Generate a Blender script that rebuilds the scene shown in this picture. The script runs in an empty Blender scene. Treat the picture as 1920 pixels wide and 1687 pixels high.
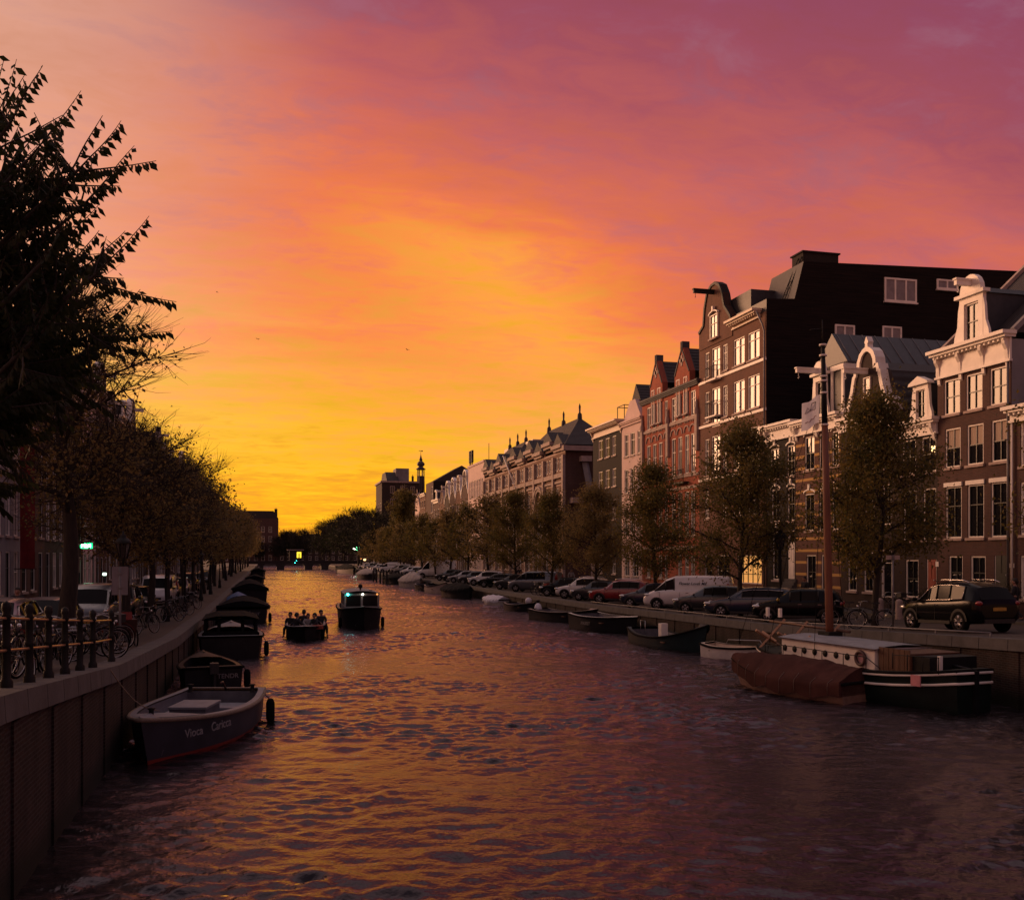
import bpy, bmesh, math, random
from mathutils import Vector, Matrix, noise as mnoise
R = math.radians
rnd = random.Random(7)
scene = bpy.context.scene
COL = scene.collection

# ------------------------------------------------------------------ camera geometry
SA, CA, F, HZ, CAMZ = math.sin(R(14.35)), math.cos(R(14.35)), 1800.0, 1041.0, 4.3
def k_(px): return (px-960.0)/F
def t_at(n, px):
    k = k_(px); return n*(CA-SA*k)/(SA+CA*k)
def depth(n, t): return SA*n+CA*t
def z_at(n, t, py): return CAMZ+(HZ-py)*depth(n, t)/F
def cam_pt(X, Y):            # camera frame ground point -> world
    return (CA*X+SA*Y, -SA*X+CA*Y)
def smooth(a, b, x):
    x = max(0.0, min(1.0, (x-a)/(b-a))); return x*x*(3-2*x)
_ramp = [(-40, 3.2), (5, 2.95), (13, 2.58), (22, 1.93), (36, 1.38), (58, 1.1), (80, 1.06), (2000, 1.06)]
def gz(t):                   # street level along the canal
    for (a, za), (b, zb) in zip(_ramp, _ramp[1:]):
        if t <= b: return za+(zb-za)*max(0, (t-a))/(b-a)
    return _ramp[-1][1]
QL, QR = -3.1, 20.5          # quay edges
FR, FL = 32.0, -13.5         # facades

# ------------------------------------------------------------------ node helpers
def new_mat(name):
    m = bpy.data.materials.new(name); m.use_nodes = True
    nt = m.node_tree; nt.nodes.clear()
    out = nt.nodes.new('ShaderNodeOutputMaterial')
    b = nt.nodes.new('ShaderNodeBsdfPrincipled')
    nt.links.new(b.outputs[0], out.inputs[0])
    return m, nt, b
def node(nt, typ, **kw):
    n = nt.nodes.new(typ)
    for k, v in kw.items():
        if k.startswith('_'): setattr(n, k[1:], v)
        else:
            s = n.inputs[int(k[1:])] if k[0] == 'i' and k[1:].isdigit() else n.inputs[k]
            if isinstance(v, bpy.types.NodeSocket): nt.links.new(v, s)
            else: s.default_value = v
    return n
def math_(nt, op, a, b=None, c=None, clamp=False):
    n = nt.nodes.new('ShaderNodeMath'); n.operation = op; n.use_clamp = clamp
    for i, v in enumerate((a, b, c)):
        if v is None: continue
        if isinstance(v, bpy.types.NodeSocket): nt.links.new(v, n.inputs[i])
        else: n.inputs[i].default_value = v
    return n.outputs[0]
def mixc(nt, fac, a, b, mode='MIX'):
    n = nt.nodes.new('ShaderNodeMix'); n.data_type = 'RGBA'; n.blend_type = mode
    for i, v in ((0, fac), (6, a), (7, b)):
        if isinstance(v, bpy.types.NodeSocket): nt.links.new(v, n.inputs[i])
        elif i == 0: n.inputs[0].default_value = v
        else: n.inputs[i].default_value = (*v[:3], 1)
    return n.outputs[2]
def rampn(nt, fac, stops, interp='LINEAR'):
    n = nt.nodes.new('ShaderNodeValToRGB'); n.color_ramp.interpolation = interp
    el = n.color_ramp.elements
    while len(el) < len(stops): el.new(0.5)
    for e, (p, c) in zip(el, stops):
        e.position = p; e.color = (*c[:3], 1) if not isinstance(c, (int, float)) else (c, c, c, 1)
    nt.links.new(fac, n.inputs[0]); return n.outputs[0]
def lin(c):
    return tuple(((v/255)/12.92 if v/255 < .04045 else ((v/255+.055)/1.055)**2.4) for v in c)

def mat(name, col, rough=.6, metal=0.0, var=.25, vs=3.0, bump=0.0, bs=20.0, spec=.5, coat=0.0, emit=None, es=1.0, stretch=None, objrand=0.0, col2=None):
    m, nt, b = new_mat(name)
    tc = node(nt, 'ShaderNodeTexCoord')
    vec = tc.outputs['Object']
    if stretch:
        mp = node(nt, 'ShaderNodeMapping', Vector=vec); mp.inputs['Scale'].default_value = stretch; vec = mp.outputs[0]
    ns = node(nt, 'ShaderNodeTexNoise', Vector=vec, Scale=vs, Detail=5.0, Roughness=.6)
    c2 = col2 or tuple(x*(1-var) for x in col)
    c1 = tuple(min(1, x*(1+var*.5)) for x in col) if not col2 else col
    f = rampn(nt, ns.outputs[0], [(.32, 0.0), (.68, 1.0)])
    cc = mixc(nt, f, c2, c1)
    if objrand:
        oi = node(nt, 'ShaderNodeObjectInfo')
        hs = node(nt, 'ShaderNodeHueSaturation', Color=cc)
        nt.links.new(math_(nt, 'MULTIPLY_ADD', oi.outputs['Random'], objrand*2, 1-objrand), hs.inputs['Value'])
        cc = hs.outputs[0]
    nt.links.new(cc, b.inputs['Base Color'])
    b.inputs['Roughness'].default_value = rough; b.inputs['Metallic'].default_value = metal
    b.inputs['Specular IOR Level'].default_value = spec
    if coat: b.inputs['Coat Weight'].default_value = coat; b.inputs['Coat Roughness'].default_value = .04
    if emit: b.inputs['Emission Color'].default_value = (*emit, 1); b.inputs['Emission Strength'].default_value = es
    if bump:
        n2 = node(nt, 'ShaderNodeTexNoise', Vector=vec, Scale=bs, Detail=4.0)
        bp = node(nt, 'ShaderNodeBump', Height=n2.outputs[0], Strength=bump, Distance=.02)
        nt.links.new(bp.outputs[0], b.inputs['Normal'])
    return m

def brick_mat(name, col, col2, mortar, plane='xz', rough=.85, scale=1.0, bands=None, streak=0.3):
    m, nt, b = new_mat(name)
    tc = node(nt, 'ShaderNodeTexCoord')
    sp = node(nt, 'ShaderNodeSeparateXYZ', Vector=tc.outputs['Object'])
    ax = sp.outputs[{'x': 0, 'y': 1}[plane[0]]]
    cb = node(nt, 'ShaderNodeCombineXYZ', X=math_(nt, 'ADD', sp.outputs[0], sp.outputs[1]) if plane == 'xz' else ax, Y=sp.outputs[2])
    br = node(nt, 'ShaderNodeTexBrick', Vector=cb.outputs[0], Color1=(*col, 1), Color2=(*col2, 1), Mortar=(*mortar, 1), Scale=1.0*scale)
    br.inputs['Mortar Size'].default_value = .012; br.inputs['Brick Width'].default_value = .22; br.inputs['Row Height'].default_value = .066
    ns = node(nt, 'ShaderNodeTexNoise', Vector=tc.outputs['Object'], Scale=.6, Detail=6.0)
    mp = node(nt, 'ShaderNodeMapping', Vector=tc.outputs['Object']); mp.inputs['Scale'].default_value = (2.5, 2.5, .25)
    n3 = node(nt, 'ShaderNodeTexNoise', Vector=mp.outputs[0], Scale=1.0, Detail=4.0)
    f = math_(nt, 'MULTIPLY', math_(nt, 'ADD', rampn(nt, ns.outputs[0], [(.3, 0.0), (.7, 1.0)]), rampn(nt, n3.outputs[0], [(.35, 0.0), (.7, 1.0)])), .5)
    cc = mixc(nt, f, br.outputs[0], tuple(x*(1-streak) for x in (1, 1, 1)), 'MULTIPLY')
    if bands:
        z = sp.outputs[2]
        for (z0, step, h, bc) in bands:
            ph = math_(nt, 'MODULO', math_(nt, 'SUBTRACT', z, z0-100*step), step)
            cc = mixc(nt, math_(nt, 'LESS_THAN', ph, h), cc, bc)
    nt.links.new(cc, b.inputs['Base Color'])
    b.inputs['Roughness'].default_value = rough; b.inputs['Specular IOR Level'].default_value = .25
    bp = node(nt, 'ShaderNodeBump', Height=br.outputs[1], Strength=.4, Distance=.01); bp.invert = True
    nt.links.new(bp.outputs[0], b.inputs['Normal'])
    return m

# ------------------------------------------------------------------ mesh builder
class MB:
    def __init__(s): s.v = []; s.f = []; s.m = []; s.sm = []
    def add(s, vs, fs, mi=0, smooth=False):
        o = len(s.v); s.v += [tuple(v) for v in vs]
        for f in fs: s.f.append(tuple(i+o for i in f)); s.m.append(mi); s.sm.append(smooth)
        return s
    def box(s, x0, x1, y0, y1, z0, z1, mi=0, M=None):
        vs = [(x, y, z) for z in (z0, z1) for y in (y0, y1) for x in (x0, x1)]
        if M is not None: vs = [tuple(M @ Vector(v)) for v in vs]
        return s.add(vs, [(0, 2, 3, 1), (4, 5, 7, 6), (0, 1, 5, 4), (2, 6, 7, 3), (0, 4, 6, 2), (1, 3, 7, 5)], mi)
    def tube(s, pts, r, seg=8, mi=0, closed=False, caps=True, smooth=True, ry=None):
        pts = [Vector(p) for p in pts]; n = len(pts)
        rs = r if isinstance(r, (list, tuple)) else [r]*n
        rings = []; up = None
        for i, p in enumerate(pts):
            if closed: d = pts[(i+1) % n]-pts[i-1]
            else: d = pts[min(i+1, n-1)]-pts[max(i-1, 0)]
            if d.length < 1e-9: d = Vector((0, 0, 1))
            d.normalize()
            if up is None: up = Vector((0, 0, 1)) if abs(d.z) < .9 else Vector((1, 0, 0))
            a = d.cross(up)
            if a.length < 1e-5: a = d.orthogonal()
            a.normalize(); b = a.cross(d).normalized(); up = b
            rr = rs[i]; ring = []
            for k in range(seg):
                th = 2*math.pi*k/seg
                ring.append(p+a*(math.cos(th)*rr)+b*(math.sin(th)*rr*(ry or 1)))
            rings.append(ring)
        vs = [v for rg in rings for v in rg]; fs = []
        for i in range(n if closed else n-1):
            j = (i+1) % n
            for k in range(seg):
                l = (k+1) % seg; fs.append((i*seg+k, i*seg+l, j*seg+l, j*seg+k))
        if caps and not closed:
            fs.append(tuple(range(seg-1, -1, -1))); fs.append(tuple(range((n-1)*seg, n*seg)))
        return s.add(vs, fs, mi, smooth)
    def lathe(s, prof, seg=16, mi=0, c=(0, 0, 0), axis='z', smooth=True, closed=False):
        vs = []; fs = []
        for (r, z) in prof:
            for k in range(seg):
                th = 2*math.pi*k/seg; x, y = r*math.cos(th), r*math.sin(th)
                p = {'z': (x, y, z), 'y': (x, z, y), 'x': (z, x, y)}[axis]
                vs.append((c[0]+p[0], c[1]+p[1], c[2]+p[2]))
        for i in range(len(prof)-1):
            for k in range(seg):
                l = (k+1) % seg; fs.append((i*seg+k, i*seg+l, (i+1)*seg+l, (i+1)*seg+k))
        return s.add(vs, fs, mi, smooth)
    def sphere(s, c, r, seg=12, rings=8, mi=0, sc=(1, 1, 1)):
        prof = [(max(1e-4, r*math.sin(math.pi*i/rings)), -r*math.cos(math.pi*i/rings)) for i in range(rings+1)]
        o = len(s.v); s.lathe(prof, seg, mi, (0, 0, 0))
        for i in range(o, len(s.v)):
            v = s.v[i]; s.v[i] = (c[0]+v[0]*sc[0], c[1]+v[1]*sc[1], c[2]+v[2]*sc[2])
        return s
    def prism(s, poly, y0, y1, mi=0, mi_side=None):   # poly in (x,z), extruded along y
        n = len(poly)
        vs = [(x, y0, z) for x, z in poly]+[(x, y1, z) for x, z in poly]
        s.add(vs, [tuple(range(n)), tuple(range(2*n-1, n-1, -1))], mi)
        s.add(vs, [(i, i+n, (i+1) % n+n, (i+1) % n) for i in range(n)], mi if mi_side is None else mi_side)
        return s
    def strip(s, poly, y0, y1, th, mi=0):              # band following a polyline in (x,z), thickness th outwards (left normal)
        n = len(poly); off = []
        for i, (x, z) in enumerate(poly):
            a = poly[max(i-1, 0)]; b = poly[min(i+1, n-1)]
            dx, dz = b[0]-a[0], b[1]-a[1]; L = math.hypot(dx, dz) or 1
            off.append((x-dz/L*th, z+dx/L*th))
        for i in range(n-1):
            q = [poly[i], poly[i+1], off[i+1], off[i]]
            vs = [(x, y, z) for y in (y0, y1) for x, z in q]
            s.add(vs, [(0, 1, 2, 3), (7, 6, 5, 4), (3, 2, 6, 7), (1, 0, 4, 5), (0, 3, 7, 4), (2, 1, 5, 6)], mi)
        return s
    def grid(s, rows, mi=0, smooth=True, close=False, flip=False):
        n = len(rows[0]); vs = [v for r in rows for v in r]; fs = []
        for i in range(len(rows)-1):
            for k in range(n if close else n-1):
                l = (k+1) % n; f = (i*n+k, i*n+l, (i+1)*n+l, (i+1)*n+k)
                fs.append(f[::-1] if flip else f)
        return s.add(vs, fs, mi, smooth)
    def mesh(s, name, mats):
        me = bpy.data.meshes.new(name); me.from_pydata(s.v, [], s.f)
        for m in (mats if isinstance(mats, (list, tuple)) else [mats]): me.materials.append(m)
        me.polygons.foreach_set('material_index', s.m); me.polygons.foreach_set('use_smooth', s.sm)
        me.update(); return me
    def build(s, name, mats, parent=None, fix=True):
        me = s.mesh(name, mats)
        if fix and len(s.f) < 30000:
            bm = bmesh.new(); bm.from_mesh(me); bmesh.ops.recalc_face_normals(bm, faces=bm.faces); bm.to_mesh(me); bm.free()
        o = bpy.data.objects.new(name, me); COL.objects.link(o)
        if parent is not None: o.parent = parent
        return o
def tag(o, label=None, cat=None, group=None, kind=None):
    if label: o['label'] = label
    if cat: o['category'] = cat
    if group: o['group'] = group
    if kind: o['kind'] = kind
    return o
def empty(name, loc, rz, label, cat, group=None):
    o = bpy.data.objects.new(name, None); COL.objects.link(o); o.empty_display_size = .3
    o.location = loc; o.rotation_euler = (0, 0, rz)
    return tag(o, label, cat, group)
def kids(o): return [c for c in list(bpy.data.objects) if c.parent == o]
_tree = {}
def snapshot(o): _tree[o.name] = [(c, kids(c)) for c in kids(o)]
def dup(o, loc, rz, label, group=None, sc=None, swap=None, cat=None):
    if o.name not in _tree: snapshot(o)
    r = o.copy(); COL.objects.link(r); r.location = loc; r.rotation_euler = (0, 0, rz)
    if sc is not None: r.scale = (sc, sc, sc) if isinstance(sc, (int, float)) else sc
    tag(r, label, cat, group)
    def sw(c):
        if swap:
            for i, sl in enumerate(c.material_slots):
                nm = sl.material.name if sl.material else None
                if nm in swap: sl.link = 'OBJECT'; sl.material = swap[nm]
    if r.type == 'MESH': sw(r)
    for c, gs in _tree[o.name]:
        d = c.copy(); COL.objects.link(d); d.parent = r; sw(d)
        for g in gs:
            h = g.copy(); COL.objects.link(h); h.parent = d; sw(h)
    return r

# ------------------------------------------------------------------ camera + world
cam = bpy.data.cameras.new('camera'); co = bpy.data.objects.new('camera', cam); COL.objects.link(co)
co.location = (0, 0, CAMZ); co.rotation_euler = (R(90), 0, R(-14.35))
cam.sensor_fit = 'HORIZONTAL'; cam.sensor_width = 36; cam.lens = 36*F/1920
cam.shift_y = 197.5/1920; cam.clip_start = .1; cam.clip_end = 5000
scene.camera = co
scene.render.resolution_x, scene.render.resolution_y = 1024, 899
scene.view_settings.view_transform = 'Standard'; scene.view_settings.look = 'None'
scene.view_settings.exposure = 0; scene.view_settings.gamma = 1
scene.cycles.use_denoising = True
scene.cycles.max_bounces = 6; scene.cycles.transparent_max_bounces = 6
scene.cycles.sample_clamp_indirect = 4.0

SUN_AZ, SUN_EL = -38.0, 10.0     # degrees from the canal axis (negative = left), elevation
w = bpy.data.worlds.new('World'); scene.world = w; w.use_nodes = True
nt = w.node_tree; nt.nodes.clear()
wo = node(nt, 'ShaderNodeOutputWorld')
tc = node(nt, 'ShaderNodeTexCoord')
sp = node(nt, 'ShaderNodeSeparateXYZ', Vector=tc.outputs['Generated'])
dx, dy, dz = sp.outputs
az = math_(nt, 'ABSOLUTE', dz)
elev = math_(nt, 'DEGREES', math_(nt, 'ARCSINE', az)) if False else math_(nt, 'MULTIPLY', math_(nt, 'ARCSINE', dz), 57.2958)
hl = math_(nt, 'SQRT', math_(nt, 'ADD', math_(nt, 'MULTIPLY', dx, dx), math_(nt, 'ADD', math_(nt, 'MULTIPLY', dy, dy), 1e-5)))
ga = R(-20.0)   # glow azimuth from the canal axis
c = math_(nt, 'DIVIDE', math_(nt, 'ADD', math_(nt, 'MULTIPLY', dx, math.sin(ga)), math_(nt, 'MULTIPLY', dy, math.cos(ga))), hl)
tt = math_(nt, 'MULTIPLY_ADD', c, -.5, .5)
# clouds on a layer high above the ground
zz = math_(nt, 'ADD', math_(nt, 'MAXIMUM', dz, 0.0), .10)
cp = node(nt, 'ShaderNodeCombineXYZ', X=math_(nt, 'DIVIDE', dx, zz), Y=math_(nt, 'DIVIDE', dy, zz), Z=0.0)
mp1 = node(nt, 'ShaderNodeMapping', Vector=cp.outputs[0]); mp1.inputs['Rotation'].default_value = (0, 0, R(38)); mp1.inputs['Scale'].default_value = (.55, 1.25, 1)
n1 = node(nt, 'ShaderNodeTexNoise', Vector=mp1.outputs[0], Scale=.9, Detail=9.0, Roughness=.56, Distortion=.9)
mp2 = node(nt, 'ShaderNodeMapping', Vector=cp.outputs[0]); mp2.inputs['Rotation'].default_value = (0, 0, R(55)); mp2.inputs['Scale'].default_value = (1, 1.6, 1); mp2.inputs['Location'].default_value = (3.1, 1.7, 0)
n2 = node(nt, 'ShaderNodeTexNoise', Vector=mp2.outputs[0], Scale=2.6, Detail=10.0, Roughness=.62, Distortion=.5)
s = math_(nt, 'ADD', elev, math_(nt, 'MULTIPLY', math_(nt, 'SUBTRACT', tt, .015), 37.0))
s = math_(nt, 'ADD', s, math_(nt, 'MULTIPLY', math_(nt, 'SUBTRACT', n1.outputs[0], .5), 12.0))
s = math_(nt, 'ADD', s, math_(nt, 'MULTIPLY', math_(nt, 'SUBTRACT', n2.outputs[0], .5), 13.0))
mp3 = node(nt, 'ShaderNodeMapping', Vector=cp.outputs[0]); mp3.inputs['Rotation'].default_value = (0, 0, R(20)); mp3.inputs['Scale'].default_value = (1, 1.5, 1)
n3 = node(nt, 'ShaderNodeTexNoise', Vector=mp3.outputs[0], Scale=7.5, Detail=8.0, Roughness=.62, Distortion=.8)
s = math_(nt, 'ADD', s, math_(nt, 'MULTIPLY', math_(nt, 'SUBTRACT', n3.outputs[0], .5), 10.0))
lf = math_(nt, 'ADD', math_(nt, 'MULTIPLY', dx, CA), math_(nt, 'MULTIPLY', dy, -SA))
ff = math_(nt, 'ADD', math_(nt, 'MULTIPLY', dx, SA), math_(nt, 'MULTIPLY', dy, CA))
azi = math_(nt, 'MULTIPLY', math_(nt, 'ARCTAN2', lf, ff), 57.2958)
# brighter orange cloud streak slanting down to the right
dl = math_(nt, 'SUBTRACT', elev, math_(nt, 'MULTIPLY_ADD', azi, -.44, 15.2))
dl = math_(nt, 'ADD', dl, math_(nt, 'MULTIPLY', math_(nt, 'SUBTRACT', n1.outputs[0], .5), 14.0))
dl = math_(nt, 'EXPONENT', math_(nt, 'MULTIPLY', math_(nt, 'MULTIPLY', dl, dl), -.075))
az2 = math_(nt, 'ADD', azi, 2.0); wn_ = math_(nt, 'EXPONENT', math_(nt, 'MULTIPLY', math_(nt, 'MULTIPLY', az2, az2), -.008))
s = math_(nt, 'SUBTRACT', s, math_(nt, 'MULTIPLY', math_(nt, 'MULTIPLY', dl, wn_), 6.4))
sn = math_(nt, 'DIVIDE', s, 60.0, clamp=True)
ST = [(0, (250, 158, 35)), (3, (255, 172, 8)), (6.5, (255, 186, 8)), (9, (254, 172, 40)), (12, (252, 157, 58)), (15, (248, 138, 60)),
      (18, (238, 120, 70)), (22, (214, 106, 84)), (26, (192, 94, 91)), (31, (160, 76, 90)), (38, (140, 68, 95)), (44, (120, 68, 98)), (60, (96, 70, 98))]
colr = rampn(nt, sn, [(a/60, lin(cc)) for a, cc in ST])
# pale peach air towards the left
lm = node(nt, 'ShaderNodeMapRange', Value=math_(nt, 'ADD', azi, math_(nt, 'MULTIPLY', math_(nt, 'SUBTRACT', n1.outputs[0], .5), 10.0))); lm.interpolation_type = 'SMOOTHSTEP'
lm.inputs[1].default_value = -9; lm.inputs[2].default_value = -30; lm.inputs[3].default_value = 0; lm.inputs[4].default_value = .6
em = node(nt, 'ShaderNodeMapRange', Value=elev); em.inputs[1].default_value = 4; em.inputs[2].default_value = 16
colr = mixc(nt, math_(nt, 'MULTIPLY', lm.outputs[0], em.outputs[0]), colr, lin((236, 184, 152)))
um = node(nt, 'ShaderNodeMapRange', Value=elev); um.interpolation_type = 'SMOOTHSTEP'; um.inputs[1].default_value = 31; um.inputs[2].default_value = 42
fw = node(nt, 'ShaderNodeMapRange', Value=math_(nt, 'DIVIDE', ff, hl)); fw.interpolation_type = 'SMOOTHSTEP'; fw.inputs[1].default_value = .15; fw.inputs[2].default_value = .8
tp = node(nt, 'ShaderNodeMapRange', Value=elev); tp.interpolation_type = 'SMOOTHSTEP'; tp.inputs[1].default_value = 72; tp.inputs[2].default_value = 52
colr = mixc(nt, um.outputs[0], colr, mixc(nt, math_(nt, 'MULTIPLY', fw.outputs[0], tp.outputs[0]), lin((140, 124, 134)), lin((224, 194, 188))))  # pale sky band added above the view to lighten reflections in the water
gpm = node(nt, 'ShaderNodeMapRange', Value=math_(nt, 'ADD', n2.outputs[0], math_(nt, 'MULTIPLY', n3.outputs[0], .35))); gpm.interpolation_type = 'SMOOTHSTEP'; gpm.inputs[1].default_value = .66; gpm.inputs[2].default_value = .86; gpm.inputs[4].default_value = .32
eg = node(nt, 'ShaderNodeMapRange', Value=elev); eg.inputs[1].default_value = 10; eg.inputs[2].default_value = 24
colr = mixc(nt, math_(nt, 'MULTIPLY', gpm.outputs[0], eg.outputs[0]), colr, lin((152, 104, 114)))
rg_ = node(nt, 'ShaderNodeMapRange', Value=azi); rg_.interpolation_type = 'SMOOTHSTEP'; rg_.inputs[1].default_value = -8; rg_.inputs[2].default_value = 16; rg_.inputs[4].default_value = .6
re_ = node(nt, 'ShaderNodeMapRange', Value=elev); re_.inputs[1].default_value = 13; re_.inputs[2].default_value = 6
colr = mixc(nt, math_(nt, 'MULTIPLY', rg_.outputs[0], re_.outputs[0]), colr, lin((247, 170, 112)))
# brightness mottling
br = math_(nt, 'ADD', math_(nt, 'MULTIPLY_ADD', n2.outputs[0], .62, .52), math_(nt, 'MULTIPLY', n3.outputs[0], .36))
colr2 = node(nt, 'ShaderNodeVectorMath', _operation='SCALE'); nt.links.new(colr, colr2.inputs[0]); nt.links.new(br, colr2.inputs[3])
bg = node(nt, 'ShaderNodeBackground', Color=colr2.outputs[0], Strength=1.0)
sky = node(nt, 'ShaderNodeTexSky', _sky_type='NISHITA', _sun_disc=False)
sky.sun_elevation = R(SUN_EL); sky.sun_rotation = R(SUN_AZ)
bg2 = node(nt, 'ShaderNodeBackground', Color=sky.outputs[0], Strength=.004)
ad = node(nt, 'ShaderNodeAddShader'); nt.links.new(bg.outputs[0], ad.inputs[0]); nt.links.new(bg2.outputs[0], ad.inputs[1])
nt.links.new(ad.outputs[0], wo.inputs[0])
scene.world.cycles.sampling_method = 'AUTOMATIC'

sl = bpy.data.lights.new('sun', 'SUN'); so = bpy.data.objects.new('sun', sl); COL.objects.link(so)
sl.energy = 3.5; sl.angle = R(28); sl.color = (1.0, .50, .27)
sd = Vector((math.sin(R(SUN_AZ))*math.cos(R(SUN_EL)), math.cos(R(SUN_AZ))*math.cos(R(SUN_EL)), math.sin(R(SUN_EL))))
so.rotation_euler = sd.to_track_quat('Z', 'Y').to_euler()

# ------------------------------------------------------------------ materials
BRICK_TAN = brick_mat('brick_brown', (.20, .078, .046), (.13, .052, .033), (.17, .12, .10))
BRICK_DK = brick_mat('brick_dark', (.055, .033, .026), (.038, .023, .019), (.06, .05, .045))
BRICK_BLK = brick_mat('brick_black', (.022, .017, .015), (.014, .011, .010), (.03, .027, .025))
BRICK_RED = brick_mat('brick_red', (.46, .085, .035), (.34, .06, .028), (.28, .14, .1))
BRICK_PUR = brick_mat('brick_purple', (.115, .05, .04), (.08, .038, .03), (.11, .08, .07))
BRICK_BAND = brick_mat('brick_banded', (.15, .06, .04), (.11, .045, .03), (.13, .09, .08), bands=[(.35, .72, .16, (.50, .30, .10))])
BRICK_SCH = brick_mat('brick_school', (.24, .115, .075), (.18, .085, .055), (.22, .17, .14), bands=[(.2, .9, .12, (.55, .42, .36))])
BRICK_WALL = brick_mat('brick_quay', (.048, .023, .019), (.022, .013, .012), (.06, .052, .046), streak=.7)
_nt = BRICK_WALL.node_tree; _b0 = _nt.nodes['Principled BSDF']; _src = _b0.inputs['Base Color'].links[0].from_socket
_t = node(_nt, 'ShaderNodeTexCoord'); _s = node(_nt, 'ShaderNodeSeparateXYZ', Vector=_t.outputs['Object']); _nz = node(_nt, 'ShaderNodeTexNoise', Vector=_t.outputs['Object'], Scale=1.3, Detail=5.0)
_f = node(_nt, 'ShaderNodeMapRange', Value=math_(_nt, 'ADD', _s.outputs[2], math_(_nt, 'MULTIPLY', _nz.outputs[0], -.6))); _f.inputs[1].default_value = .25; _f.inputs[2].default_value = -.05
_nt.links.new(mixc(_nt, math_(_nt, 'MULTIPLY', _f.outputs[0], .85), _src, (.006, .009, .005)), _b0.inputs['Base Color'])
WHITE = mat('paint_white', (.76, .71, .64), .5, var=.15, vs=1.5, bump=.1)
CREAM = mat('paint_cream', (.62, .50, .38), .55, var=.15, vs=1.5)
STUCCO = mat('stucco_pale', (.62, .46, .42), .8, var=.12, vs=.8, bump=.2)
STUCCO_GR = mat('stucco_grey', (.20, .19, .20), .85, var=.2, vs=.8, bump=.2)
STONE = mat('stone_blue', (.075, .072, .074), .8, var=.3, vs=2.0, bump=.3)
STONE_LT = mat('stone_light', (.38, .29, .25), .8, var=.25, vs=2.0, bump=.3)
TILE_M, nt_, b_ = new_mat('roof_tile')
_tc = node(nt_, 'ShaderNodeTexCoord'); _w = node(nt_, 'ShaderNodeTexWave', Vector=_tc.outputs['Object'], Scale=1.6); _w.bands_direction = 'X'
_w.inputs['Distortion'].default_value = .3
_n = node(nt_, 'ShaderNodeTexNoise', Vector=_tc.outputs['Object'], Scale=2.0, Detail=5.0)
nt_.links.new(mixc(nt_, _n.outputs[0], (.018, .016, .018), (.045, .036, .034)), b_.inputs['Base Color']); b_.inputs['Roughness'].default_value = .75
_b = node(nt_, 'ShaderNodeBump', Height=_w.outputs[0], Strength=.8, Distance=.05); nt_.links.new(_b.outputs[0], b_.inputs['Normal'])
ZINC = mat('zinc', (.05, .052, .058), .5, metal=.2, var=.2)
ZINC_DK = mat('zinc_dark', (.032, .034, .04), .55, var=.3)
WOOD_BLK = mat('cladding_black', (.018, .013, .012), .85, var=.8, vs=1.6, stretch=(.25, .25, 7.0), bump=.8, bs=3, spec=.1, col2=(.006, .0055, .0055))
FRAME_DK = mat('paint_dark_green', (.018, .022, .02), .4, var=.2)
def glass_mat(name, tint, gloss=.5, rough=.02):
    m, nt, b = new_mat(name)
    tc = node(nt, 'ShaderNodeTexCoord')
    ns = node(nt, 'ShaderNodeTexNoise', Vector=tc.outputs['Object'], Scale=.7, Detail=2.0)
    b.inputs['Base Color'].default_value = (*tint, 1); b.inputs['Roughness'].default_value = rough
    b.inputs['IOR'].default_value = 1.5; b.inputs['Specular IOR Level'].default_value = gloss
    bp = node(nt, 'ShaderNodeBump', Height=ns.outputs[0], Strength=.15, Distance=.02); nt.links.new(bp.outputs[0], b.inputs['Normal'])
    return m
GLASS = glass_mat('window_glass', (.012, .012, .014), .4)
GLASS_HI = glass_mat('window_glass_bright', (.05, .042, .035), .33);  # lighter warm base: sky reflection on upper panes put into the colour
GLASS_HI.node_tree.nodes['Principled BSDF'].inputs['IOR'].default_value = 1.5
BLIND = mat('curtain_cream', (.42, .33, .25), .9, var=.25, vs=3, stretch=(8, 1, .3))
CAR_GLASS = glass_mat('car_glass', (.012, .012, .013), .06, .12)
def lamp_mat(name, col, s):
    m, nt, b = new_mat(name); b.inputs['Base Color'].default_value = (*col, 1)
    b.inputs['Emission Color'].default_value = (*col, 1); b.inputs['Emission Strength'].default_value = s; return m
GLOW_WARM = lamp_mat('glow_warm', (1, .62, .25), 3.0)
GLOW_ROOM = lamp_mat('glow_room', (1, .52, .14), .45)
GLOW_ORANGE = lamp_mat('glow_orange', (1, .38, .1), 1.2)
GLOW_WHITE = lamp_mat('glow_white', (1, .93, .75), 8.0)
GLOW_GREEN = lamp_mat('glow_green', (.15, 1, .4), 6.0)
GLOW_CYAN = lamp_mat('glow_cyan', (.05, .9, .8), 14.0)
GLOW_YELLOW = lamp_mat('glow_yellow', (1, .75, .05), 1.5)
BLACK_IRON = mat('iron_black', (.009, .009, .009), .6, var=.3, spec=.25)
STEEL = mat('steel', (.35, .35, .36), .3, metal=.9, var=.2)
GALV = mat('galvanised', (.16, .155, .16), .5, metal=.3, var=.25)
RUBBER = mat('rubber', (.007, .007, .007), .9, var=.3, spec=.1)
BARK = mat('bark', (.024, .018, .014), .9, var=.5, vs=6, stretch=(3, 3, .5), bump=.8, bs=8)
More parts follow.
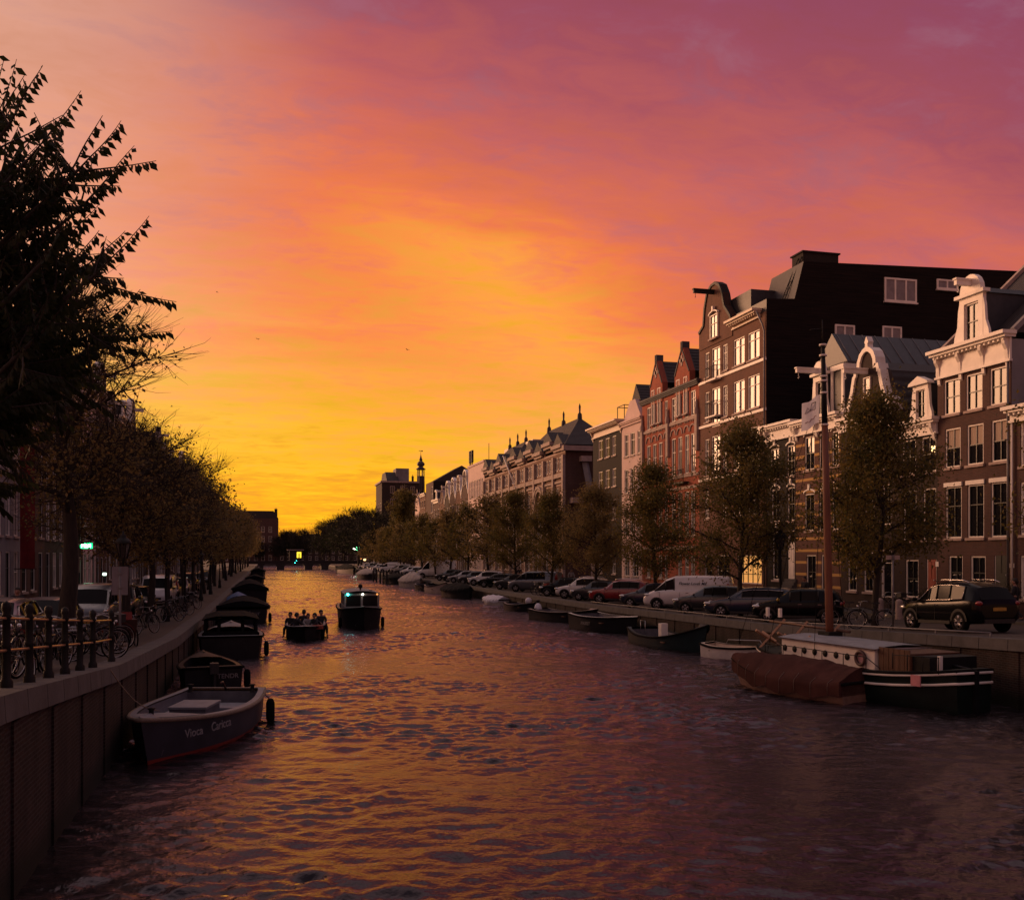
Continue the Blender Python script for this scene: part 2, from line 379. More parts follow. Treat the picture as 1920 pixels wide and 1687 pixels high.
def leaf_mat(name, a, b_, c3):
    m, nt, b = new_mat(name)
    gi = node(nt, 'ShaderNodeTexCoord')
    n1 = node(nt, 'ShaderNodeTexNoise', Vector=gi.outputs['Object'], Scale=1.1, Detail=3.0)
    n2 = node(nt, 'ShaderNodeTexNoise', Vector=gi.outputs['Object'], Scale=9.0, Detail=2.0)
    c = mixc(nt, rampn(nt, n1.outputs[0], [(.38, 0.0), (.62, 1.0)]), a, b_)
    c = mixc(nt, rampn(nt, n2.outputs[0], [(.5, 0.0), (.75, 1.0)]), c, c3)
    nt.links.new(c, b.inputs['Base Color']); b.inputs['Roughness'].default_value = .6
    b.inputs['Specular IOR Level'].default_value = .25
    tr = node(nt, 'ShaderNodeBsdfTranslucent', Color=c); mx = node(nt, 'ShaderNodeMixShader', Fac=.5)
    nt.links.new(b.outputs[0], mx.inputs[1]); nt.links.new(tr.outputs[0], mx.inputs[2])
    nt.links.new(mx.outputs[0], nt.nodes['Material Output'].inputs[0]); return m
LEAF_GR = leaf_mat('leaves_olive', (.075, .08, .022), (.16, .125, .035), (.26, .155, .035))
LEAF_BR = leaf_mat('leaves_bronze', (.13, .11, .045), (.22, .16, .06), (.32, .19, .06))
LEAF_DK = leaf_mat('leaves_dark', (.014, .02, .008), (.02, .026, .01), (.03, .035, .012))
# ------------------------------------------------------------------ setting: water, ground, quays
m, nt, b = new_mat('canal_water')
tc = node(nt, 'ShaderNodeTexCoord')
b.inputs['Base Color'].default_value = (.010, .011, .009, 1); b.inputs['Roughness'].default_value = .06; b.inputs['IOR'].default_value = 1.34
rp = node(nt, 'ShaderNodeTexNoise', Vector=tc.outputs['Object'], Scale=9.0, Detail=3.0, Roughness=.5)
bp = node(nt, 'ShaderNodeBump', Height=rp.outputs[0], Strength=.8, Distance=.02)
nt.links.new(bp.outputs[0], b.inputs['Normal']); 
fr = node(nt, 'ShaderNodeFresnel', IOR=1.36); nt.links.new(bp.outputs[0], fr.inputs['Normal'])
g1_ = node(nt, 'ShaderNodeBsdfGlossy', Color=(.92, .80, .94, 1), Roughness=.03); g2_ = node(nt, 'ShaderNodeBsdfGlossy', Color=(.92, .80, .94, 1), Roughness=.34)
for g_ in (g1_, g2_): nt.links.new(bp.outputs[0], g_.inputs['Normal'])
gm_ = node(nt, 'ShaderNodeMixShader', Fac=.23); nt.links.new(g1_.outputs[0], gm_.inputs[1]); nt.links.new(g2_.outputs[0], gm_.inputs[2])
df_ = node(nt, 'ShaderNodeBsdfDiffuse', Color=(.007, .0065, .006, 1))
wm_ = node(nt, 'ShaderNodeMixShader'); nt.links.new(fr.outputs[0], wm_.inputs[0]); nt.links.new(df_.outputs[0], wm_.inputs[1]); nt.links.new(gm_.outputs[0], wm_.inputs[2])
nt.links.new(wm_.outputs[0], nt.nodes['Material Output'].inputs[0])
WATER = m
import numpy as np
def water_mesh():
    rg = np.random.default_rng(3)
    ts = [-30.0, -10.0, 0.0]; t = 6.0
    while t < 415: ts.append(t); t += max(.062, .0021*t)
    ts.append(420.0); T = np.array(ts); N = np.linspace(QL-.4, QR+.4, 330)
    nn_, tt_ = np.meshgrid(N, T); z = np.zeros_like(nn_)
    def fld(k, lo, hi, n_):
        f = np.zeros_like(nn_)
        for _ in range(n_):
            wl = rg.uniform(lo, hi); th = rg.uniform(0, 2*np.pi); ph = rg.uniform(0, 6.28); f += np.sin(2*np.pi/wl*(nn_*np.cos(th)+tt_*np.sin(th))+ph)
        return f/np.sqrt(n_/2)
    mod = 1.0+.4*fld(0, 8, 26, 8); mod2 = mod*(1.0+.5*fld(0, 2.2, 7, 12))
    for lo, hi, n_, slope, md in ((1.5, 3.0, 10, .022, mod), (.55, 1.2, 20, .07, mod), (.22, .5, 40, .135, mod2)):
        f = np.zeros_like(nn_)
        for _ in range(n_):
            wl = rg.uniform(lo, hi); th = rg.normal(np.pi/2-.12, .55); ph = rg.uniform(0, 6.28); K = 2*np.pi/wl
            p = K*(nn_*np.cos(th)+tt_*np.sin(th))+ph; f += (np.sin(p)+.18*np.sin(2*p+.4))/K
        z += f*slope/np.sqrt(n_/2)*np.clip(md, .15, 2.1)
    z[:3] = 0; V = np.stack([nn_, tt_, z], -1).reshape(-1, 3); r_, c_ = nn_.shape
    i = np.arange(r_-1)[:, None]*c_+np.arange(c_-1)[None]; Fc = np.stack([i, i+1, i+1+c_, i+c_], -1).reshape(-1, 4)
    me = bpy.data.meshes.new('water'); me.vertices.add(len(V)); me.vertices.foreach_set('co', V.astype(np.float32).ravel())
    me.loops.add(Fc.size); me.loops.foreach_set('vertex_index', Fc.astype(np.int32).ravel()); me.polygons.add(len(Fc))
    me.polygons.foreach_set('loop_start', np.arange(0, Fc.size, 4, dtype=np.int32)); me.polygons.foreach_set('use_smooth', np.ones(len(Fc), dtype=bool))
    me.materials.append(WATER); me.update(calc_edges=True); o = bpy.data.objects.new('water', me); COL.objects.link(o); return o
tag(water_mesh(), kind='structure')

PAVE = brick_mat('paving_brick', (.052, .035, .031), (.036, .026, .023), (.03, .026, .024), streak=.35)
def paving(name, c1, c2, mo, sc=1.0, rough=.75):
    m, nt, b = new_mat(name); tc = node(nt, 'ShaderNodeTexCoord')
    br = node(nt, 'ShaderNodeTexBrick', Vector=tc.outputs['Object'], Color1=(*c1, 1), Color2=(*c2, 1), Mortar=(*mo, 1), Scale=sc)
    br.inputs['Brick Width'].default_value = .21; br.inputs['Row Height'].default_value = .1; br.inputs['Mortar Size'].default_value = .008
    ns = node(nt, 'ShaderNodeTexNoise', Vector=tc.outputs['Object'], Scale=.5, Detail=7.0, Roughness=.65)
    cc = mixc(nt, rampn(nt, ns.outputs[0], [(.3, 0.0), (.7, 1.0)]), br.outputs[0], (.5, .5, .5), 'MULTIPLY')
    nt.links.new(cc, b.inputs['Base Color']); b.inputs['Roughness'].default_value = rough
    bp = node(nt, 'ShaderNodeBump', Height=ns.outputs[0], Strength=.3, Distance=.03); nt.links.new(bp.outputs[0], b.inputs['Normal'])
    return m
PAVE = paving('street_brick', (.06, .04, .035), (.042, .03, .027), (.03, .026, .023))
WALK = paving('sidewalk_tile', (.075, .07, .068), (.06, .056, .054), (.05, .05, .05), .33)
TS = [-20, -5, 5, 9, 13, 18, 22, 29, 36, 47, 58, 80, 140, 290, 700, 2500]
def sheet(name, n0, n1, dzz, m_):
    mb = MB(); rows = [[(n0, t, gz(t)+dzz), (n1, t, gz(t)+dzz)] for t in TS]
    mb.grid(rows, smooth=False); return tag(mb.build(name, m_), kind='structure')
# ground as one sheet each side, reaching the horizon
sheet('ground_left', -2500, QL-.5, -.02, mat('earth', (.06, .05, .045), .9))
sheet('ground_right', QR+.5, 2500, -.02, bpy.data.materials['earth'])
sheet('road_left', -10.6, QL-.45, .0, PAVE); sheet('road_right', QR+.45, 28.9, .0, PAVE)
def walk(name, n0, n1):
    mb = MB()
    rows = [[(n0, t, gz(t)-.02), (n0, t, gz(t)+.12), (n1, t, gz(t)+.12)] if n0 < n1 else [(n0, t, gz(t)-.02), (n0, t, gz(t)+.12), (n1, t, gz(t)+.12)] for t in TS]
    mb.grid(rows, smooth=False); tag(mb.build(name, WALK), kind='structure')
walk('pavement_left', -10.6, FL-3); walk('pavement_right', 28.9, FR+3)
# far end: land beyond the canal and water edges
mb = MB(); mb.box(QL-.5, QR+.5, 415, 2500, -1, 1.0); tag(mb.build('ground_far', bpy.data.materials['earth']), kind='structure')

def quay(name, e, sgn, label):
    """sgn +1: land lies towards +n"""
    root = empty(name, (e, 0, 0), 0, label, 'quay wall')
    mb = MB()
    ts = [x for x in TS if x < 400]+[414]
    for a, bb in zip(ts, ts[1:]):
        vs = [(0, a, -1.2), (0, bb, -1.2), (0, bb, gz(bb)-.3), (0, a, gz(a)-.3), (sgn*.5, a, -1.2), (sgn*.5, bb, -1.2), (sgn*.5, bb, gz(bb)-.3), (sgn*.5, a, gz(a)-.3)]
        mb.add(vs, [(0, 1, 2, 3), (3, 2, 6, 7)])
    # shallow vertical piers
    t = -15.0
    while t < 90:
        z = min(gz(t), gz(t+.5))-.3
        mb.box(min(0, -sgn*.035), max(0, -sgn*.035), t, t+1.9, -1, z-.02); t += 2.35
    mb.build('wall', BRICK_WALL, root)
    cp_ = MB(); t = -15.0; step = 1.15
    while t < 400:
        st = step if t < 110 else 6.0
        za, zb = gz(t+.012), gz(t+st-.012)
        y0, y1 = t+.012, t+st-.012
        x0, x1 = -sgn*.09, sgn*.48
        vs = [(x0, y0, za-.3), (x1, y0, za-.3), (x1, y1, zb-.3), (x0, y1, zb-.3), (x0+sgn*.02, y0, za+.03), (x1, y0, za+.03), (x1, y1, zb+.03), (x0+sgn*.02, y1, zb+.03)]
        cp_.add(vs, [(0, 1, 2, 3), (4, 5, 6, 7), (0, 1, 5, 4), (2, 3, 7, 6), (1, 2, 6, 5), (3, 0, 4, 7)]); t += st
    cp_.build('coping', STONE, root)
    return root
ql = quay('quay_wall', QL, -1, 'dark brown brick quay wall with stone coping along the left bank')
qr = quay('quay_wall', QR, 1, 'long brick quay wall with grey coping below the parked cars')
# ------------------------------------------------------------------ houses
_wc = {}
def win_mesh(w, h, style, fm, sm_, sill, glass):
    key = (round(w, 2), round(h, 2), style, fm.name, sm_.name, sill, glass.name)
    if key in _wc: return _wc[key]
    b = .075 if w > .7 else .05
    mb = MB(); y0, y1 = .04, .16
    arch = style.startswith('arch')
    mb.box(0, b, y0, y1, 0, h); mb.box(w-b, w, y0, y1, 0, h)
    mb.box(b, w-b, y0, y1, h-b, h); mb.box(b, w-b, y0, y1, 0, b)
    s0, s1 = .07, .13; c = .045
    zt = {'sash': .5, 'casement': .68, 'tall': .62, 'door': .72}.get(style.replace('arch_', ''), None)
    if zt:
        mb.box(b, w-b, s0, s1, h*zt-c/2, h*zt+c/2, 1)
        if style != 'door': mb.box(w/2-c/2, w/2+c/2, s0+.005, s1+.005, b, h*zt-c/2, 1); mb.box(w/2-c/2, w/2+c/2, s0+.005, s1+.005, h*zt+c/2, h-b, 1)
    if style in ('double',):
        for x in (w*.5,): mb.box(x-.05, x+.05, s0-.02, s1, b, h-b)
        mb.box(b, w-b, s0, s1-.005, h*.7-c/2, h*.7+c/2)
    if style == 'grid':
        for i in range(1, 5): mb.box(w*i/5-.02, w*i/5+.02, s0, s1, b, h-b, 1)
        for i in range(1, 3): mb.box(b, w-b, s0+.01, s1-.01, h*i/3-.02, h*i/3+.02, 1)
    # inner sash border
    for (xa, xb, za, zb) in ((b, b+.04, b, h-b), (w-b-.04, w-b, b, h-b)): mb.box(xa, xb, s0+.012, s1-.012, za, zb, 1)
    if sill: mb.box(-.08, w+.08, -.09, .15, -.12, 0, 2)
    if sill == 2: mb.box(-.06, w+.06, -.07, .15, h, h+.2, 0)
    if arch:
        pts = [(w*.5-math.cos(math.pi*i/10)*(w*.5+.05), h+math.sin(math.pi*i/10)*w*.18) for i in range(11)]
        mb.strip(pts, -.05, .15, .09, 0); mb.box(w/2-.1, w/2+.1, -.09, .1, h+w*.18, h+w*.18+.38, 0)
    fr = mb.mesh('window_frame', [fm, sm_, STONE_LT if fm is not CREAM else CREAM])
    p = MB(); p.add([(b, .12, b), (w-b, .12, b), (w-b, .12, h-b), (b, .12, h-b)], [(0, 1, 2, 3)])
    pm = p.mesh('pane', [glass])
    _wc[key] = (fr, pm); return _wc[key]
def add_window(root, x, y, z, w, h, style='sash', fm=None, sm_=None, sill=1, glass=None, blind=0, name='window'):
    fm = fm or WHITE; sm_ = sm_ or fm; glass = glass or GLASS
    fr, pm = win_mesh(w, h, style, fm, sm_, sill, glass)
    o = bpy.data.objects.new(name, fr); COL.objects.link(o); o.parent = root; o.location = (x, y, z)
    p = bpy.data.objects.new('pane', pm); COL.objects.link(p); p.parent = o
    if blind:
        mb = MB(); n = 10; rows = []
        for zz in (h*(1-blind), h-.09):
            rows.append([(.1+(w-.2)*i/n, .112-.006*(i % 2), zz) for i in range(n+1)])
        mb.grid(rows, smooth=False); c = mb.build('curtain', BLIND, o, fix=False)
    return o
def wall_mesh(W, D, H, wins, back=True, z0=0.0):
    xs = sorted({0, W}|{round(v, 3) for a in wins for v in (a[0], a[1]) if 0 < v < W}); zs = sorted({z0, H}|{round(v, 3) for a in wins for v in (a[2], a[3]) if z0 < v < H})
    mb = MB()
    for xa, xb in zip(xs, xs[1:]):
        run = None
        for za, zb in zip(zs, zs[1:]):
            cx, cz = (xa+xb)/2, (za+zb)/2
            hole = any(a[0] < cx < a[1] and a[2] < cz < a[3] for a in wins)
            if hole:
                if run is not None: mb.add([(xa, 0, run), (xb, 0, run), (xb, 0, za), (xa, 0, za)], [(0, 1, 2, 3)]); run = None
            elif run is None: run = za
        if run is not None: mb.add([(xa, 0, run), (xb, 0, run), (xb, 0, H), (xa, 0, H)], [(0, 1, 2, 3)])
    for a in wins:
        x0, x1, za, zb = a[:4]; d = .2
        mb.add([(x0, 0, za), (x1, 0, za), (x1, 0, zb), (x0, 0, zb), (x0, d, za), (x1, d, za), (x1, d, zb), (x0, d, zb)],
               [(0, 4, 5, 1), (1, 5, 6, 2), (2, 6, 7, 3), (3, 7, 4, 0)])
    mb.add([(0, 0, z0), (0, 0, H), (0, D, H), (0, D, z0)], [(0, 1, 2, 3)], 1)
    mb.add([(W, 0, z0), (W, D, z0), (W, D, H), (W, 0, H)], [(0, 1, 2, 3)], 1)
    mb.add([(0, D, z0), (0, D, H), (W, D, H), (W, D, z0)], [(0, 1, 2, 3)], 1)
    mb.add([(0, 0.2, H), (W, .2, H), (W, D, H), (0, D, H), ], [(0, 1, 2, 3)], 1)
    mb.add([(0, 0, H), (W, 0, H), (W, .2, H), (0, .2, H), ], [(0, 1, 2, 3)], 0)
    return mb
def cornice(root, W, z1, fh=.7, proj=.45, m_=None, dent=True, x0=0.0, consoles=0, name='cornice'):
    mb = MB(); m_ = m_ or WHITE
    a, b_ = x0-.0, W
    mb.box(a, b_, -.1, .0, z1-fh, z1-.28); mb.box(a-.05, b_+.05, -.16, -.0, z1-fh-.1, z1-fh)
    mb.box(a-.08, b_+.08, -proj*.75, .15, z1-.28, z1-.16); mb.box(a-.14, b_+.14, -proj, .15, z1-.16, z1-.0)
    if dent:
        n = max(3, int((b_-a)/.28))
        for i in range(n): x = a+(i+.5)*(b_-a)/n; mb.box(x-.05, x+.05, -proj*.6, -.1, z1-.4, z1-.28)
    for i in range(consoles):
        x = a+.18+(b_-a-.36)*i/max(1, consoles-1)
        mb.prism([(0, 0), (0.34, 0), (.3, -.25), (.16, -.5), (.08, -fh-.05), (0, -fh-.12)], x-.09, x+.09)
        o = len(mb.v)-12-24+12
        for q in range(len(mb.v)-24, len(mb.v)):
            vx, vy, vz = mb.v[q]; mb.v[q] = (vy, -vx, z1-.3+vz)
    return mb.build(name, m_, root)
def roof_parallel(root, W, z, rise, D=9, over=.25, m_=None, x0=0.0):
    mb = MB(); mb.prism([(-over*0.2, z), (D/2, z+rise), (D, z)], x0, W)
    for q in range(len(mb.v)): vx, vy, vz = mb.v[q]; mb.v[q] = (vy, vx+.25, vz)
    return mb.build('roof', m_ or TILE_M, root)
def roof_perp(root, W, z, rise, D=10, x0=0.0, y0=.3, m_=None, knee=None):
    xm = (x0+W)/2
    poly = [(x0, z), (xm, z+rise), (W, z)] if not knee else [(x0, z), (x0+knee[0], z+knee[1]), (xm, z+rise), (W-knee[0], z+knee[1]), (W, z)]
    mb = MB(); mb.prism(poly, y0, D)
    return mb.build('roof', m_ or TILE_M, root)
def chimney(root, x, y, z, h=1.4, w=.6, d=.6):
    mb = MB(); mb.box(x-w/2, x+w/2, y-d/2, y+d/2, z-1, z+h); mb.box(x-w/2-.05, x+w/2+.05, y-d/2-.05, y+d/2+.05, z+h, z+h+.1, 1)
    for s in (-1, 1): mb.lathe([(.09, z+h+.1), (.08, z+h+.5), (.11, z+h+.52), (.11, z+h+.56), (.001, z+h+.56)], 8, 1, (x+s*w*.22, y, 0))
    return mb.build('chimney', [BRICK_DK, STONE], root)
def beam(root, x, z, L=1.3, m_=None):
    mb = MB(); mb.box(x-.09, x+.09, -L, .3, z-.12, z+.12); mb.box(x-.13, x+.13, -L-.05, .3, z+.12, z+.2)
    mb.tube([(x, -L+.15, z-.12), (x, -L+.15, z-.3), (x+.07, -L+.15, z-.38), (x, -L+.15, z-.46), (x-.06, -L+.15, z-.4)], .02, 6)
    return mb.build('hoist_beam', m_ or WHITE, root)
def door(root, x, z, w, h, m_, y=.12):
    mb = MB(); mb.box(x, x+w, y, y+.06, z, z+h)
    for (a, c, p, q) in ((.12, .88, .08, .42), (.12, .46, .5, .92), (.54, .88, .5, .92)):
        mb.box(x+w*a, x+w*c, y-.02, y, z+h*p, z+h*q)
    o = mb.build('door', m_, root); k = MB(); k.sphere((x+w*.88, y-.05, z+h*.46), .04, 8, 6); k.build('handle', STEEL, o); return o
def stoop(root, x, w, zg, zt, depth=1.1):
    mb = MB(); n = max(1, int((zt-zg)/.17))
    for i in range(n): mb.box(x, x+w, -depth+depth*i/n, 0, zg+(zt-zg)*i/n, zg+(zt-zg)*(i+1)/n-.004)
    return mb.build('stoop', STONE, root)

class House:
    """side 'R' faces the canal from the right bank, 'L' from the left; tl is the t of the picture-left corner"""
    def __init__(s, label, side, tl, W, ztop, wm, D=9, sidem=None, group=None, name='canal_house', n=None, cat='house'):
        s.side, s.tl, s.W = side, tl, W
        s.n = n if n is not None else (FR if side == 'R' else FL)
        tm = tl-W/2 if side == 'R' else tl+W/2
        s.zb = gz(tm)+.1; s.root = empty(name, (s.n, tl, s.zb), R(-90) if side == 'R' else R(90), label, cat, group)
        s.H = ztop-s.zb; s.wm, s.D, s.sidem = wm, D, sidem or wm; s.wins = []; s.ops = []
    def lx(s, px): return s.tl-t_at(s.n, px) if s.side == 'R' else t_at(s.n, px)-s.tl
    def lz(s, px, py):
        t = t_at(s.n, px); return z_at(s.n, t, py)-s.zb
    def row(s, ref, yt, yb, pxs, style='sash', **kw):
        z0, z1 = s.lz(ref, yb), s.lz(ref, yt)
        for a, b in pxs: s.wins.append((s.lx(a), s.lx(b), z0, z1)); s.ops.append((style, dict(kw)))
        return s
    def win(s, x0, x1, z0, z1, style='sash', **kw):
        s.wins.append((x0, x1, z0, z1)); s.ops.append((style, kw)); return s
    def done(s, mixg=0):
        s.wall = wall_mesh(s.W, s.D, s.H, s.wins, z0=-1.5).build('wall', [s.wm, s.sidem], s.root, fix=False)
        for i_, (a, (st, kw)) in enumerate(zip(s.wins, s.ops)):
            if st == 'hole': continue
            if mixg and kw.get('glass') is GLASS_HI and math.sin(i_*5.3+s.W*3) > mixg: kw = dict(kw, glass=GLASS)
            add_window(s.root, a[0], 0, a[2], a[1]-a[0], a[3]-a[2], st, **kw)
        return s
def pxpoly(h, pts): return [(h.lx(a), h.lz(a, b)) for a, b in pts]

GB, GR_ = 'canal houses on the right bank', 'canal houses on the left bank'
# --- E: tall brown house behind the black SUV
tE0, tE1 = t_at(FR, 1758), t_at(FR, 1897)
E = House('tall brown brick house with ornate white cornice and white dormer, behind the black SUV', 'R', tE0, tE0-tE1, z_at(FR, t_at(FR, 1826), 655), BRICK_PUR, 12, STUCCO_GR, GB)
dk = dict(sm_=FRAME_DK)
E.row(1826, 700, 768, [(1770, 1800), (1811, 1842), (1856, 1889)], 'sash', glass=GLASS_HI, **dk)
E.row(1828, 795, 871, [(1772, 1801), (1813, 1844), (1859, 1890)], 'sash', blind=.52, **dk)
E.row(1828, 908, 1008, [(1773, 1803), (1814, 1845), (1858, 1890)], 'tall', sill=2, **dk)
E.row(1826, 1042, 1106, [(1779, 1805), (1820, 1848)], 'sash', **dk)
E.row(1878, 1041, 1118, [(1864, 1892)], 'door', sill=0, **dk)
E.done(); zE = E.H+.35
cornice(E.root, E.W, zE, 1.25, .6, consoles=4)
rf = roof_parallel(E.root, E.W, zE-.05, 4.9, 10.5)
def verge(root, x, z, rise, D, m_=None):
    mb = MB(); mb.strip([(-.05, z), (D/2, z+rise), (D, z)], x-.12, x+.12, .22)
    for q in range(len(mb.v)): vx, vy, vz = mb.v[q]; mb.v[q] = (vy, vx+.25, vz)
    return mb.build('parapet', m_ or STONE_LT, root)
verge(E.root, .05, zE-.05, 4.9, 10.5); verge(E.root, E.W-.05, zE-.05, 4.9, 10.5, STUCCO_GR)
def dormer(root, x, z, w, h, kind='ped', glass=None, depth=2.2, fm=None, y=.0, style='sash', cheeks=None, dark=None):
    """a dormer with a white front, side cheeks and a shaped top; x centre, z base"""
    fm = fm or WHITE; d = MB(); b = w*.2
    d.box(x-w/2, x-w/2+b, y-.05, y+.14, z, z+h); d.box(x+w/2-b, x+w/2, y-.05, y+.14, z, z+h); d.box(x-w/2+b, x+w/2-b, y-.05, y+.14, z+h*.86, z+h)
    for s_ in (-1, 1):   # scrolled wings
        xo = x+s_*w/2; pts = [(xo, z), (xo+s_*w*.26, z), (xo+s_*w*.22, z+h*.18), (xo+s_*w*.1, z+h*.4), (xo+s_*w*.06, z+h*.75), (xo, z+h*.92)]
        d.prism(pts if s_ > 0 else pts[::-1], y-.04, y+.1)
    if kind == 'ped': d.prism([(x-w*.66, z+h), (x+w*.66, z+h), (x+w*.6, z+h+.13), (x, z+h+w*.38), (x-w*.6, z+h+.13)], y-.22, y+.2)
    else:
        d.box(x-w*.62, x+w*.62, y-.2, y+.2, z+h, z+h+.16)
        d.prism([(x-w*.45, z+h+.16)]+[(x-w*.45*math.cos(math.pi*i/8), z+h+.16+w*.55*math.sin(math.pi*i/8)) for i in range(9)]+[(x+w*.45, z+h+.16)], y-.1, y+.15)
    o = d.build('dormer', fm, root)
    c = MB(); c.box(x-w/2, x+w/2, y+.145, y+depth, z-.3, z+h-.02)
    c.prism([(x-w*.56, z+h-.02), (x+w*.56, z+h-.02), (x+w*.4, z+h+.25), (x, z+h+.36), (x-w*.4, z+h+.25)], y+.21, y+depth+.5)
    c.build('dormer_cheeks', cheeks or ZINC_DK, o)
    add_window(o, x-w/2+b, y+0, z+.1, w-2*b, h*.86-.1, style, fm, dark or FRAME_DK, 0, glass or GLASS_HI, name='window')
    return o
xd = E.lx(1822); dormer(E.root, xd, zE+.02, 1.55, 2.15, 'flat', depth=2.6)
def beam_at(root, x, z, L, m_=None): return beam(root, x, z, L, m_)
beam_at(E.root, xd, zE+2.75, .9)
door(E.root, E.lx(1866), E.lz(1878, 1118), E.lx(1890)-E.lx(1866), 2.1, FRAME_DK, .03)
def plate(root, x, z, w=.28, h=.2):
    mb = MB(); mb.box(x, x+w, -.03, 0, z, z+h); return mb.build('number_plate', WHITE, root)
plate(E.root, E.lx(1894)-.02, E.lz(1878, 1064)); chimney(E.root, .5, 5.4, zE+4.8)
mb = MB(); mb.tube([(E.W-.12, -.1, zE-1.3), (E.W-.12, -.1, .1)], .05, 8); mb.build('drainpipe', GALV, E.root)

# --- F: white-framed house at the right edge
F_ = House('low house with white framed bay windows and a cornice, rightmost on the right bank', 'R', tE1, 5.2, z_at(FR, t_at(FR, 1905), 775), BRICK_PUR, 10, None, GB)
F_.win(.5, 1.9, 6.6, 8.6, 'double'); F_.win(2.5, 3.9, 6.6, 8.6, 'double'); F_.win(.5, 1.9, 3.6, 5.9, 'double'); F_.win(2.5, 3.9, 3.6, 5.9, 'double'); F_.win(.5, 1.7, .8, 2.7, 'sash'); F_.win(2.6, 3.9, .3, 2.7, 'door', sill=0)
F_.done(); cornice(F_.root, F_.W, F_.H+.3, .6, .5); roof_parallel(F_.root, F_.W, F_.H+.25, 3.2, 10)
mb = MB(); mb.tube([(.12, -.1, F_.H-.3), (.12, -.1, .1)], .05, 8); mb.build('drainpipe', WHITE, F_.root)

# --- D
tD0 = t_at(FR, 1680)
D_ = House('narrow dark brick house with red front door and white pointed dormer', 'R', tD0, tD0-tE0, z_at(FR, t_at(FR, 1715), 806), BRICK_DK, 10, None, GB)
D_.row(1742, 818, 885, [(1692, 1717), (1728, 1755)], 'sash', blind=.0, **dk)
D_.row(1745, 915, 1012, [(1694, 1718), (1731, 1755)], 'tall', **dk)
D_.row(1710, 1049, 1120, [(1698, 1722)], 'sash', **dk)
D_.row(1746, 1048, 1122, [(1737, 1756)], 'door', sill=0)
D_.done(); zD = D_.H+.45; cornice(D_.root, D_.W, zD, .75, .45, consoles=2); roof_parallel(D_.root, D_.W, zD-.05, 3.1, 6)
dormer(D_.root, D_.lx(1727), zD, 1.15, 1.75, 'ped')
RED_DOOR = mat('door_red', (.28, .05, .03), .45, var=.3)
door(D_.root, D_.lx(1739), D_.lz(1746, 1122), D_.lx(1754)-D_.lx(1739), 2.0, RED_DOOR, .03)
plate(D_.root, D_.W-.12, D_.lz(1750, 1062), .22, .25)
mb = MB(); mb.box(.35, 1.0, 1.15, 1.3, zD+1.15, zD+1.75, 0, Matrix.Rotation(0, 4, 'X')); mb.build('skylight', [ZINC], D_.root)
mb = MB(); mb.box(D_.lx(1747)-.12, D_.lx(1747)+.12, .08, .11, D_.lz(1745, 850), D_.lz(1745, 836)); mb.build('hanging_lamp', GLOW_WARM, D_.root)

# --- C: dark house with white-edged neck gable
tC0 = t_at(FR, 1577)
C_ = House('dark house with tall bell gable edged in white scrolls, behind the broad tree', 'R', tC0, tC0-tD0, z_at(FR, t_at(FR, 1640), 775), BRICK_DK, 10, None, GB)
C_.row(1640, 815, 880, [(1592, 1608), (1622, 1639), (1655, 1671)], 'sash', **dk)
C_.row(1640, 910, 985, [(1592, 1608), (1622, 1639), (1655, 1671)], 'tall', **dk)
C_.row(1640, 1035, 1110, [(1590, 1606), (1620, 1637)], 'sash', **dk)
C_.row(1662, 1030, 1120, [(1652, 1672)], 'door', sill=0)
C_.done(); zC = C_.H
cw = C_.W; xm = C_.lx(1627); dxs = 1.0
zs_, zt_ = C_.lz(1640, 690), C_.lz(1616, 661)
half = [(2.15, zC), (1.75, zC+.25), (1.45, zC+.8), (1.2, zC+1.5), (1.02, zC+2.2), (.93, zs_-zC+zC-.25), (.9, zs_)]
arc = [(.62, zs_), (.62, zs_+.15), (.58, zs_+.5), (.42, zs_+.8), (.2, zs_+.97), (0, zs_+1.02)]
rt = [(xm+a, z) for a, z in half+arc]; lf_ = [(xm-a, z) for a, z in (half+arc)[::-1][1:]]
mb = MB(); mb.prism([(x, z) for x, z in rt+lf_], 0.0, .35); mb.build('gable', BRICK_DK, C_.root)
mb = MB(); mb.strip([(x, z) for x, z in (lf_[::-1][::-1] if False else list(reversed(rt+lf_)))], -.12, .5, .26)
for s_ in (-1, 1):
    mb.lathe([(.001, -.16), (.26, -.16), (.3, 0), (.3, .3), (.001, .36)], 14, 0, (xm+s_*2.15, 0, zC+.42), 'y'); mb.box(xm+s_*2.15-.3, xm+s_*2.15+.3, -.14, .4, zC-.05, zC+.3)
mb.prism([(xm-.16, zs_+1.15), (xm+.16, zs_+1.15), (xm+.1, zs_+1.4), (xm+.17, zs_+1.55), (xm, zs_+1.85), (xm-.17, zs_+1.55), (xm-.1, zs_+1.4)], -.1, .25)
mb.build('gable_trim', WHITE, C_.root)
o = add_window(C_.root, xm-.3, -.13, C_.lz(1622, 748), .62, 1.15, 'single', glass=GLASS); beam(C_.root, xm-.05, zs_-.1, 1.5)
cornice(C_.root, C_.W, zC+.1, .7, .35)
roof_perp(C_.root, C_.W, zC, 2.95, 10.2, y0=.36, knee=(.9, 2.2))

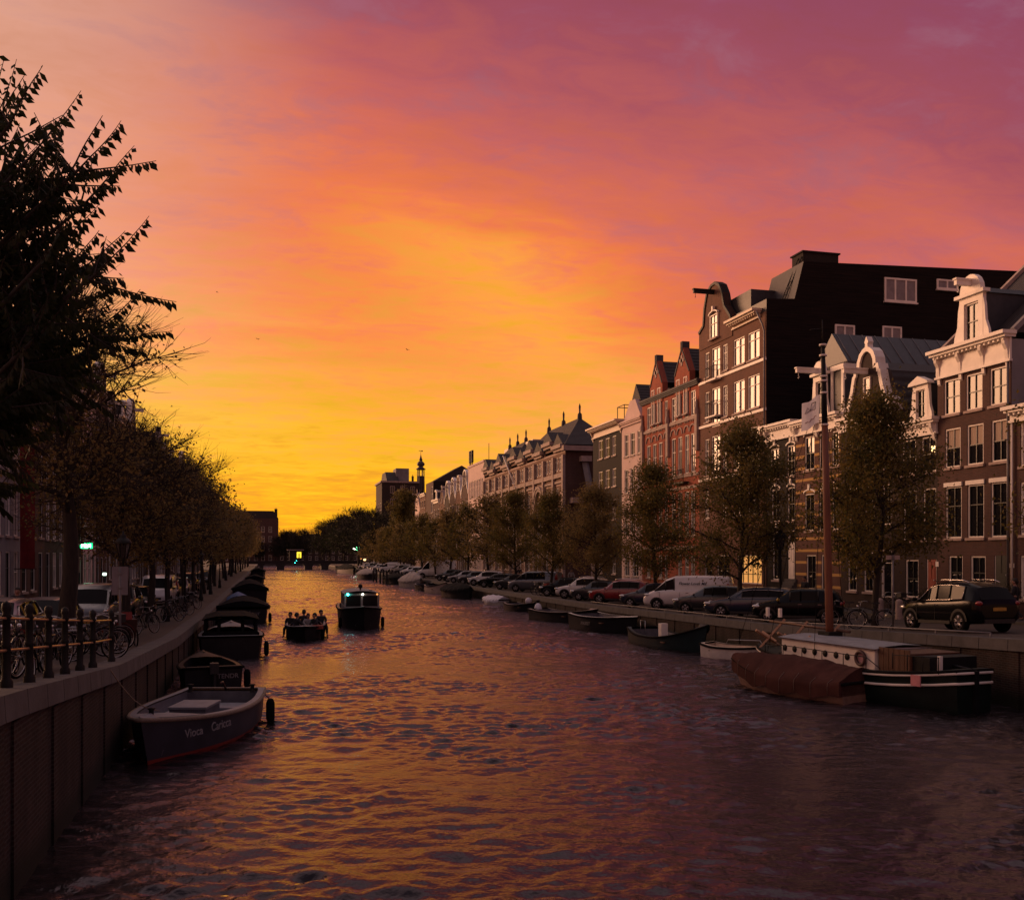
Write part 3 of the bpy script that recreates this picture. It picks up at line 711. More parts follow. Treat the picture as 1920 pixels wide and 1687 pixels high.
# --- B: banded brick house with round topped dormer
tB0 = t_at(FR, 1492)
B_ = House('brick house with yellow stone bands, white arched lintels and round topped white dormer', 'R', tB0, tB0-tC0, z_at(FR, t_at(FR, 1530), 800), BRICK_BAND, 10, None, GB)
B_.row(1519, 818, 881, [(1509, 1527), (1536, 1553), (1560, 1573)], 'arch_sash', **dk)
B_.row(1519, 925, 995, [(1509, 1527), (1536, 1553), (1560, 1573)], 'arch_sash', **dk)
B_.row(1530, 1040, 1105, [(1512, 1530), (1540, 1557)], 'sash', **dk)
B_.done(); zB = B_.H+.55; cornice(B_.root, B_.W, zB, .8, .5, consoles=3)
mb = MB(); zr = z_at(FR, 51.1, 652)-B_.zb
kx, kz = .75, 3.1
W = B_.W; xmB = tB0-51.1
for (poly, mi) in (([(0.0, zB-.05), (kx, zB+kz), (W-kx, zB+kz), (W, zB-.05)], 0), ([(kx, zB+kz), (xmB, zr+.9), (W-kx, zB+kz)], 1)): mb.prism(poly, .9, 11.5, mi)
mb.build('roof', [TILE_M, ZINC], B_.root)
for i in range(9):
    pass
mb = MB()
for i in range(12):
    y = 1.2+i*.85; mb.box(W-kx-.02, W-kx+.02, y, y+.06, 0, .01)
mb2 = MB()
for i in range(12):
    y = 1.2+i*.88; a = Vector((xmB, y, zr+.92)); b2 = Vector((W-kx, y, zB+kz+.03)); mb2.tube([a, b2], .03, 4)
mb2.build('roof_seams', GALV, B_.root)
dormer(B_.root, B_.lx(1537), zB, 1.25, 2.45, 'round', depth=3.0, cheeks=ZINC)
mb = MB(); mb.box(B_.lx(1577)-1.35, B_.lx(1577)-.1, .3, 3.4, zB, zB+2.5, 1); mb.box(B_.lx(1577)-1.4, B_.lx(1577)-.05, .18, 3.4, zB+2.5, zB+2.8, 0)
mb.box(B_.lx(1577)-1.38, B_.lx(1577)-1.18, .2, .3, zB, zB+2.5); mb.box(B_.lx(1577)-.3, B_.lx(1577)-.08, .2, .3, zB, zB+2.5); mb.build('side_dormer', [WHITE, ZINC_DK], B_.root)
beam(B_.root, B_.lx(1535), zB+2.7, 1.5)

# --- A: black narrow house
tA0 = t_at(FR, 1437)
A_ = House('narrow black brick house with white keystones, a white front door and plain white cornice', 'R', tA0, tA0-tB0, z_at(FR, t_at(FR, 1465), 815), BRICK_BLK, 10, None, GB)
A_.row(1453, 841, 897, [(1445, 1461), (1476, 1490)], 'arch_sash', **dk)
A_.row(1455, 917, 978, [(1447, 1462), (1477, 1490)], 'arch_sash', **dk)
A_.row(1457, 996, 1087, [(1449, 1464)], 'arch_tall', **dk)
A_.row(1485, 994, 1085, [(1477, 1490)], 'door', sill=0)
A_.done(); cornice(A_.root, A_.W, A_.H+.75, .95, .5, consoles=2)
door(A_.root, A_.lx(1478), A_.lz(1485, 1085), A_.lx(1489)-A_.lx(1478), 2.3, WHITE, .03); stoop(A_.root, A_.lx(1474), 1.3, -.1, A_.lz(1485, 1085))

# --- G: big brown building with black clad side wall
tG0 = t_at(FR, 1311)
G_ = House('large brown brick house with a bell gable, white bands and black boarded side wall', 'R', tG0, tG0-tA0, z_at(FR, t_at(FR, 1400), 601), BRICK_TAN, 20, WOOD_BLK, GB)
pr = [(1322, 1330), (1355, 1364), (1375, 1396), (1402, 1424)]
for ref, yt, yb in ((1413, 621, 673), (1413, 703, 765), (1415, 800, 876)):
    z0, z1 = yb, yt
    G_.row(ref, yt, yb, [pr[0], pr[1]], 'casement', glass=GLASS_HI); G_.row(ref, yt, yb, pr[2:], 'double', glass=GLASS_HI if ref == 1413 else GLASS)
    G_.row(ref, yt-3, yb+14, [(1334, 1350)], 'tall', sill=0, glass=GLASS_HI if yt < 750 else GLASS)
G_.row(1415, 905, 965, [pr[0], pr[1], pr[2], pr[3]], 'double')
G_.row(1406, 1040, 1094, [(1383, 1428)], 'grid', sill=0, glass=GLOW_ROOM, **dk)
G_.row(1406, 1040, 1094, [(1322, 1336), (1345, 1368)], 'sash', **dk)
G_.done(.1); zG = G_.H
mb = MB()
for (y_) in (675, 767, 878):
    z = G_.lz(1413, y_); mb.box(.0, G_.W, -.07, 0, z-.32, z-.13)
mb.build('stone_bands', WHITE, G_.root)
mb = MB(); mb.box(0, G_.W, -.1, 0, -.5, .9); mb.build('plinth', STONE_LT, G_.root)
gp = pxpoly(G_, [(1312, 624), (1320, 611), (1322, 579), (1327, 549), (1335, 534), (1343, 528), (1351, 532), (1357, 548), (1361, 572), (1372, 590), (1374, 601)])
gp = gp+[(gp[-1][0], zG-.6), (gp[0][0], zG-.6)]
mb = MB(); mb.prism(gp, -.06, .4); mb.build('gable', BRICK_TAN, G_.root)
mb = MB(); mb.strip([p for p in gp[:11]][::-1], -.15, .5, .2); mb.build('gable_trim', BLACK_IRON, G_.root)
add_window(G_.root, G_.lx(1335), -.22, G_.lz(1342, 634), G_.lx(1349)-G_.lx(1335), G_.lz(1342, 590)-G_.lz(1342, 634), 'arch_tall', glass=GLASS_HI, sill=1)
beam(G_.root, G_.lx(1340), G_.lz(1340, 549), 1.7, BLACK_IRON)
cornice(G_.root, G_.W-.8, zG+.35, .5, .7, x0=G_.lx(1372)+.25, m_=CREAM)
for (y0_, y1_) in ((712, 688), (780, 754)):   # French balconies
    mb = MB(); x0, x1 = G_.lx(1332), G_.lx(1352); za, zb = G_.lz(1342, y0_), G_.lz(1342, y1_)
    mb.box(x0, x1, -.45, 0, za-.1, za, 1)
    for p in ((x0, -.4), (x1, -.4)): mb.tube([(p[0], p[1], za), (p[0], p[1], zb)], .03, 6); mb.tube([(p[0], p[1], zb), (p[0], 0, zb)], .02, 6)
    mb.tube([(x0, -.4, zb), (x1, -.4, zb)], .025, 6)
    for i in range(1, 9): x = x0+(x1-x0)*i/9; mb.tube([(x, -.4, za), (x, -.4, zb)], .012, 4)
    mb.build('balcony', [BLACK_IRON, WHITE], G_.root)
mb = MB(); mb.tube([(G_.W-.55, -.45, zG+.1), (G_.W-.3, -.15, zG-.8), (G_.W-.12, -.1, zG-1.3), (G_.W-.12, -.1, 0)], .06, 8); mb.build('drainpipe', GALV, G_.root)
# side wall top: black boarded attic with flat roof
t57 = tA0
def zside(px, py):
    k = k_(px); n = t57*(SA+CA*k)/(CA-SA*k); return n-FR, z_at(n, t57, py)-G_.zb
pts = [zside(*p) for p in ((1437, 560), (1490, 560), (1507, 490), (1620, 494), (1750, 500), (1886, 506))]
Wd = G_.W; mb = MB(); D0 = 20.0
prof = [(0.0, zG), pts[0], pts[1], pts[2], (D0, pts[5][1]), (D0, zG)]
prof = [(max(0.02, a), b) for a, b in prof]
prof2 = [(a, min(b, zG+1.2)) if i in (1, 2) else (a, b) for i, (a, b) in enumerate(prof)]
vs = [(Wd-.02, a, b) for a, b in prof]+[(Wd-4.2, a, b) for a, b in prof]
n_ = len(prof); mb.add(vs, [tuple(range(n_)), tuple(range(2*n_-1, n_-1, -1))], 0); mb.add(vs, [(i, i+n_, (i+1) % n_+n_, (i+1) % n_) for i in range(n_)], 1)
mb.build('attic', [WOOD_BLK, ZINC_DK], G_.root)
mb = MB(); mb.prism([(.3, zG), (1.6, zG+2.35), (Wd-3.2, zG+2.35), (Wd-3.2, zG)], 0.6, 12)
vs = mb.v; mb.build('roof', [ZINC_DK], G_.root)
a_, z_ = zside(1497, 505)
mb = MB(); mb.box(Wd-9, Wd-4.25, a_+1.0, 19, zG, z_-.25); mb.box(Wd-9.15, Wd-4.22, a_+.8, 19, z_-.25, z_, 1); mb.build('penthouse', [STUCCO_GR, CREAM], G_.root)
a_, z_ = zside(1492, 508); a2, z2 = zside(1580, 470)
mb = MB(); mb.box(Wd-1.9, Wd-.5, a_+.85, a2, z_-.2, z2-.15); mb.box(Wd-2.0, Wd-.4, a_+.75, a2+.1, z2-.15, z2-.05); mb.build('chimney', [BRICK_BLK], G_.root)
for (pa, pb, yt, yb, nn) in ((1658, 1718, 520, 569, 3), (1565, 1602, 608, 636, 2), (1654, 1690, 611, 638, 2), (1756, 1795, 523, 545, 2)):
    a0, zt1 = zside(pa, yt); a1, zb1 = zside(pb, yb); w_, h_ = a1-a0, zt1-zb1
    mb = MB(); b_ = .12; X0 = Wd-.02; X1 = Wd+.07
    mb.box(X0, X1, a0, a0+b_, zb1, zb1+h_); mb.box(X0, X1, a1-b_, a1, zb1, zb1+h_); mb.box(X0, X1, a0+b_, a1-b_, zb1+h_-b_, zb1+h_); mb.box(X0, X1, a0+b_, a1-b_, zb1, zb1+b_); mb.box(X0, X1+.08, a0-.05, a1+.05, zb1-.1, zb1)
    for i in range(1, nn): y = a0+w_*i/nn; mb.box(X0, X1-.01, y-b_/2, y+b_/2, zb1+b_, zb1+h_-b_)
    f = mb.build('side_window', WHITE, G_.root)
    p = MB(); p.add([(Wd+.02, a0+b_, zb1+b_), (Wd+.02, a1-b_, zb1+b_), (Wd+.02, a1-b_, zb1+h_-b_), (Wd+.02, a0+b_, zb1+h_-b_)], [(0, 1, 2, 3)]); p.build('pane', mat('side_blind', (.22, .2, .2), .3), f)
mb = MB(); x_, z1 = G_.lx(1412), zG
for s_ in (0, .42): mb.tube([(x_+s_, 1.6, z1), (x_+s_+.75, 3.0, z1+4.0)], .035, 6)
for i in range(9): f_ = i/9+.05; mb.tube([(x_+.75*f_, 1.6+1.4*f_, z1+4*f_), (x_+.42+.75*f_, 1.6+1.4*f_, z1+4*f_)], .02, 5)
mb.build('roof_ladder', BLACK_IRON, G_.root)

# --- H: red neo-gothic twin gabled building
tH0 = t_at(FR, 1204)
H_ = House('orange red brick building with twin pointed gables and white stone tracery', 'R', tH0, tH0-tG0, z_at(FR, t_at(FR, 1250), 738), BRICK_RED, 14, None, GB)
cols = [(1213, 1220), (1224, 1231), (1235, 1242), (1246, 1252), (1259, 1267), (1271, 1279), (1284, 1292), (1295, 1304)]
H_.row(1299, 732, 779, cols, 'casement', glass=GLASS_HI); H_.row(1264, 822, 892, cols, 'tall', glass=GLASS_HI)
H_.row(1264, 925, 1005, cols, 'tall'); H_.row(1264, 1040, 1085, cols[:4]+cols[5:], 'sash')
H_.done(.3); zH = H_.H
roof_parallel(H_.root, H_.W, zH, 4.6, 13)
for (ax, ay, lx_, ly, rx_, ry) in ((1232, 677, 1221, 726, 1243, 715), (1281, 652, 1267, 705, 1294, 694)):
    P = pxpoly(H_, [(lx_, ly), (ax, ay), (rx_, ry)]); xc = (P[0][0]+P[2][0])/2; hw = (P[2][0]-P[0][0])/2+.05; za = P[1][1]; zb = min(P[0][1], P[2][1])
    mb = MB(); mb.prism([(xc-hw, zH-.5), (xc+hw, zH-.5), (xc+hw, zb), (xc+.18, za), (xc-.18, za), (xc-hw, zb)], -.08, .4); g = mb.build('gable', BRICK_RED, H_.root)
    mb = MB(); mb.strip([(xc+hw, zb), (xc+.18, za-.2), (xc+.18, za+.5), (xc-.18, za+.5), (xc-.18, za-.2), (xc-hw, zb)], -.14, .5, .12); mb.box(xc-.16, xc+.16, -.1, .4, za-.2, za+.5); mb.build('coping', STONE, g)
    mb = MB(); zc = (zb+za)/2
    for r_ in ((.14, .42), (.42, .14)): mb.box(xc-r_[0], xc+r_[0], -.13, -.08, zc-r_[1], zc+r_[1])
    mb.build('ornament', STONE_LT, g)
    for s_ in (-.5, .5): add_window(g, xc+s_*hw-.32, -.16, zH-2.2, .64, 2.9, 'casement', glass=GLASS_HI)
    mb = MB(); mb.prism([(xc-hw, zb), (xc, za), (xc+hw, zb)], .4, 5.5); mb.build('gable_roof', TILE_M, g)
mb = MB(); zb1, zb2 = H_.lz(1264, 797), H_.lz(1264, 816)
mb.box(0, H_.W, -.1, 0, zb1-.02, zb1+.2); mb.box(0, H_.W, -.08, 0, H_.lz(1264, 895)-.15, H_.lz(1264, 895)+.05)
for a, b_ in cols:
    x0, x1 = H_.lx(a)-.12, H_.lx(b_)+.12; xc = (x0+x1)/2; w_ = (x1-x0)/2
    mb.strip([(xc+w_*math.cos(math.pi*i/8), zb2-.05+.55*math.sin(math.pi*i/8)) for i in range(9)], -.08, 0, .1)
    for q in (-.3, 0, .3): mb.box(xc+q*w_*2-.035, xc+q*w_*2+.035, -.06, 0, zb2+.65, zb1)
for x in (.25, H_.W/2, H_.W-.25):
    mb.box(x-.2, x+.2, -.2, 0, zb1-2.5, zb1+.3); mb.lathe([(.2, zb1+.3), (.22, zb1+.6), (.1, zb1+.9), (.13, zb1+1.1), (.001, zb1+1.7)], 6, 0, (x, -.1, 0))
for zz in (.62, .66): pass
mb.box(0, H_.W, -.07, 0, H_.lz(1264, 920), H_.lz(1264, 915)); mb.box(0, H_.W, -.3, 0, H_.lz(1264, 1030), H_.lz(1264, 1024))
mb.build('tracery', STONE_LT, H_.root); cornice(H_.root, H_.W, zH+.15, .3, .3, m_=STONE, dent=False)
for a_ in (1232, 1276):
    mb = MB(); x0, x1 = H_.lx(a_-9), H_.lx(a_+16); z = H_.lz(1276, 905)
    if a_ == 1276:
        mb.box(x0, x1, -.5, 0, z-.12, z)
        for i in range(12): x = x0+.04+(x1-x0-.08)*i/11; mb.tube([(x, -.46, z), (x, -.46, z+.95)], .02, 4)
        mb.tube([(x0, -.46, z+.95), (x1, -.46, z+.95)], .03, 6); mb.build('balcony', BLACK_IRON, H_.root)

# --- I1, I2
tI0 = t_at(FR, 1166)
I1 = House('narrow pale stuccoed house with a blunt gable, left of the orange red building', 'R', tI0, tI0-tH0, z_at(FR, t_at(FR, 1185), 790), STUCCO, 10, None, GB)
I1.row(1176, 814, 856, [(1171, 1178), (1182, 1190), (1195, 1201)], 'casement', glass=GLASS_HI); I1.row(1176, 880, 925, [(1171, 1178), (1182, 1190), (1195, 1201)], 'casement'); I1.row(1176, 950, 1000, [(1171, 1178), (1182, 1190), (1195, 1201)], 'sash'); I1.row(1176, 1040, 1080, [(1171, 1180), (1186, 1197)], 'sash')
I1.done(); mb = MB(); mb.prism([(.1, I1.H), (I1.W-.1, I1.H), (I1.W*.66, I1.lz(1190, 748)), (I1.W*.42, I1.lz(1190, 748))], 0, .4); mb.build('gable', STUCCO, I1.root)
roof_perp(I1.root, I1.W, I1.H, 3.4, 9.5, y0=.4); cornice(I1.root, I1.W, I1.H+.2, .4, .3, dent=False, m_=STUCCO)
tJ = t_at(FR, 1112)
I2 = House('black brick corner house with deep cream cornice and nine white windows', 'R', tJ, tJ-tI0, z_at(FR, t_at(FR, 1140), 805), BRICK_BLK, 10, None, GB)
c3 = [(1122, 1130), (1135, 1143), (1148, 1155)]
I2.row(1139, 821, 857, c3, 'sash', glass=GLASS_HI); I2.row(1139, 881, 914, c3, 'sash', glass=GLASS_HI); I2.row(1139, 938, 975, c3, 'sash'); I2.row(1139, 1040, 1075, [c3[0], c3[2]], 'sash')
I2.done(); cornice(I2.root, I2.W, I2.H+.5, .9, .8, m_=CREAM, consoles=2)
mb = MB()
for (x_, y_) in ((I2.W-2.2, .4), (I2.W-.4, .4), (I2.W-2.2, 2.4), (I2.W-.4, 2.4)): mb.tube([(x_, y_, I2.H+.4), (x_, y_, I2.H+1.9)], .04, 5)
mb.tube([(I2.W-2.2, .4, I2.H+1.9), (I2.W-.4, .4, I2.H+1.9), (I2.W-.4, 2.4, I2.H+1.9), (I2.W-2.2, 2.4, I2.H+1.9)], .04, 5, closed=True); mb.build('roof_railing', BLACK_IRON, I2.root)

# --- J: long school-like building with arches
tJ0, tJ1 = t_at(FR, 908), t_at(FR, 1060)
J = House('long brick building with pinnacled roof, stone window bays and big round arches', 'R', tJ0, tJ0-tJ1, z_at(FR, tJ1, 838), BRICK_SCH, 16, BRICK_PUR, GB, cat='building')
nb = 10; bw = J.W/nb; z1 = J.lz(1060, 895)
for i in range(nb):
    x = i*bw+bw/2
    for q in (-1.15, 0, 1.15): J.win(x+q-.4, x+q+.4, z1+.9, J.H-.9, 'tall', sill=0)
    if i % 3 == 1: J.win(x-1.3, x+1.3, 5.2, z1-2.2, 'grid', sill=0)
    else:
        for q in (-1.0, 1.0): J.win(x+q-.45, x+q+.45, 5.6, z1-1.0, 'tall', sill=1)
    for q in (-1.0, 1.0): J.win(x+q-.45, x+q+.45, 1.2, 3.6, 'tall', sill=1)
J.done(); zJ = J.H; mb = MB(); cb = MB()
mb.box(0, J.W, -.25, 0, z1+.1, z1+.6); mb.box(0, J.W, -.15, 0, z1-.5, z1-.25); mb.box(0, J.W, -.2, 0, 4.4, 4.8)
for i in range(nb+1): x = min(J.W-.3, max(.3, i*bw)); mb.box(x-.28, x+.28, -.3, 0, .2, zJ-.8)
for i in range(nb):
    x = i*bw+bw/2; hgt = .9 if i % 2 == 0 else .2
    mb.box(x-1.8, x+1.8, -.55, .2, zJ-.2+hgt, zJ+.2+hgt); mb.box(x-1.6, x+1.6, -.3, .2, zJ-.5+hgt, zJ-.2+hgt)
    mb.box(x-1.75, x+1.75, 0, 1.6, zJ-.3, zJ-.2+hgt, 1); cb.prism([(x-1.9, zJ+.2+hgt), (x+1.9, zJ+.2+hgt), (x, zJ+1.5+hgt)], -.3, 3.0)
    if i % 3 == 1:
        for r_, y_ in ((1.75, -.26), (2.1, -.34)): mb.strip([(x+r_*math.cos(math.pi*k/14), z1-2.4+r_*math.sin(math.pi*k/14)) for k in range(15)], y_, 0, .3)
mb.build('stone_trim', [STONE_LT, BRICK_SCH], J.root); cb.build('dormer_roofs', TILE_M, J.root)
mb = MB(); e = .4; zt = zJ+3.9
for (xa, xb) in ((0, J.W*.42), (J.W*.5, J.W)):
    vs = [(xa-e, -.2, zJ+.3), (xb+e, -.2, zJ+.3), (xb+e, 6.4, zJ+.3), (xa-e, 6.4, zJ+.3), (xa+4, 3.0, zt), (xb-4, 3.0, zt)]
    mb.add(vs, [(0, 1, 5, 4), (1, 2, 5), (2, 3, 4, 5), (3, 0, 4), (3, 2, 1, 0)])
    for x in (xa+4, (xa+xb)/2, xb-4): mb.lathe([(.3, zt-.3), (.25, zt+.4), (.1, zt+.6), (.13, zt+1.3), (.001, zt+1.7)], 6, 0, (x, 3.0, 0))
mb.build('roof', TILE_M, J.root)
mb = MB(); mb.box(J.W*.42, J.W*.5, 2, 9, zJ, zJ+3.0); mb.box(J.W*.42-.15, J.W*.5+.15, 1.9, 9, zJ+3.0, zJ+3.3); mb.box(.5, 4, 3, 9, zJ, zJ+4); mb.build('roof_hut', [CREAM], J.root)
# raking shores against the end wall
mb = MB()
for y_ in (2.2, 6.0): mb.tube([(J.W+.3, y_, zJ-1.6), (J.W+2.4, y_+.6, zJ-8.5), (J.W+2.9, y_+.8, .2)], .38, 4, smooth=False); mb.box(J.W, J.W+.9, y_-.6, y_+.6, zJ-1.6, zJ-1.0, 1)
mb.box(J.W-.2, J.W+.6, -.4, 15, zJ-.4, zJ+.15, 1); mb.box(J.W, J.W+1.0, .5, 1.8, zJ-6.2, zJ-5.6, 1); mb.build('raking_shores', [STUCCO_GR, STONE_LT], J.root)
mb = MB(); mb.tube([(J.W*.62, -.3, z1-3.5), (J.W*.62-1.2, -3.0, z1+4.0)], .07, 6); mb.build('flagpole', WHITE, J.root)

# --- K: flat white building
tK0 = t_at(FR, 878)
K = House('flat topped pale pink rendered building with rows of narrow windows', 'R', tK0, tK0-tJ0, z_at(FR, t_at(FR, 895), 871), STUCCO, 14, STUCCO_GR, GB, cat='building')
for i in range(9):
    x = .6+i*(K.W-1.2)/9
    for z in (K.H-5.2, K.H-9.6, 3.5, .8): K.win(x+.25, x+1.05, z, z+(2.9 if z > 6 else 2.0), 'tall', sill=0)
K.done(); mb = MB(); mb.box(-.1, K.W+.1, -.15, 14, K.H, K.H+.3); mb.box(0, K.W, -.12, 0, K.H-6.0, K.H-5.8); mb.build('parapet', STUCCO, K.root)
mb = MB(); mb.tube([(2, 3, K.H), (2, 3, K.H+4)], .05, 5); mb.build('aerial', BLACK_IRON, K.root)

# --- generic gabled canal houses
def generic(label, side, tl, W, ztop, wm, style, group, seed, n=None, side_m=None, D=10, hi=False, full=True, fm=None, nw=None):
    r = random.Random(seed)
    h = House(label, side, tl, W, ztop, wm, D, side_m, group, n=n)
    nw = nw or (3 if W > 4.8 else 2); step = W/nw; ww = min(1.15, step*.58)
    z = .7 if r.random() < .5 else 1.0; fl = 0
    while z+1.6 < h.H-.5:
        hh = min([2.3, 2.5, 2.2, 1.9, 1.6][min(fl, 4)], h.H-.7-z)
        if hh < .9: break
        for i in range(nw):
            x = step*(i+.5)-ww/2
            if fl == 0 and i == (seed % nw): h.win(x, x+ww, .1, z+hh, 'door', sill=0, **dk)
            else: h.win(x, x+ww, z, z+hh, 'sash' if seed % 3 else 'tall', sill=1, glass=(GLASS_HI if hi and fl >= 2 else GLASS), fm=fm, sm_=(FRAME_DK if seed % 2 else None), blind=(.5 if r.random() < .2 and full else 0))
        z += hh+r.uniform(.75, .95); fl += 1
    h.done(); H = h.H
    if style == 'cornice':
        cornice(h.root, W, H+.35, .6, .45, consoles=2); roof_parallel(h.root, W, H+.3, 3.4, D-.5); dormer(h.root, W/2, H+.35, 1.1, 1.5, 'ped', glass=GLASS)
    elif style == 'flat': cornice(h.root, W, H+.3, .5, .4)
    elif style == 'spout':
        xm = W/2; mb = MB(); mb.prism([(.05, H), (W-.05, H), (xm+.5, H+3.0), (xm+.5, H+3.7), (xm-.5, H+3.7), (xm-.5, H+3.0)], 0, .4); g = mb.build('gable', wm, h.root)
        mb = MB(); mb.strip([(W, H), (xm+.5, H+3.0), (xm+.5, H+3.7), (xm-.5, H+3.7), (xm-.5, H+3.0), (0, H)], -.08, .5, .14); mb.build('coping', STONE_LT, g)
        add_window(g, xm-.35, -.12, H+.5, .7, 1.1, 'single', glass=GLASS); roof_perp(h.root, W, H, 3.0, D, y0=.4); beam(h.root, xm, H+2.6, 1.1)
    else:  # neck / bell
        xm = W/2; nk = W*.2; hw = W/2-.05
        hf = [(hw, H), (hw-.2, H+.5), (hw*.72, H+1.0), (nk*1.15, H+1.9), (nk, H+2.5), (nk, H+3.2)]
        ar = [(nk*.92, H+3.5), (nk*.6, H+3.8), (0, H+4.0)]
        P = [(xm+a, z_) for a, z_ in hf+ar]+[(xm-a, z_) for a, z_ in (hf+ar)[::-1][1:]]
        mb = MB(); mb.prism(P, 0, .35); g = mb.build('gable', wm, h.root); mb = MB(); mb.strip(P[::-1], -.1, .45, .22); mb.build('coping', WHITE, g)
        add_window(g, xm-.33, -.12, H+1.5, .66, 1.2, 'single', glass=GLASS); roof_perp(h.root, W, H, 3.1, D, y0=.36); beam(h.root, xm, H+3.0, 1.1)
    if r.random() < .6: chimney(h.root, W*.8, D*.5, H+2.6, 1.4)
    return h
# L row on the right bank, far
t = tK0-.0; seeds = 0
specsL = [(5.6, 14.4, BRICK_PUR, 'neck', 'narrow brick house with white bell gable next to the pale pink building'),
          (5.2, 13.9, BRICK_TAN, 'neck', 'second white edged bell gable house beyond the pale pink building'),
          (5.4, 13.9, BRICK_PUR, 'neck', 'third white edged bell gable house beyond the pale pink building'),
          (5.2, 13.7, BRICK_DK, 'neck', 'fourth bell gable house beyond the pale pink building, darker brick'),
          (5.6, 13.7, BRICK_TAN, 'spout', 'pointed gable house between the white bell gables and the corner bay'),
          (7.0, 14.8, BRICK_PUR, 'cornice', 'far brick house with cornice and dormer below the onion domed turret')]
for i, (W, zt, wm, st, lab) in enumerate(specsL):
    t += W; generic(lab, 'R', t, W, zt, wm, st, GB, 11+i, hi=True, full=False)
tL = t
# tall dark roof block behind the gables with antennas
bl = House('tall dark slate roofed block with antenna masts rising behind the white bell gables', 'R', 238, 34, 21.4, BRICK_BLK, 12, None, GB, n=FR+10.5, cat='building')
bl.done(); mb = MB(); mb.box(.0, 33.8, .5, 11, bl.H, bl.H+1.7); mb.build('roof_storey', STUCCO_GR, bl.root)
mb = MB()
for x in (30.5, 31.6, 33.2): mb.tube([(x, 1, bl.H+1.4), (x, 1, bl.H+5.4)], .1, 6); mb.box(x-.22, x+.22, .8, 1.2, bl.H+3.2, bl.H+5.8)
mb.build('antenna_masts', BLACK_IRON, bl.root)
# corner house with bay and onion turret
bay = House('corner building with tall lit bay window under the onion domed turret', 'R', tL+9, 9, z_at(FR, tL+5, 905), BRICK_PUR, 12, BRICK_BLK, GB, cat='building')
for z in (.8, 4.2, 7.6): 
    for x in (1, 3.6, 6.2): bay.win(x, x+1.2, z, z+2.3, 'sash')
bay.win(6.6, 8.4, bay.H-6.2, bay.H-1.0, 'double', glass=lamp_mat('bay_sky_glow', (1, .55, .18), .55) if False else GLASS_HI)
bay.done(); roof_parallel(bay.root, 9, bay.H, 3.2, 11, m_=TILE_M)
b2_ = House('slate roofed building carrying the onion domed turret', 'R', 276, 37, 21.3, BRICK_BLK, 14, None, GB, n=FR+10.5, cat='building'); b2_.done(); roof_parallel(b2_.root, 37, b2_.H, 3.6, 14)
kt = k_(789); nT, = (FR+17.5,); tT = t_at(nT, 789); zt = z_at(nT, tT, 893)
tur = MB(); s_ = depth(nT, tT)/F
def ty(py): return z_at(nT, tT, py)-zt
for k in range(6):
    th = k*math.pi/3; tur.tube([(math.cos(th)*7*s_, math.sin(th)*7*s_, -6), (math.cos(th)*6.2*s_, math.sin(th)*6.2*s_, ty(880))], .14, 5)
tur.lathe([(6*s_, -8), (6*s_, -.4), (7*s_, 0.0), (6*s_, .1), (.01, .1)], 8, 0, smooth=False)
tur.lathe([(6*s_, ty(881)), (10*s_, ty(880)), (5*s_, ty(876)), (4*s_, ty(875)), (7*s_, ty(872)), (7.4*s_, ty(869)), (5*s_, ty(866)), (2.2*s_, ty(864)), (3.4*s_, ty(863)), (1.6*s_, ty(857)), (.4*s_, ty(852)), (.3*s_, ty(845)), (.01, ty(844.5))], 10)
tur.tube([(-4*s_, 0, ty(845)), (3*s_, 0, ty(845))], .08, 4); tur.sphere((2.5*s_, 0, ty(845.5)), .25, 6, 5)
o = tur.build('turret', mat('turret_lead', (.05, .04, .04), .6), None); o.location = (nT, tT, zt); tag(o, 'onion domed open turret with weather vane against the yellow sky', 'turret')
# M: far tall building
tM = t_at(FR+2, 716); kM = k_(786); nM2 = tM*(SA+CA*kM)/(CA-SA*kM)
M_ = House('large far dark brick building with roof hut, leftmost of the right bank skyline', 'R', tM+16, 16, z_at(FR+8, tM, 905), BRICK_DK, nM2-FR-2, BRICK_DK, GB, n=FR+2, cat='building')
for x in (2, 7, 12):
    for z in (1, 5, 9, 13, 17): M_.win(x, x+1.8, z, z+2.2, 'sash')
M_.done(); mb = MB(); mb.box(-.3, M_.W+.3, -.4, M_.D, M_.H, M_.H+.5, 1); mb.prism([(0, M_.H+.5), (M_.W, M_.H+.5), (M_.W-4, M_.H+3.5), (4, M_.H+3.5)], 1.5, M_.D*.45); mb.build('roof', [TILE_M, STONE_LT], M_.root)
mb = MB(); mb.box(M_.W-9, M_.W-2, M_.D*.4, M_.D*.75, M_.H+.4, M_.H+4.6); mb.build('roof_hut', STUCCO_GR, M_.root); chimney(M_.root, M_.W-2, M_.D*.85, M_.H+.5, 1.6)
for y in (2.5, 5.6, 8.7, 11.8):
    for z in (M_.H-3.2, M_.H-7.0, M_.H-10.8):
        if y+1.4 < M_.D:
            mb = MB(); X = M_.W; mb.box(X, X+.1, y, y+1.4, z, z+.12); mb.box(X, X+.1, y, y+1.4, z+2.0, z+2.15); mb.box(X, X+.1, y, y+.14, z+.12, z+2.0); mb.box(X, X+.1, y+1.26, y+1.4, z+.12, z+2.0); mb.box(X, X+.08, y+.64, y+.76, z+.12, z+2.0); f = mb.build('side_window', STONE_LT, M_.root)
            p = MB(); p.add([(X+.03, y+.1, z+.1), (X+.03, y+1.3, z+.1), (X+.03, y+1.3, z+2.05), (X+.03, y+.1, z+2.05)], [(0, 1, 2, 3)]); p.build('pane', GLASS, f, fix=False)
generic('far brick house with white cornice standing between the corner bay and the big dark building', 'R', tL+17, 7.5, 17.0, BRICK_TAN, 'flat', GB, 31, hi=True, full=False)
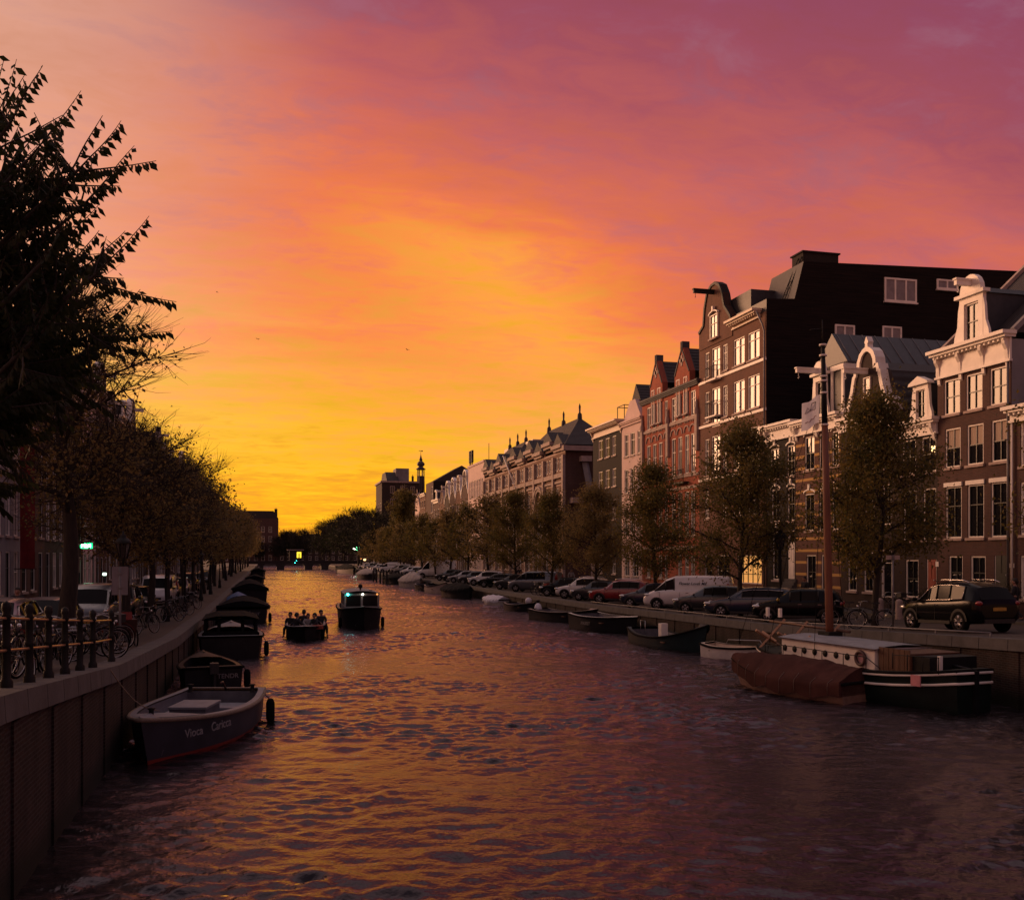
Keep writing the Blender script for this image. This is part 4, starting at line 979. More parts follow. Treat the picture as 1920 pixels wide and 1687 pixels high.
generic('far narrow house with pointed gable beside the large dark building', 'R', tL+24, 6.5, 15.0, STUCCO, 'spout', GB, 32, full=False)

# --- left bank row
t = 41.0
specs = [(6.5, 15.5, BRICK_DK, 'cornice', 'dark brick house at the left edge of the picture, mostly hidden by leaves'),
         (6.8, 15.0, BRICK_PUR, 'neck', 'red brown brick house with white sash windows at the left edge'),
         (5.2, 13.7, STUCCO_GR, 'cornice', 'blue grey rendered house between the brown house and the red banner'),
         (6.2, 15.2, BRICK_PUR, 'spout', 'brick house with white tall windows just beyond the red banner'),
         (6.0, 16.4, BRICK_DK, 'neck', 'dark brick house behind the thick leaning tree trunk'),
         (7.0, 15.8, BRICK_BLK, 'cornice', 'dark house carrying the green lit sign over its door'),
         (5.6, 17.0, STUCCO, 'flat', 'narrow white rendered house behind the nearest street lantern'),
         (6.4, 16.5, BRICK_PUR, 'neck', 'brick house with bell gable just beyond the narrow white house'),
         (6.0, 15.5, BRICK_DK, 'spout', 'dark brick spout gable house half way down the left bank'),
         (7.0, 17.2, BRICK_TAN, 'cornice', 'brown house with cornice half way down the left bank'),
         (6.0, 16.4, STUCCO_GR, 'neck', 'grey rendered bell gable house far down the left bank'),
         (6.6, 16.0, BRICK_DK, 'flat', 'flat topped dark house far down the left bank')]
LT = {}
for i, (W, zt, wm, st, lab) in enumerate(specs):
    LT[i] = t; generic(lab, 'L', t, W, zt, wm, st, GR_, 50+i, full=i < 8); t += W
words = ['brown', 'grey', 'dark', 'red brown', 'plain']
ords = ['first', 'second', 'third', 'fourth', 'fifth', 'sixth', 'seventh', 'eighth', 'ninth', 'tenth', 'eleventh', 'twelfth', 'thirteenth', 'fourteenth']
i = 0
while t < 270:
    W = 6.2+(i % 3)*.8
    generic('%s house beyond the flat topped dark one, left bank, behind trees' % ords[min(i, 13)] if i < 14 else 'last house of the left bank', 'L', t, W, 15+(i*7 % 5)*.6, [BRICK_DK, BRICK_PUR, STUCCO_GR, BRICK_TAN][i % 4], ['cornice', 'neck', 'spout', 'flat'][(i*3) % 4], GR_, 80+i, full=False, nw=2); t += W; i += 1
    if i > 14: break
# far corner block beyond the bridge, closing the left bank
k1, k2 = -.2433, -.285
tq = 420.0; nn1 = tq*(SA+CA*k1)/(CA-SA*k1); nn0 = nn1-26
bm_ = MB(); Hq = z_at(nn1, tq, 972)
fb = House('far corner block with mansard roof closing the view beyond the bridge', 'R', tq, 1, 10, BRICK_PUR, 5, None, None, cat='building', name='apartment_building', n=nn0)
fb.root.rotation_euler = (0, 0, 0); fb.W = 26; fb.H = Hq; fb.D = 16; fb.root.location = (nn0, tq, 1.1); fb.H = Hq-1.1
for x in range(1, 25, 3):
    for z in (1, 5, 9, 13): fb.win(x, x+1.3, z, z+2.4, 'sash')
fb.done(); mb = MB(); mb.prism([(0, fb.H), (26, fb.H), (24, fb.H+3.2), (2, fb.H+3.2)], .2, 15); mb.build('roof', TILE_M, fb.root); chimney(fb.root, 25, 3, fb.H+1.5, 2.6, 1.2, 1.2)
# ------------------------------------------------------------------ trees
def leaf_quad(mb, p, d, up, L, W):
    d = d.normalized(); sx = d.cross(up)
    if sx.length < 1e-3: sx = d.orthogonal()
    sx.normalize(); nrm = sx.cross(d)
    a = p; m1 = p+d*(L*.45)+sx*(W*.5)-nrm*(W*.12); m2 = p+d*(L*.45)-sx*(W*.5)-nrm*(W*.12); e = p+d*L-nrm*(L*.12); c = p+d*(L*.5)
    mb.add([a, m1, e, m2, c], [(0, 1, 4), (1, 2, 4), (0, 4, 3), (4, 2, 3)] if L > .11 and W > .045 and L < .16 else [(0, 1, 2, 3)])
def rdir(r, up=.0):
    v = Vector((r.gauss(0, 1), r.gauss(0, 1), r.gauss(0, 1)+up)); return v.normalized()
def tree_meshes(seed, H, Rm, zb, nleaf, leaf, tr=.16, lmat=None, prof='elm', lean=(0, 0), bare=0.0, nl=26, spread=.3, sub=6, tw=.012):
    r = random.Random(seed); tb = MB(); lb = MB()
    def pr(u):
        u = max(0, min(1, u))
        if prof == 'elm': return Rm*(math.sin(math.pi*(u**.62)*.97+.03))**.75
        if prof == 'round': return Rm*math.sqrt(max(0, 1-(2*u-.95)**2))
        return Rm*(1-.25*u)*(math.sin(math.pi*min(.93, u*.9+.12)))**.35
    def axis(z):
        u = z/H; return Vector((lean[0]*u*u*H+.12*math.sin(z*.9+seed), lean[1]*u*u*H+.12*math.cos(z*.7+seed), z))
    n = 14; pts = [axis(-.3+H*.93*i/n) for i in range(n+1)]
    tb.tube(pts, [tr*(1.25 if i == 0 else 1)*(1-.9*(i/n)**1.1)+.012 for i in range(n+1)], 9, smooth=True)
    tips = []
    for i in range(nl):
        u = (i+.5)/nl; z0 = zb*.9+(H*.88-zb*.9)*u; th = i*2.4+r.uniform(-.4, .4)
        a = axis(z0); uu = (z0+.6-zb)/(H-zb); L = pr(uu+.12)*r.uniform(.6, 1.18)
        rise = L*r.uniform(.35, .8)+(.5 if prof == 'up' else 0)*L
        out = Vector((math.cos(th), math.sin(th), 0)); seg = 6; P = []
        for k in range(seg+1):
            f = k/seg; P.append(a+out*(L*f**.9)+Vector((0, 0, rise*(f**(.8)))) + Vector((r.uniform(-.06, .06), r.uniform(-.06, .06), r.uniform(-.05, .05)))*(1 if k else 0))
        r0 = max(.02, tr*.42*(1-u*.75)); tb.tube(P, [r0*(1-.85*k/seg)+.006 for k in range(seg+1)], 6)
        for k in range(1, seg+1):
            for q in range(sub if k > 1 else 3):
                d = (out*.6+rdir(r, .45)*1.0).normalized(); Ls = r.uniform(.35, .95)*(Rm/2.4)
                e = P[k]+d*Ls+Vector((0, 0, .1)); mdl = P[k]+d*(Ls*.5)+Vector((0, 0, .02)); tb.tube([P[k], mdl, e], [tw*1.3, tw, tw*.4], 4, caps=False)
                tips.append((P[k], e, d))
                if bare and r.random() < .8:
                    for _ in range(4):
                        d2 = (d+rdir(r, .5)*.45).normalized(); s0 = P[k].lerp(e, r.uniform(.3, .9)); tb.tube([s0, s0+d2*r.uniform(.3, .7), s0+d2*r.uniform(.7, 1.1)+Vector((0, 0, .1))], [tw*.7, tw*.5, tw*.25], 3, caps=False)
    tips2 = [q for q in tips if mnoise.noise(q[1]*.75+Vector((seed*3.1, 0, 0))) > -.16 or r.random() < .12]
    if len(tips2) > 40: tips = tips2
    for i in range(nleaf):
        P0, e, d = tips[r.randrange(len(tips))]
        if bare and e.z > H*.62 and r.random() < bare: continue
        f = r.random()**.6; p = P0.lerp(e, f)+Vector((r.gauss(0, spread), r.gauss(0, spread), r.gauss(0, spread*.8)))*(Rm/2.4)
        dd = (rdir(r)+Vector((0, 0, -.5))+d*.3); s_ = leaf*r.uniform(.7, 1.25)
        leaf_quad(lb, p, dd, rdir(r), s_, s_*.62)
    return tb.mesh('trunk', BARK), lb.mesh('crown', lmat)
def make_tree(loc, rz, meshes, label, group, sc=1.0, name='tree', cat='tree', lm=None):
    o = empty(name, loc, rz, label, cat, group); q_ = math.sin(loc[1]*1.7); o.scale = (sc*(1+.1*q_), sc*(1-.08*q_), sc*(1+.07*math.sin(loc[1]*2.9)))
    for nm, me in zip(('trunk', 'crown'), meshes):
        c = bpy.data.objects.new(nm, me); COL.objects.link(c); c.parent = o; c.scale = (1, 1, 1)
        if lm and nm == 'crown': c.material_slots[0].link = 'OBJECT'; c.material_slots[0].material = lm
    return o
EL = [tree_meshes(100+i, 9.3, 2.55, 1.7, 21000, .13, .13, LEAF_GR, 'elm') for i in range(3)]
FAR_T = [tree_meshes(120+i, 9.6, 2.7, 1.9, 3600, .27, .15, LEAF_GR, 'elm', nl=18, sub=4, tw=.02, spread=.36) for i in range(2)]
GT, GTL = 'street trees along the right quay', 'street trees along the left quay'
ts_ = [(21.6, 1.0, 'small olive tree whose crown pokes in at the right edge'), (32.7, 1.0, 'broad olive street tree in front of the bell gable house, behind the orange mast'),
       (43.8, 1.02, 'olive street tree in front of the yellow lit ground floor window'), (55.2, 1.0, 'street tree in front of the orange red brick building'),
       (66, .93, 'bronze street tree behind the white and black cars, left of the black corner house'), (77, .98, 'street tree rising behind the grey minivan'),
       (89, 1.04, 'street tree with bare dark trunk just left of the grey minivan'), (100.5, 1.0, 'street tree over the row of small dark cars'), (111.5, .98, 'street tree behind the big white box van'),
       (122.5, 1.0, 'street tree just beyond the big white box van'), (134, .96, 'second street tree beyond the big white box van'), (146, .98, 'third street tree beyond the big white box van')]
for i, (t, s_, lab) in enumerate(ts_):
    make_tree((23.1, t, gz(t)), i*1.7, EL[i % 3] if t < 95 else FAR_T[i % 2], lab, GT, s_*(1.0 if t < 95 else 1.03), lm=LEAF_BR if i in (4, 7, 9) else None)
i = 0; t = 158
nths = 'first second third fourth fifth sixth seventh eighth ninth tenth'.split()
while t < 235:
    make_tree((23.1, t, gz(t)), i*1.3, FAR_T[i % 2], '%s of the far street trees before the pointed tall dark tree row' % nths[min(i, 9)], GT, 1.0, lm=LEAF_BR if i % 2 else None); t += 13; i += 1
POP = tree_meshes(140, 14.5, 3.1, 2.5, 9000, .32, .25, LEAF_GR, 'up', nl=30, sub=5, tw=.02)
make_tree((24.5, 176, gz(176)), 0, POP, 'tall dense olive tree standing above the row, left end of the lit facades', 'far trees', 1.0)
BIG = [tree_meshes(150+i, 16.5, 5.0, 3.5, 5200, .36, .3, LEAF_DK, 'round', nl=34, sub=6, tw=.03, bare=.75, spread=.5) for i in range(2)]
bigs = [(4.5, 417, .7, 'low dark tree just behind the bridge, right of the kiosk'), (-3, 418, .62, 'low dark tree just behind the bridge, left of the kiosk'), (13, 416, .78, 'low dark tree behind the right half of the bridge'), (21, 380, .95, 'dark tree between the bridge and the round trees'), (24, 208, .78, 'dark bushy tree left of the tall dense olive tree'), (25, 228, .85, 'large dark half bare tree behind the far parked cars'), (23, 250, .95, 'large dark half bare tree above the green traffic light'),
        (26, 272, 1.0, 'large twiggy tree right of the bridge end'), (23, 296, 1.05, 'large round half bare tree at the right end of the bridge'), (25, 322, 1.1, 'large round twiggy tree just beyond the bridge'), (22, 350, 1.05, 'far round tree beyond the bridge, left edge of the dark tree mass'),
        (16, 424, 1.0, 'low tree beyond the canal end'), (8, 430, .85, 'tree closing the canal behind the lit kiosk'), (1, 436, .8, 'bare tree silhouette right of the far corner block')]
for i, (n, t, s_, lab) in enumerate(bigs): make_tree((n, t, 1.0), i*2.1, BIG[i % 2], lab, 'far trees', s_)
BARE = tree_meshes(160, 11.5, 4.2, 4, 150, .1, .2, LEAF_DK, 'round', bare=1.0, nl=30, sub=6, tw=.035)
make_tree((10.5, 455, 1.0), 0, BARE, 'leafless tree silhouette against the orange horizon above the bridge', 'far trees', 1.3)
make_tree((4, 455, 1.0), 2, BARE, 'smaller leafless tree silhouette beside the far corner block', 'far trees', 1.1)
# left bank
LB = [tree_meshes(170+i, 10.2, 2.8, 3.3, 15000, .13, .17, LEAF_BR, 'round', lean=(.02, .01), nl=30, sub=6, spread=.34, bare=.35) for i in range(2)]
LF = [tree_meshes(180+i, 10.2, 2.8, 2.9, 3800, .28, .17, LEAF_BR, 'round', nl=22, sub=4, tw=.02, spread=.42) for i in range(2)]
LEAN = tree_meshes(190, 10.9, 2.35, 4.0, 8000, .12, .24, LEAF_BR, 'round', lean=(-.012, .0), bare=.72, nl=26, sub=6, tw=.012, spread=.3)
nB = t_at(-5.2, 122); make_tree((-5.2, nB, gz(nB)), 2.2, LEAN, 'half bare tree with thick dark trunk in front of the white windowed house', GTL, 1.0)
lt = [(38.5, .88, 'bronze leaved tree just behind the nearest street lantern'), (47, .9, 'bronze leaved tree beside the parked light coloured car'), (56, .9, 'bronze tree behind the second street lantern'), (65.5, .9, 'bronze tree above the row of far lanterns'),
      (75, .92, 'fifth bronze tree along the left bank'), (85, .92, 'sixth bronze tree along the left bank'), (95, .93, 'seventh bronze tree along the left bank')]
for i, (t, s_, lab) in enumerate(lt): make_tree((-5.2, t, gz(t)), i*1.9, LB[i % 2] if t < 70 else LF[i % 2], lab, GTL, s_)
t = 106; i = 0
while t < 300:
    make_tree((-5.2-(i % 2)*.8, t, gz(t)), i*1.1, LF[i % 2], '%s in the far left row of brown trees shrinking towards the bridge' % (nths+['eleventh', 'twelfth', 'thirteenth', 'fourteenth', 'fifteenth', 'sixteenth', 'seventeenth'])[min(i, 16)], GTL, (.93 if t < 150 else 1.05)+.03*(i % 3)); t += 12; i += 1
# big foreground tree: branches reach in from the left
r = random.Random(5)
def cw(X, Y, z): a, b_ = cam_pt(X, Y); return Vector((a, b_, z))
base = cw(-7.7, 10.6, 0); zg = gz(base.y)
ft = empty('tree', (base.x, base.y, zg), 0, 'large dark leafy tree reaching in at the top left with hanging leaves', 'tree', GTL)
def L_(v): return v-Vector((base.x, base.y, zg))
tb = MB(); lb = MB()
tb.tube([L_(cw(-7.7, 10.6, zg-.3)), L_(cw(-7.75, 10.6, zg+2)), L_(cw(-7.6, 10.7, 6.2)), L_(cw(-7.4, 10.8, 8.2)), L_(cw(-7.2, 10.8, 8.7))], [.27, .22, .16, .1, .03], 10)
outl = [(9.7, -6.7), (9.3, -6.2), (9.0, -5.6), (8.5, -5.0), (8.0, -4.6), (7.5, -4.45), (7.0, -4.65), (6.6, -5.1), (6.1, -5.4), (5.6, -5.5)]   # z, X of the right outline at Y=11
def xr(z):
    if z >= outl[0][0]: return outl[0][1]-(z-outl[0][0])*2
    for (za, xa), (zb_, xb) in zip(outl, outl[1:]):
        if z >= zb_: return xb+(xa-xb)*(z-zb_)/(za-zb_)
    return outl[-1][1]-(outl[-1][0]-z)*2
limbs = []
for i in range(32):
    z1 = 5.5+4.0*(i+.5)/32; Y1 = r.uniform(9.2, 12.8); X1 = xr(z1)-r.uniform(.05, .95)
    X1 = X1*(Y1/11); a = cw(-7.65, 10.65, 3.5+(z1-5.5)*.85); b_ = cw(X1, Y1, z1-.1); m1 = a.lerp(b_, .5)+Vector((0, 0, -.1))
    P = [L_(a), L_(a.lerp(m1, .5)+Vector((0, 0, .1))), L_(m1), L_(m1.lerp(b_, .55)+Vector((0, 0, .05))), L_(b_)]; tb.tube(P, [.06, .05, .038, .026, .014], 6); limbs.append(P)
def twig(p, d, L, n):
    pts = [p]; v = d.normalized(); k = 7
    for j in range(k):
        v = (v+Vector((0, 0, r.uniform(-.02, .055)))+Vector((r.uniform(-.07, .07), r.uniform(-.07, .07), 0))).normalized(); pts.append(pts[-1]+v*(L/k))
    tb.tube(pts, [.009*(1-j/(k+1))+.0022 for j in range(k+1)], 4, caps=False)
    for j in range(n):
        f = (j+.5)/n*.97; q = f*k; i0 = int(q); pp = pts[i0].lerp(pts[min(k, i0+1)], q-i0); ax = (pts[min(k, i0+1)]-pts[i0]).normalized()
        sd_ = ax.cross(Vector((0, 0, 1))).normalized()*(1 if j % 2 else -1)
        dd = (Vector((0, 0, -1))*r.uniform(.5, 1.1)+ax*r.uniform(.3, .8)+sd_*r.uniform(.1, .6)); L1 = r.uniform(.07, .12)
        leaf_quad(lb, pp, dd, sd_+Vector((r.uniform(-.4, .4), r.uniform(-.4, .4), .2)), L1+.02, L1*r.uniform(.45, .65))
for P in limbs:
    for q in range(44):
        f = r.uniform(.12, 1.0)*4; i0 = min(3, int(f)); p = P[i0].lerp(P[i0+1], f-i0)
        out = (P[4]-P[2]).normalized(); d = (out*.6+rdir(r, .35)*.95+Vector((0, 0, .05)))
        twig(p, d, r.uniform(.4, 1.05), r.randrange(14, 28))
    twig(P[4], (P[4]-P[3])+Vector((0, 0, .12)), r.uniform(.6, 1.0), 20)
for i in range(5):   # bare shoots sticking up past the leaves
    P = limbs[r.randrange(len(limbs))]; p = P[4]; twig(p, (P[4]-P[3]).normalized()*.6+Vector((0, 0, .8))+rdir(r)*.3, r.uniform(.5, .9), 3)
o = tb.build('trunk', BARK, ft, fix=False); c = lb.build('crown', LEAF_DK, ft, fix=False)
# ------------------------------------------------------------------ vehicles
def paint(name, col, metal=0.0, rough=.28):
    return mat('car_paint_'+name, col, rough, metal=metal, var=.08, coat=.6)
P_BLACK = mat('car_paint_black', (.004, .004, .005), .2, var=.05, spec=.15); P_WHITE = paint('white', (.62, .60, .60)); P_RED = paint('red', (.22, .012, .014)); P_BLUE = paint('blue', (.012, .016, .035))
P_GREY = paint('grey', (.11, .115, .13), .3); P_SILVER = paint('silver', (.26, .26, .28), .4); P_DK = paint('dark_grey', (.03, .032, .036), .3); P_NAVY = paint('navy', (.012, .018, .04)); P_BEIGE = paint('beige', (.25, .21, .18), .2)
TRIM = mat('car_trim', (.012, .012, .012), .6, var=.2); CHROME = mat('chrome', (.55, .53, .52), .18, metal=1.0, var=.05)
LAMP_W = mat('headlamp_lens', (.55, .55, .55), .12, metal=.6, var=.1); LAMP_R = mat('tail_lamp_lens', (.22, .01, .01), .2, var=.2, coat=.5); PLATE_Y = mat('plate_yellow', (.42, .24, .03), .5, var=.1)
RIM = mat('alloy', (.38, .36, .36), .3, metal=.9, var=.1)
CT = {  # stations: x, z_bottom, belt z, half width at belt, roof z, half width roof edge
 'hatch': dict(W=.86, wr=.3, wb=(-1.22, 1.26), L=(-1.95, 1.98), st=[(-1.95, .42, .80, .66, .80, .60), (-1.90, .30, .92, .76, .98, .66), (-1.72, .24, .95, .82, 1.30, .60), (-1.5, .22, .95, .84, 1.43, .60), (-.9, .2, .94, .855, 1.48, .62), (-.15, .2, .93, .86, 1.49, .63), (.3, .2, .92, .86, 1.44, .62), (.95, .2, .90, .85, .96, .74), (1.3, .2, .86, .83, .90, .68), (1.7, .24, .76, .77, .80, .58), (1.92, .3, .62, .66, .64, .5), (1.98, .4, .5, .55, .52, .42)],
               side=[(4, 5), (5, 6)], wind=(6, 7), rear=(1, 2), pill=[(2, 3)]),
 'wagon': dict(W=.91, wr=.325, wb=(-1.35, 1.42), L=(-2.3, 2.3), st=[(-2.3, .42, .80, .66, .80, .6), (-2.24, .28, .94, .8, 1.0, .7), (-1.95, .22, .97, .88, 1.32, .62), (-1.5, .2, .96, .9, 1.42, .63), (-.8, .2, .94, .91, 1.46, .65), (-.05, .2, .93, .91, 1.46, .65), (.42, .2, .92, .905, 1.40, .64), (1.15, .2, .88, .89, .93, .76), (1.6, .2, .83, .86, .87, .68), (2.0, .24, .74, .8, .77, .6), (2.24, .3, .6, .68, .62, .5), (2.3, .4, .5, .56, .52, .42)],
               side=[(3, 4), (4, 5), (5, 6)], wind=(6, 7), rear=(1, 2), pill=[]),
 'suv': dict(W=.93, wr=.36, wb=(-1.3, 1.36), L=(-2.2, 2.2), st=[(-2.2, .5, .90, .7, .9, .64), (-2.15, .36, 1.02, .82, 1.08, .72), (-1.85, .3, 1.07, .9, 1.48, .64), (-1.45, .28, 1.06, .92, 1.62, .66), (-.75, .26, 1.03, .93, 1.68, .69), (-.05, .26, 1.02, .93, 1.68, .69), (.4, .26, 1.01, .925, 1.59, .68), (1.05, .26, .99, .91, 1.05, .8), (1.5, .28, .96, .88, 1.0, .72), (1.95, .32, .86, .82, .9, .64), (2.15, .36, .7, .72, .74, .55), (2.2, .46, .6, .6, .62, .5)],
               side=[(3, 4), (4, 5), (5, 6)], wind=(6, 7), rear=(1, 2), pill=[]),
 'van': dict(W=.96, wr=.33, wb=(-1.5, 1.6), L=(-2.45, 2.45), st=[(-2.45, .4, 1.2, .86, 1.2, .84), (-2.42, .28, 1.2, .92, 1.88, .82), (-2.2, .24, 1.18, .95, 1.93, .84), (-1.2, .22, 1.15, .96, 1.95, .85), (-.2, .22, 1.12, .96, 1.95, .85), (.55, .22, 1.1, .96, 1.93, .84), (.62, .22, 1.1, .96, 1.92, .83), (1.1, .22, 1.08, .95, 1.75, .78), (1.75, .22, 1.04, .93, 1.12, .8), (2.1, .24, .92, .88, .98, .7), (2.38, .28, .72, .78, .76, .6), (2.45, .38, .58, .66, .6, .52)],
               side=[(6, 7)], wind=(7, 8), rear=None, pill=[]),
 'minivan': dict(W=.94, wr=.33, wb=(-1.45, 1.5), L=(-2.35, 2.35), st=[(-2.35, .4, 1.1, .84, 1.1, .8), (-2.3, .28, 1.12, .9, 1.7, .76), (-2.05, .24, 1.1, .93, 1.8, .78), (-1.2, .22, 1.08, .94, 1.84, .8), (-.2, .22, 1.06, .94, 1.84, .8), (.5, .22, 1.05, .94, 1.82, .79), (.6, .22, 1.05, .94, 1.8, .78), (1.0, .22, 1.03, .93, 1.64, .74), (1.6, .22, .99, .91, 1.08, .78), (2.0, .24, .88, .86, .94, .7), (2.28, .28, .7, .76, .74, .6), (2.35, .38, .56, .64, .58, .5)],
               side=[(3, 4), (4, 5), (6, 7)], wind=(7, 8), rear=None, pill=[]),
 'boxvan': dict(W=1.0, wr=.36, wb=(-1.9, 1.9), L=(-2.9, 2.8), st=[(-2.9, .45, 1.3, .96, 1.3, .94), (-2.88, .3, 1.3, .98, 2.5, .92), (-2.6, .28, 1.3, 1.0, 2.58, .94), (-1.2, .26, 1.3, 1.0, 2.62, .95), (-.2, .26, 1.28, 1.0, 2.62, .95), (.8, .26, 1.25, 1.0, 2.55, .92), (.9, .26, 1.25, 1.0, 2.5, .92), (1.4, .26, 1.22, .98, 2.1, .82), (2.05, .26, 1.15, .95, 1.28, .84), (2.45, .3, 1.0, .9, 1.08, .74), (2.72, .34, .8, .8, .84, .66), (2.8, .45, .66, .7, .68, .6)],
               side=[(6, 7)], wind=(7, 8), rear=None, pill=[]),
}
_cars = {}
def make_car(kind, paintm, loc, rz, label, group, extras=None, name='parked_car', cat='car'):
    T = CT[kind]; st = T['st']; root = empty(name, loc, rz, label, cat, group)
    rings = []
    for (x, zb, zl, wb_, zr, wr_) in st:
        H = [(0, zb), (wb_*.8, zb), (wb_*.97, zb+.12), (T['W']*(wb_/T['W'])*1.01, zb+(zl-zb)*.55), (wb_, zl-.04), (wb_-.025, zl)]
        if zr-zl > .12: H += [(wb_-.06-(wb_-wr_)*.08, zl+.06), (wr_+(.05), zr-.12), (wr_-.04, zr-.03), (wr_*.55, zr+.005), (0, zr+.015)]
        else: H += [(wb_-.05, zl+.01), (wr_+.03, zr-.01), (wr_-.03, zr), (wr_*.55, zr+.012), (0, zr+.018)]
        rings.append([(x, y, z) for y, z in H]+[(x, -y, z) for y, z in H[-2:0:-1]])
    n = len(rings[0]); body = MB(); body.v = [v for r_ in rings for v in r_]
    glass = {'windscreen': MB(), 'rear_window': MB()}; sides = []
    h = (n+2)//2  # points on one half incl. both centres
    half = len(rings[0])//2+1
    def add_face(mb, f): 
        vs = [body.v[i] for i in f]; mb.add(vs, [tuple(range(len(f)))], 0, True)
    def inset(f, s_=.0): return f
    for i in range(len(st)-1):
        for k in range(n):
            l = (k+1) % n; f = (i*n+k, i*n+l, (i+1)*n+l, (i+1)*n+k)
            ks = min(k, n-1-k)          # mirrored segment number
            dest = None
            if ks == 6 and (i, i+1) in T['side']: dest = ('side', (i, k > half-1))
            if T['wind'] == (i, i+1) and ks in (8, 9): dest = ('g', 'windscreen')
            if T['wind'] == (i, i+1) and ks == 7: dest = None
            if T['rear'] == (i, i+1) and ks in (8, 9): dest = ('g', 'rear_window')
            if T['wind'] == (i, i+1) and ks == 6 and kind in ('van', 'minivan', 'boxvan'): dest = ('side', (i-1, k > half-1))
            if dest is None: body.f.append(f); body.m.append(0); body.sm.append(True)
            elif dest[0] == 'g': add_face(glass[dest[1]], f)
            else: sides.append((dest[1], f))
    body.f.append(tuple(range(n-1, -1, -1))); body.m.append(0); body.sm.append(False)
    o_ = (len(st)-1)*n; body.f.append(tuple(range(o_, o_+n))); body.m.append(0); body.sm.append(False)
    # trim: wheel arches, sills, grille, door lines, bumpers
    W, wr = T['W'], T['wr']
    for xw in T['wb']:
        for s_ in (-1, 1):
            pts = [(xw+(wr+.07)*math.cos(math.pi*j/10), (wr+.02)+(wr+.05)*math.sin(math.pi*j/10)) for j in range(11)]
            y = s_*(W*1.012)
            body.add([(a, y, b_) for a, b_ in pts], [tuple(range(11))], 1)
    x0, x1 = T['wb'][0]+wr+.1, T['wb'][1]-wr-.1
    for s_ in (-1, 1):
        body.box(x0, x1, s_*W*1.0-.012, s_*W*1.0+.012, st[5][1]+.02, st[5][1]+.13, 1)
        zl = st[5][2]
        for xx in ([.0, .0+1.02] if kind != 'van' else [.35, 1.5]): body.box(xx-.05-.006, xx-.05+.006, s_*W*1.015-.004, s_*W*1.015+.004, .42, zl-.08, 1)
    xf = T['L'][1]; body.box(xf-.12, xf+.012, -.42, .42, .44, .58, 1); body.box(xf-.12, xf+.012, -.5, .5, .28, .36, 1)
    xr_ = T['L'][0]; body.box(xr_-.01, xr_+.14, -.6, .6, .32, .46, 1)
    for (i0, i1) in T['side']:
        for i in (i0, i1):
            S0 = st[i]
            if S0[4]-S0[2] < .2: continue
            for s_ in (-1, 1): body.tube([(S0[0], s_*(S0[3]-.055), S0[2]+.03), (S0[0], s_*(S0[5]+.055), S0[4]-.10)], .03 if kind in ('suv', 'wagon', 'hatch') else .035, 5, 1)
    bd = body.build('body', [paintm, TRIM], root, fix=False)
    for gname, mb in glass.items():
        if mb.f: mb.build(gname, CAR_GLASS, root, fix=False)
    groups = {}
    for key, f in sides: groups.setdefault(key, []).append(f)
    for key in sorted(groups):
        mb = MB()
        for f in groups[key]: add_face(mb, f)
        mb.build('side_window', CAR_GLASS, root, fix=False)
        if kind in ('suv', 'wagon'):
            pass
    if kind in ('suv', 'wagon'):      # bright window surround
        for s_ in (-1, 1):
            mb = MB(); i0, i1 = T['side'][0][0], T['side'][-1][1]
            low = [(st[i][0], s_*(st[i][3]-.03), st[i][2]+.05) for i in range(i0, i1+1)]; top = [(st[i][0], s_*(st[i][5]+.065), st[i][4]-.11) for i in range(i0, i1+1)]
            low += [(st[i1+1][0]-.12, s_*(st[i1+1][3]-.03), st[i1+1][2]+.07)]
            mb.tube(low+top[::-1], .013, 5, closed=True); mb.build('window_trim', CHROME, root)
            if kind == 'suv':
                rl = MB(); rl.tube([(-1.5, s_*.62, 1.64), (-1.2, s_*.63, 1.72), (-.1, s_*.64, 1.75), (.25, s_*.63, 1.69)], .02, 6); rl.build('roof_rail', CHROME, root)
    for s_ in (-1, 1):
        a = st[-3]; b_ = st[-2]
        mb = MB(); mb.sphere((a[0]+.05, s_*(a[3]-.075), a[2]-.06), 1, 12, 8, 0, (.23, .10, .085)); mb.build('headlight', LAMP_W, root)
        zz = {'van': 1.25, 'minivan': 1.3, 'boxvan': 1.2}.get(kind, st[1][2]-.06)
        mb = MB(); mb.sphere((xr_+.09, s_*(st[1][3]-.075), zz), 1, 10, 8, 0, (.14, .12, .30 if kind in ('van', 'minivan', 'boxvan') else .085)); mb.build('tail_light', LAMP_R, root)
        xm_ = st[T['wind'][1]][0]-.15; zm = st[T['wind'][1]][2]+.1
        mb = MB(); mb.sphere((xm_, s_*(W+.13), zm), 1, 10, 6, 0, (.06, .11, .075)); mb.tube([(xm_, s_*(W-.06), zm-.05), (xm_, s_*(W+.08), zm-.02)], .02, 5); mb.build('wing_mirror', paintm if kind != 'van' else TRIM, root)
        mb = MB()
        for xx in (-.2, -1.05): mb.box(xx, xx+.17, s_*(W+.012)-.012, s_*(W+.012)+.012, st[4][2]-.14, st[4][2]-.11)
        mb.build('door_handle', CHROME, root)
    mb = MB(); mb.box(xr_-.02, xr_-.005, -.26, .26, .72 if kind != 'boxvan' else .8, .83 if kind != 'boxvan' else .91); mb.build('number_plate', PLATE_Y, root)
    mb = MB(); mb.box(xf+.013, xf+.025, -.26, .26, .38, .49); mb.build('number_plate', PLATE_Y, root)
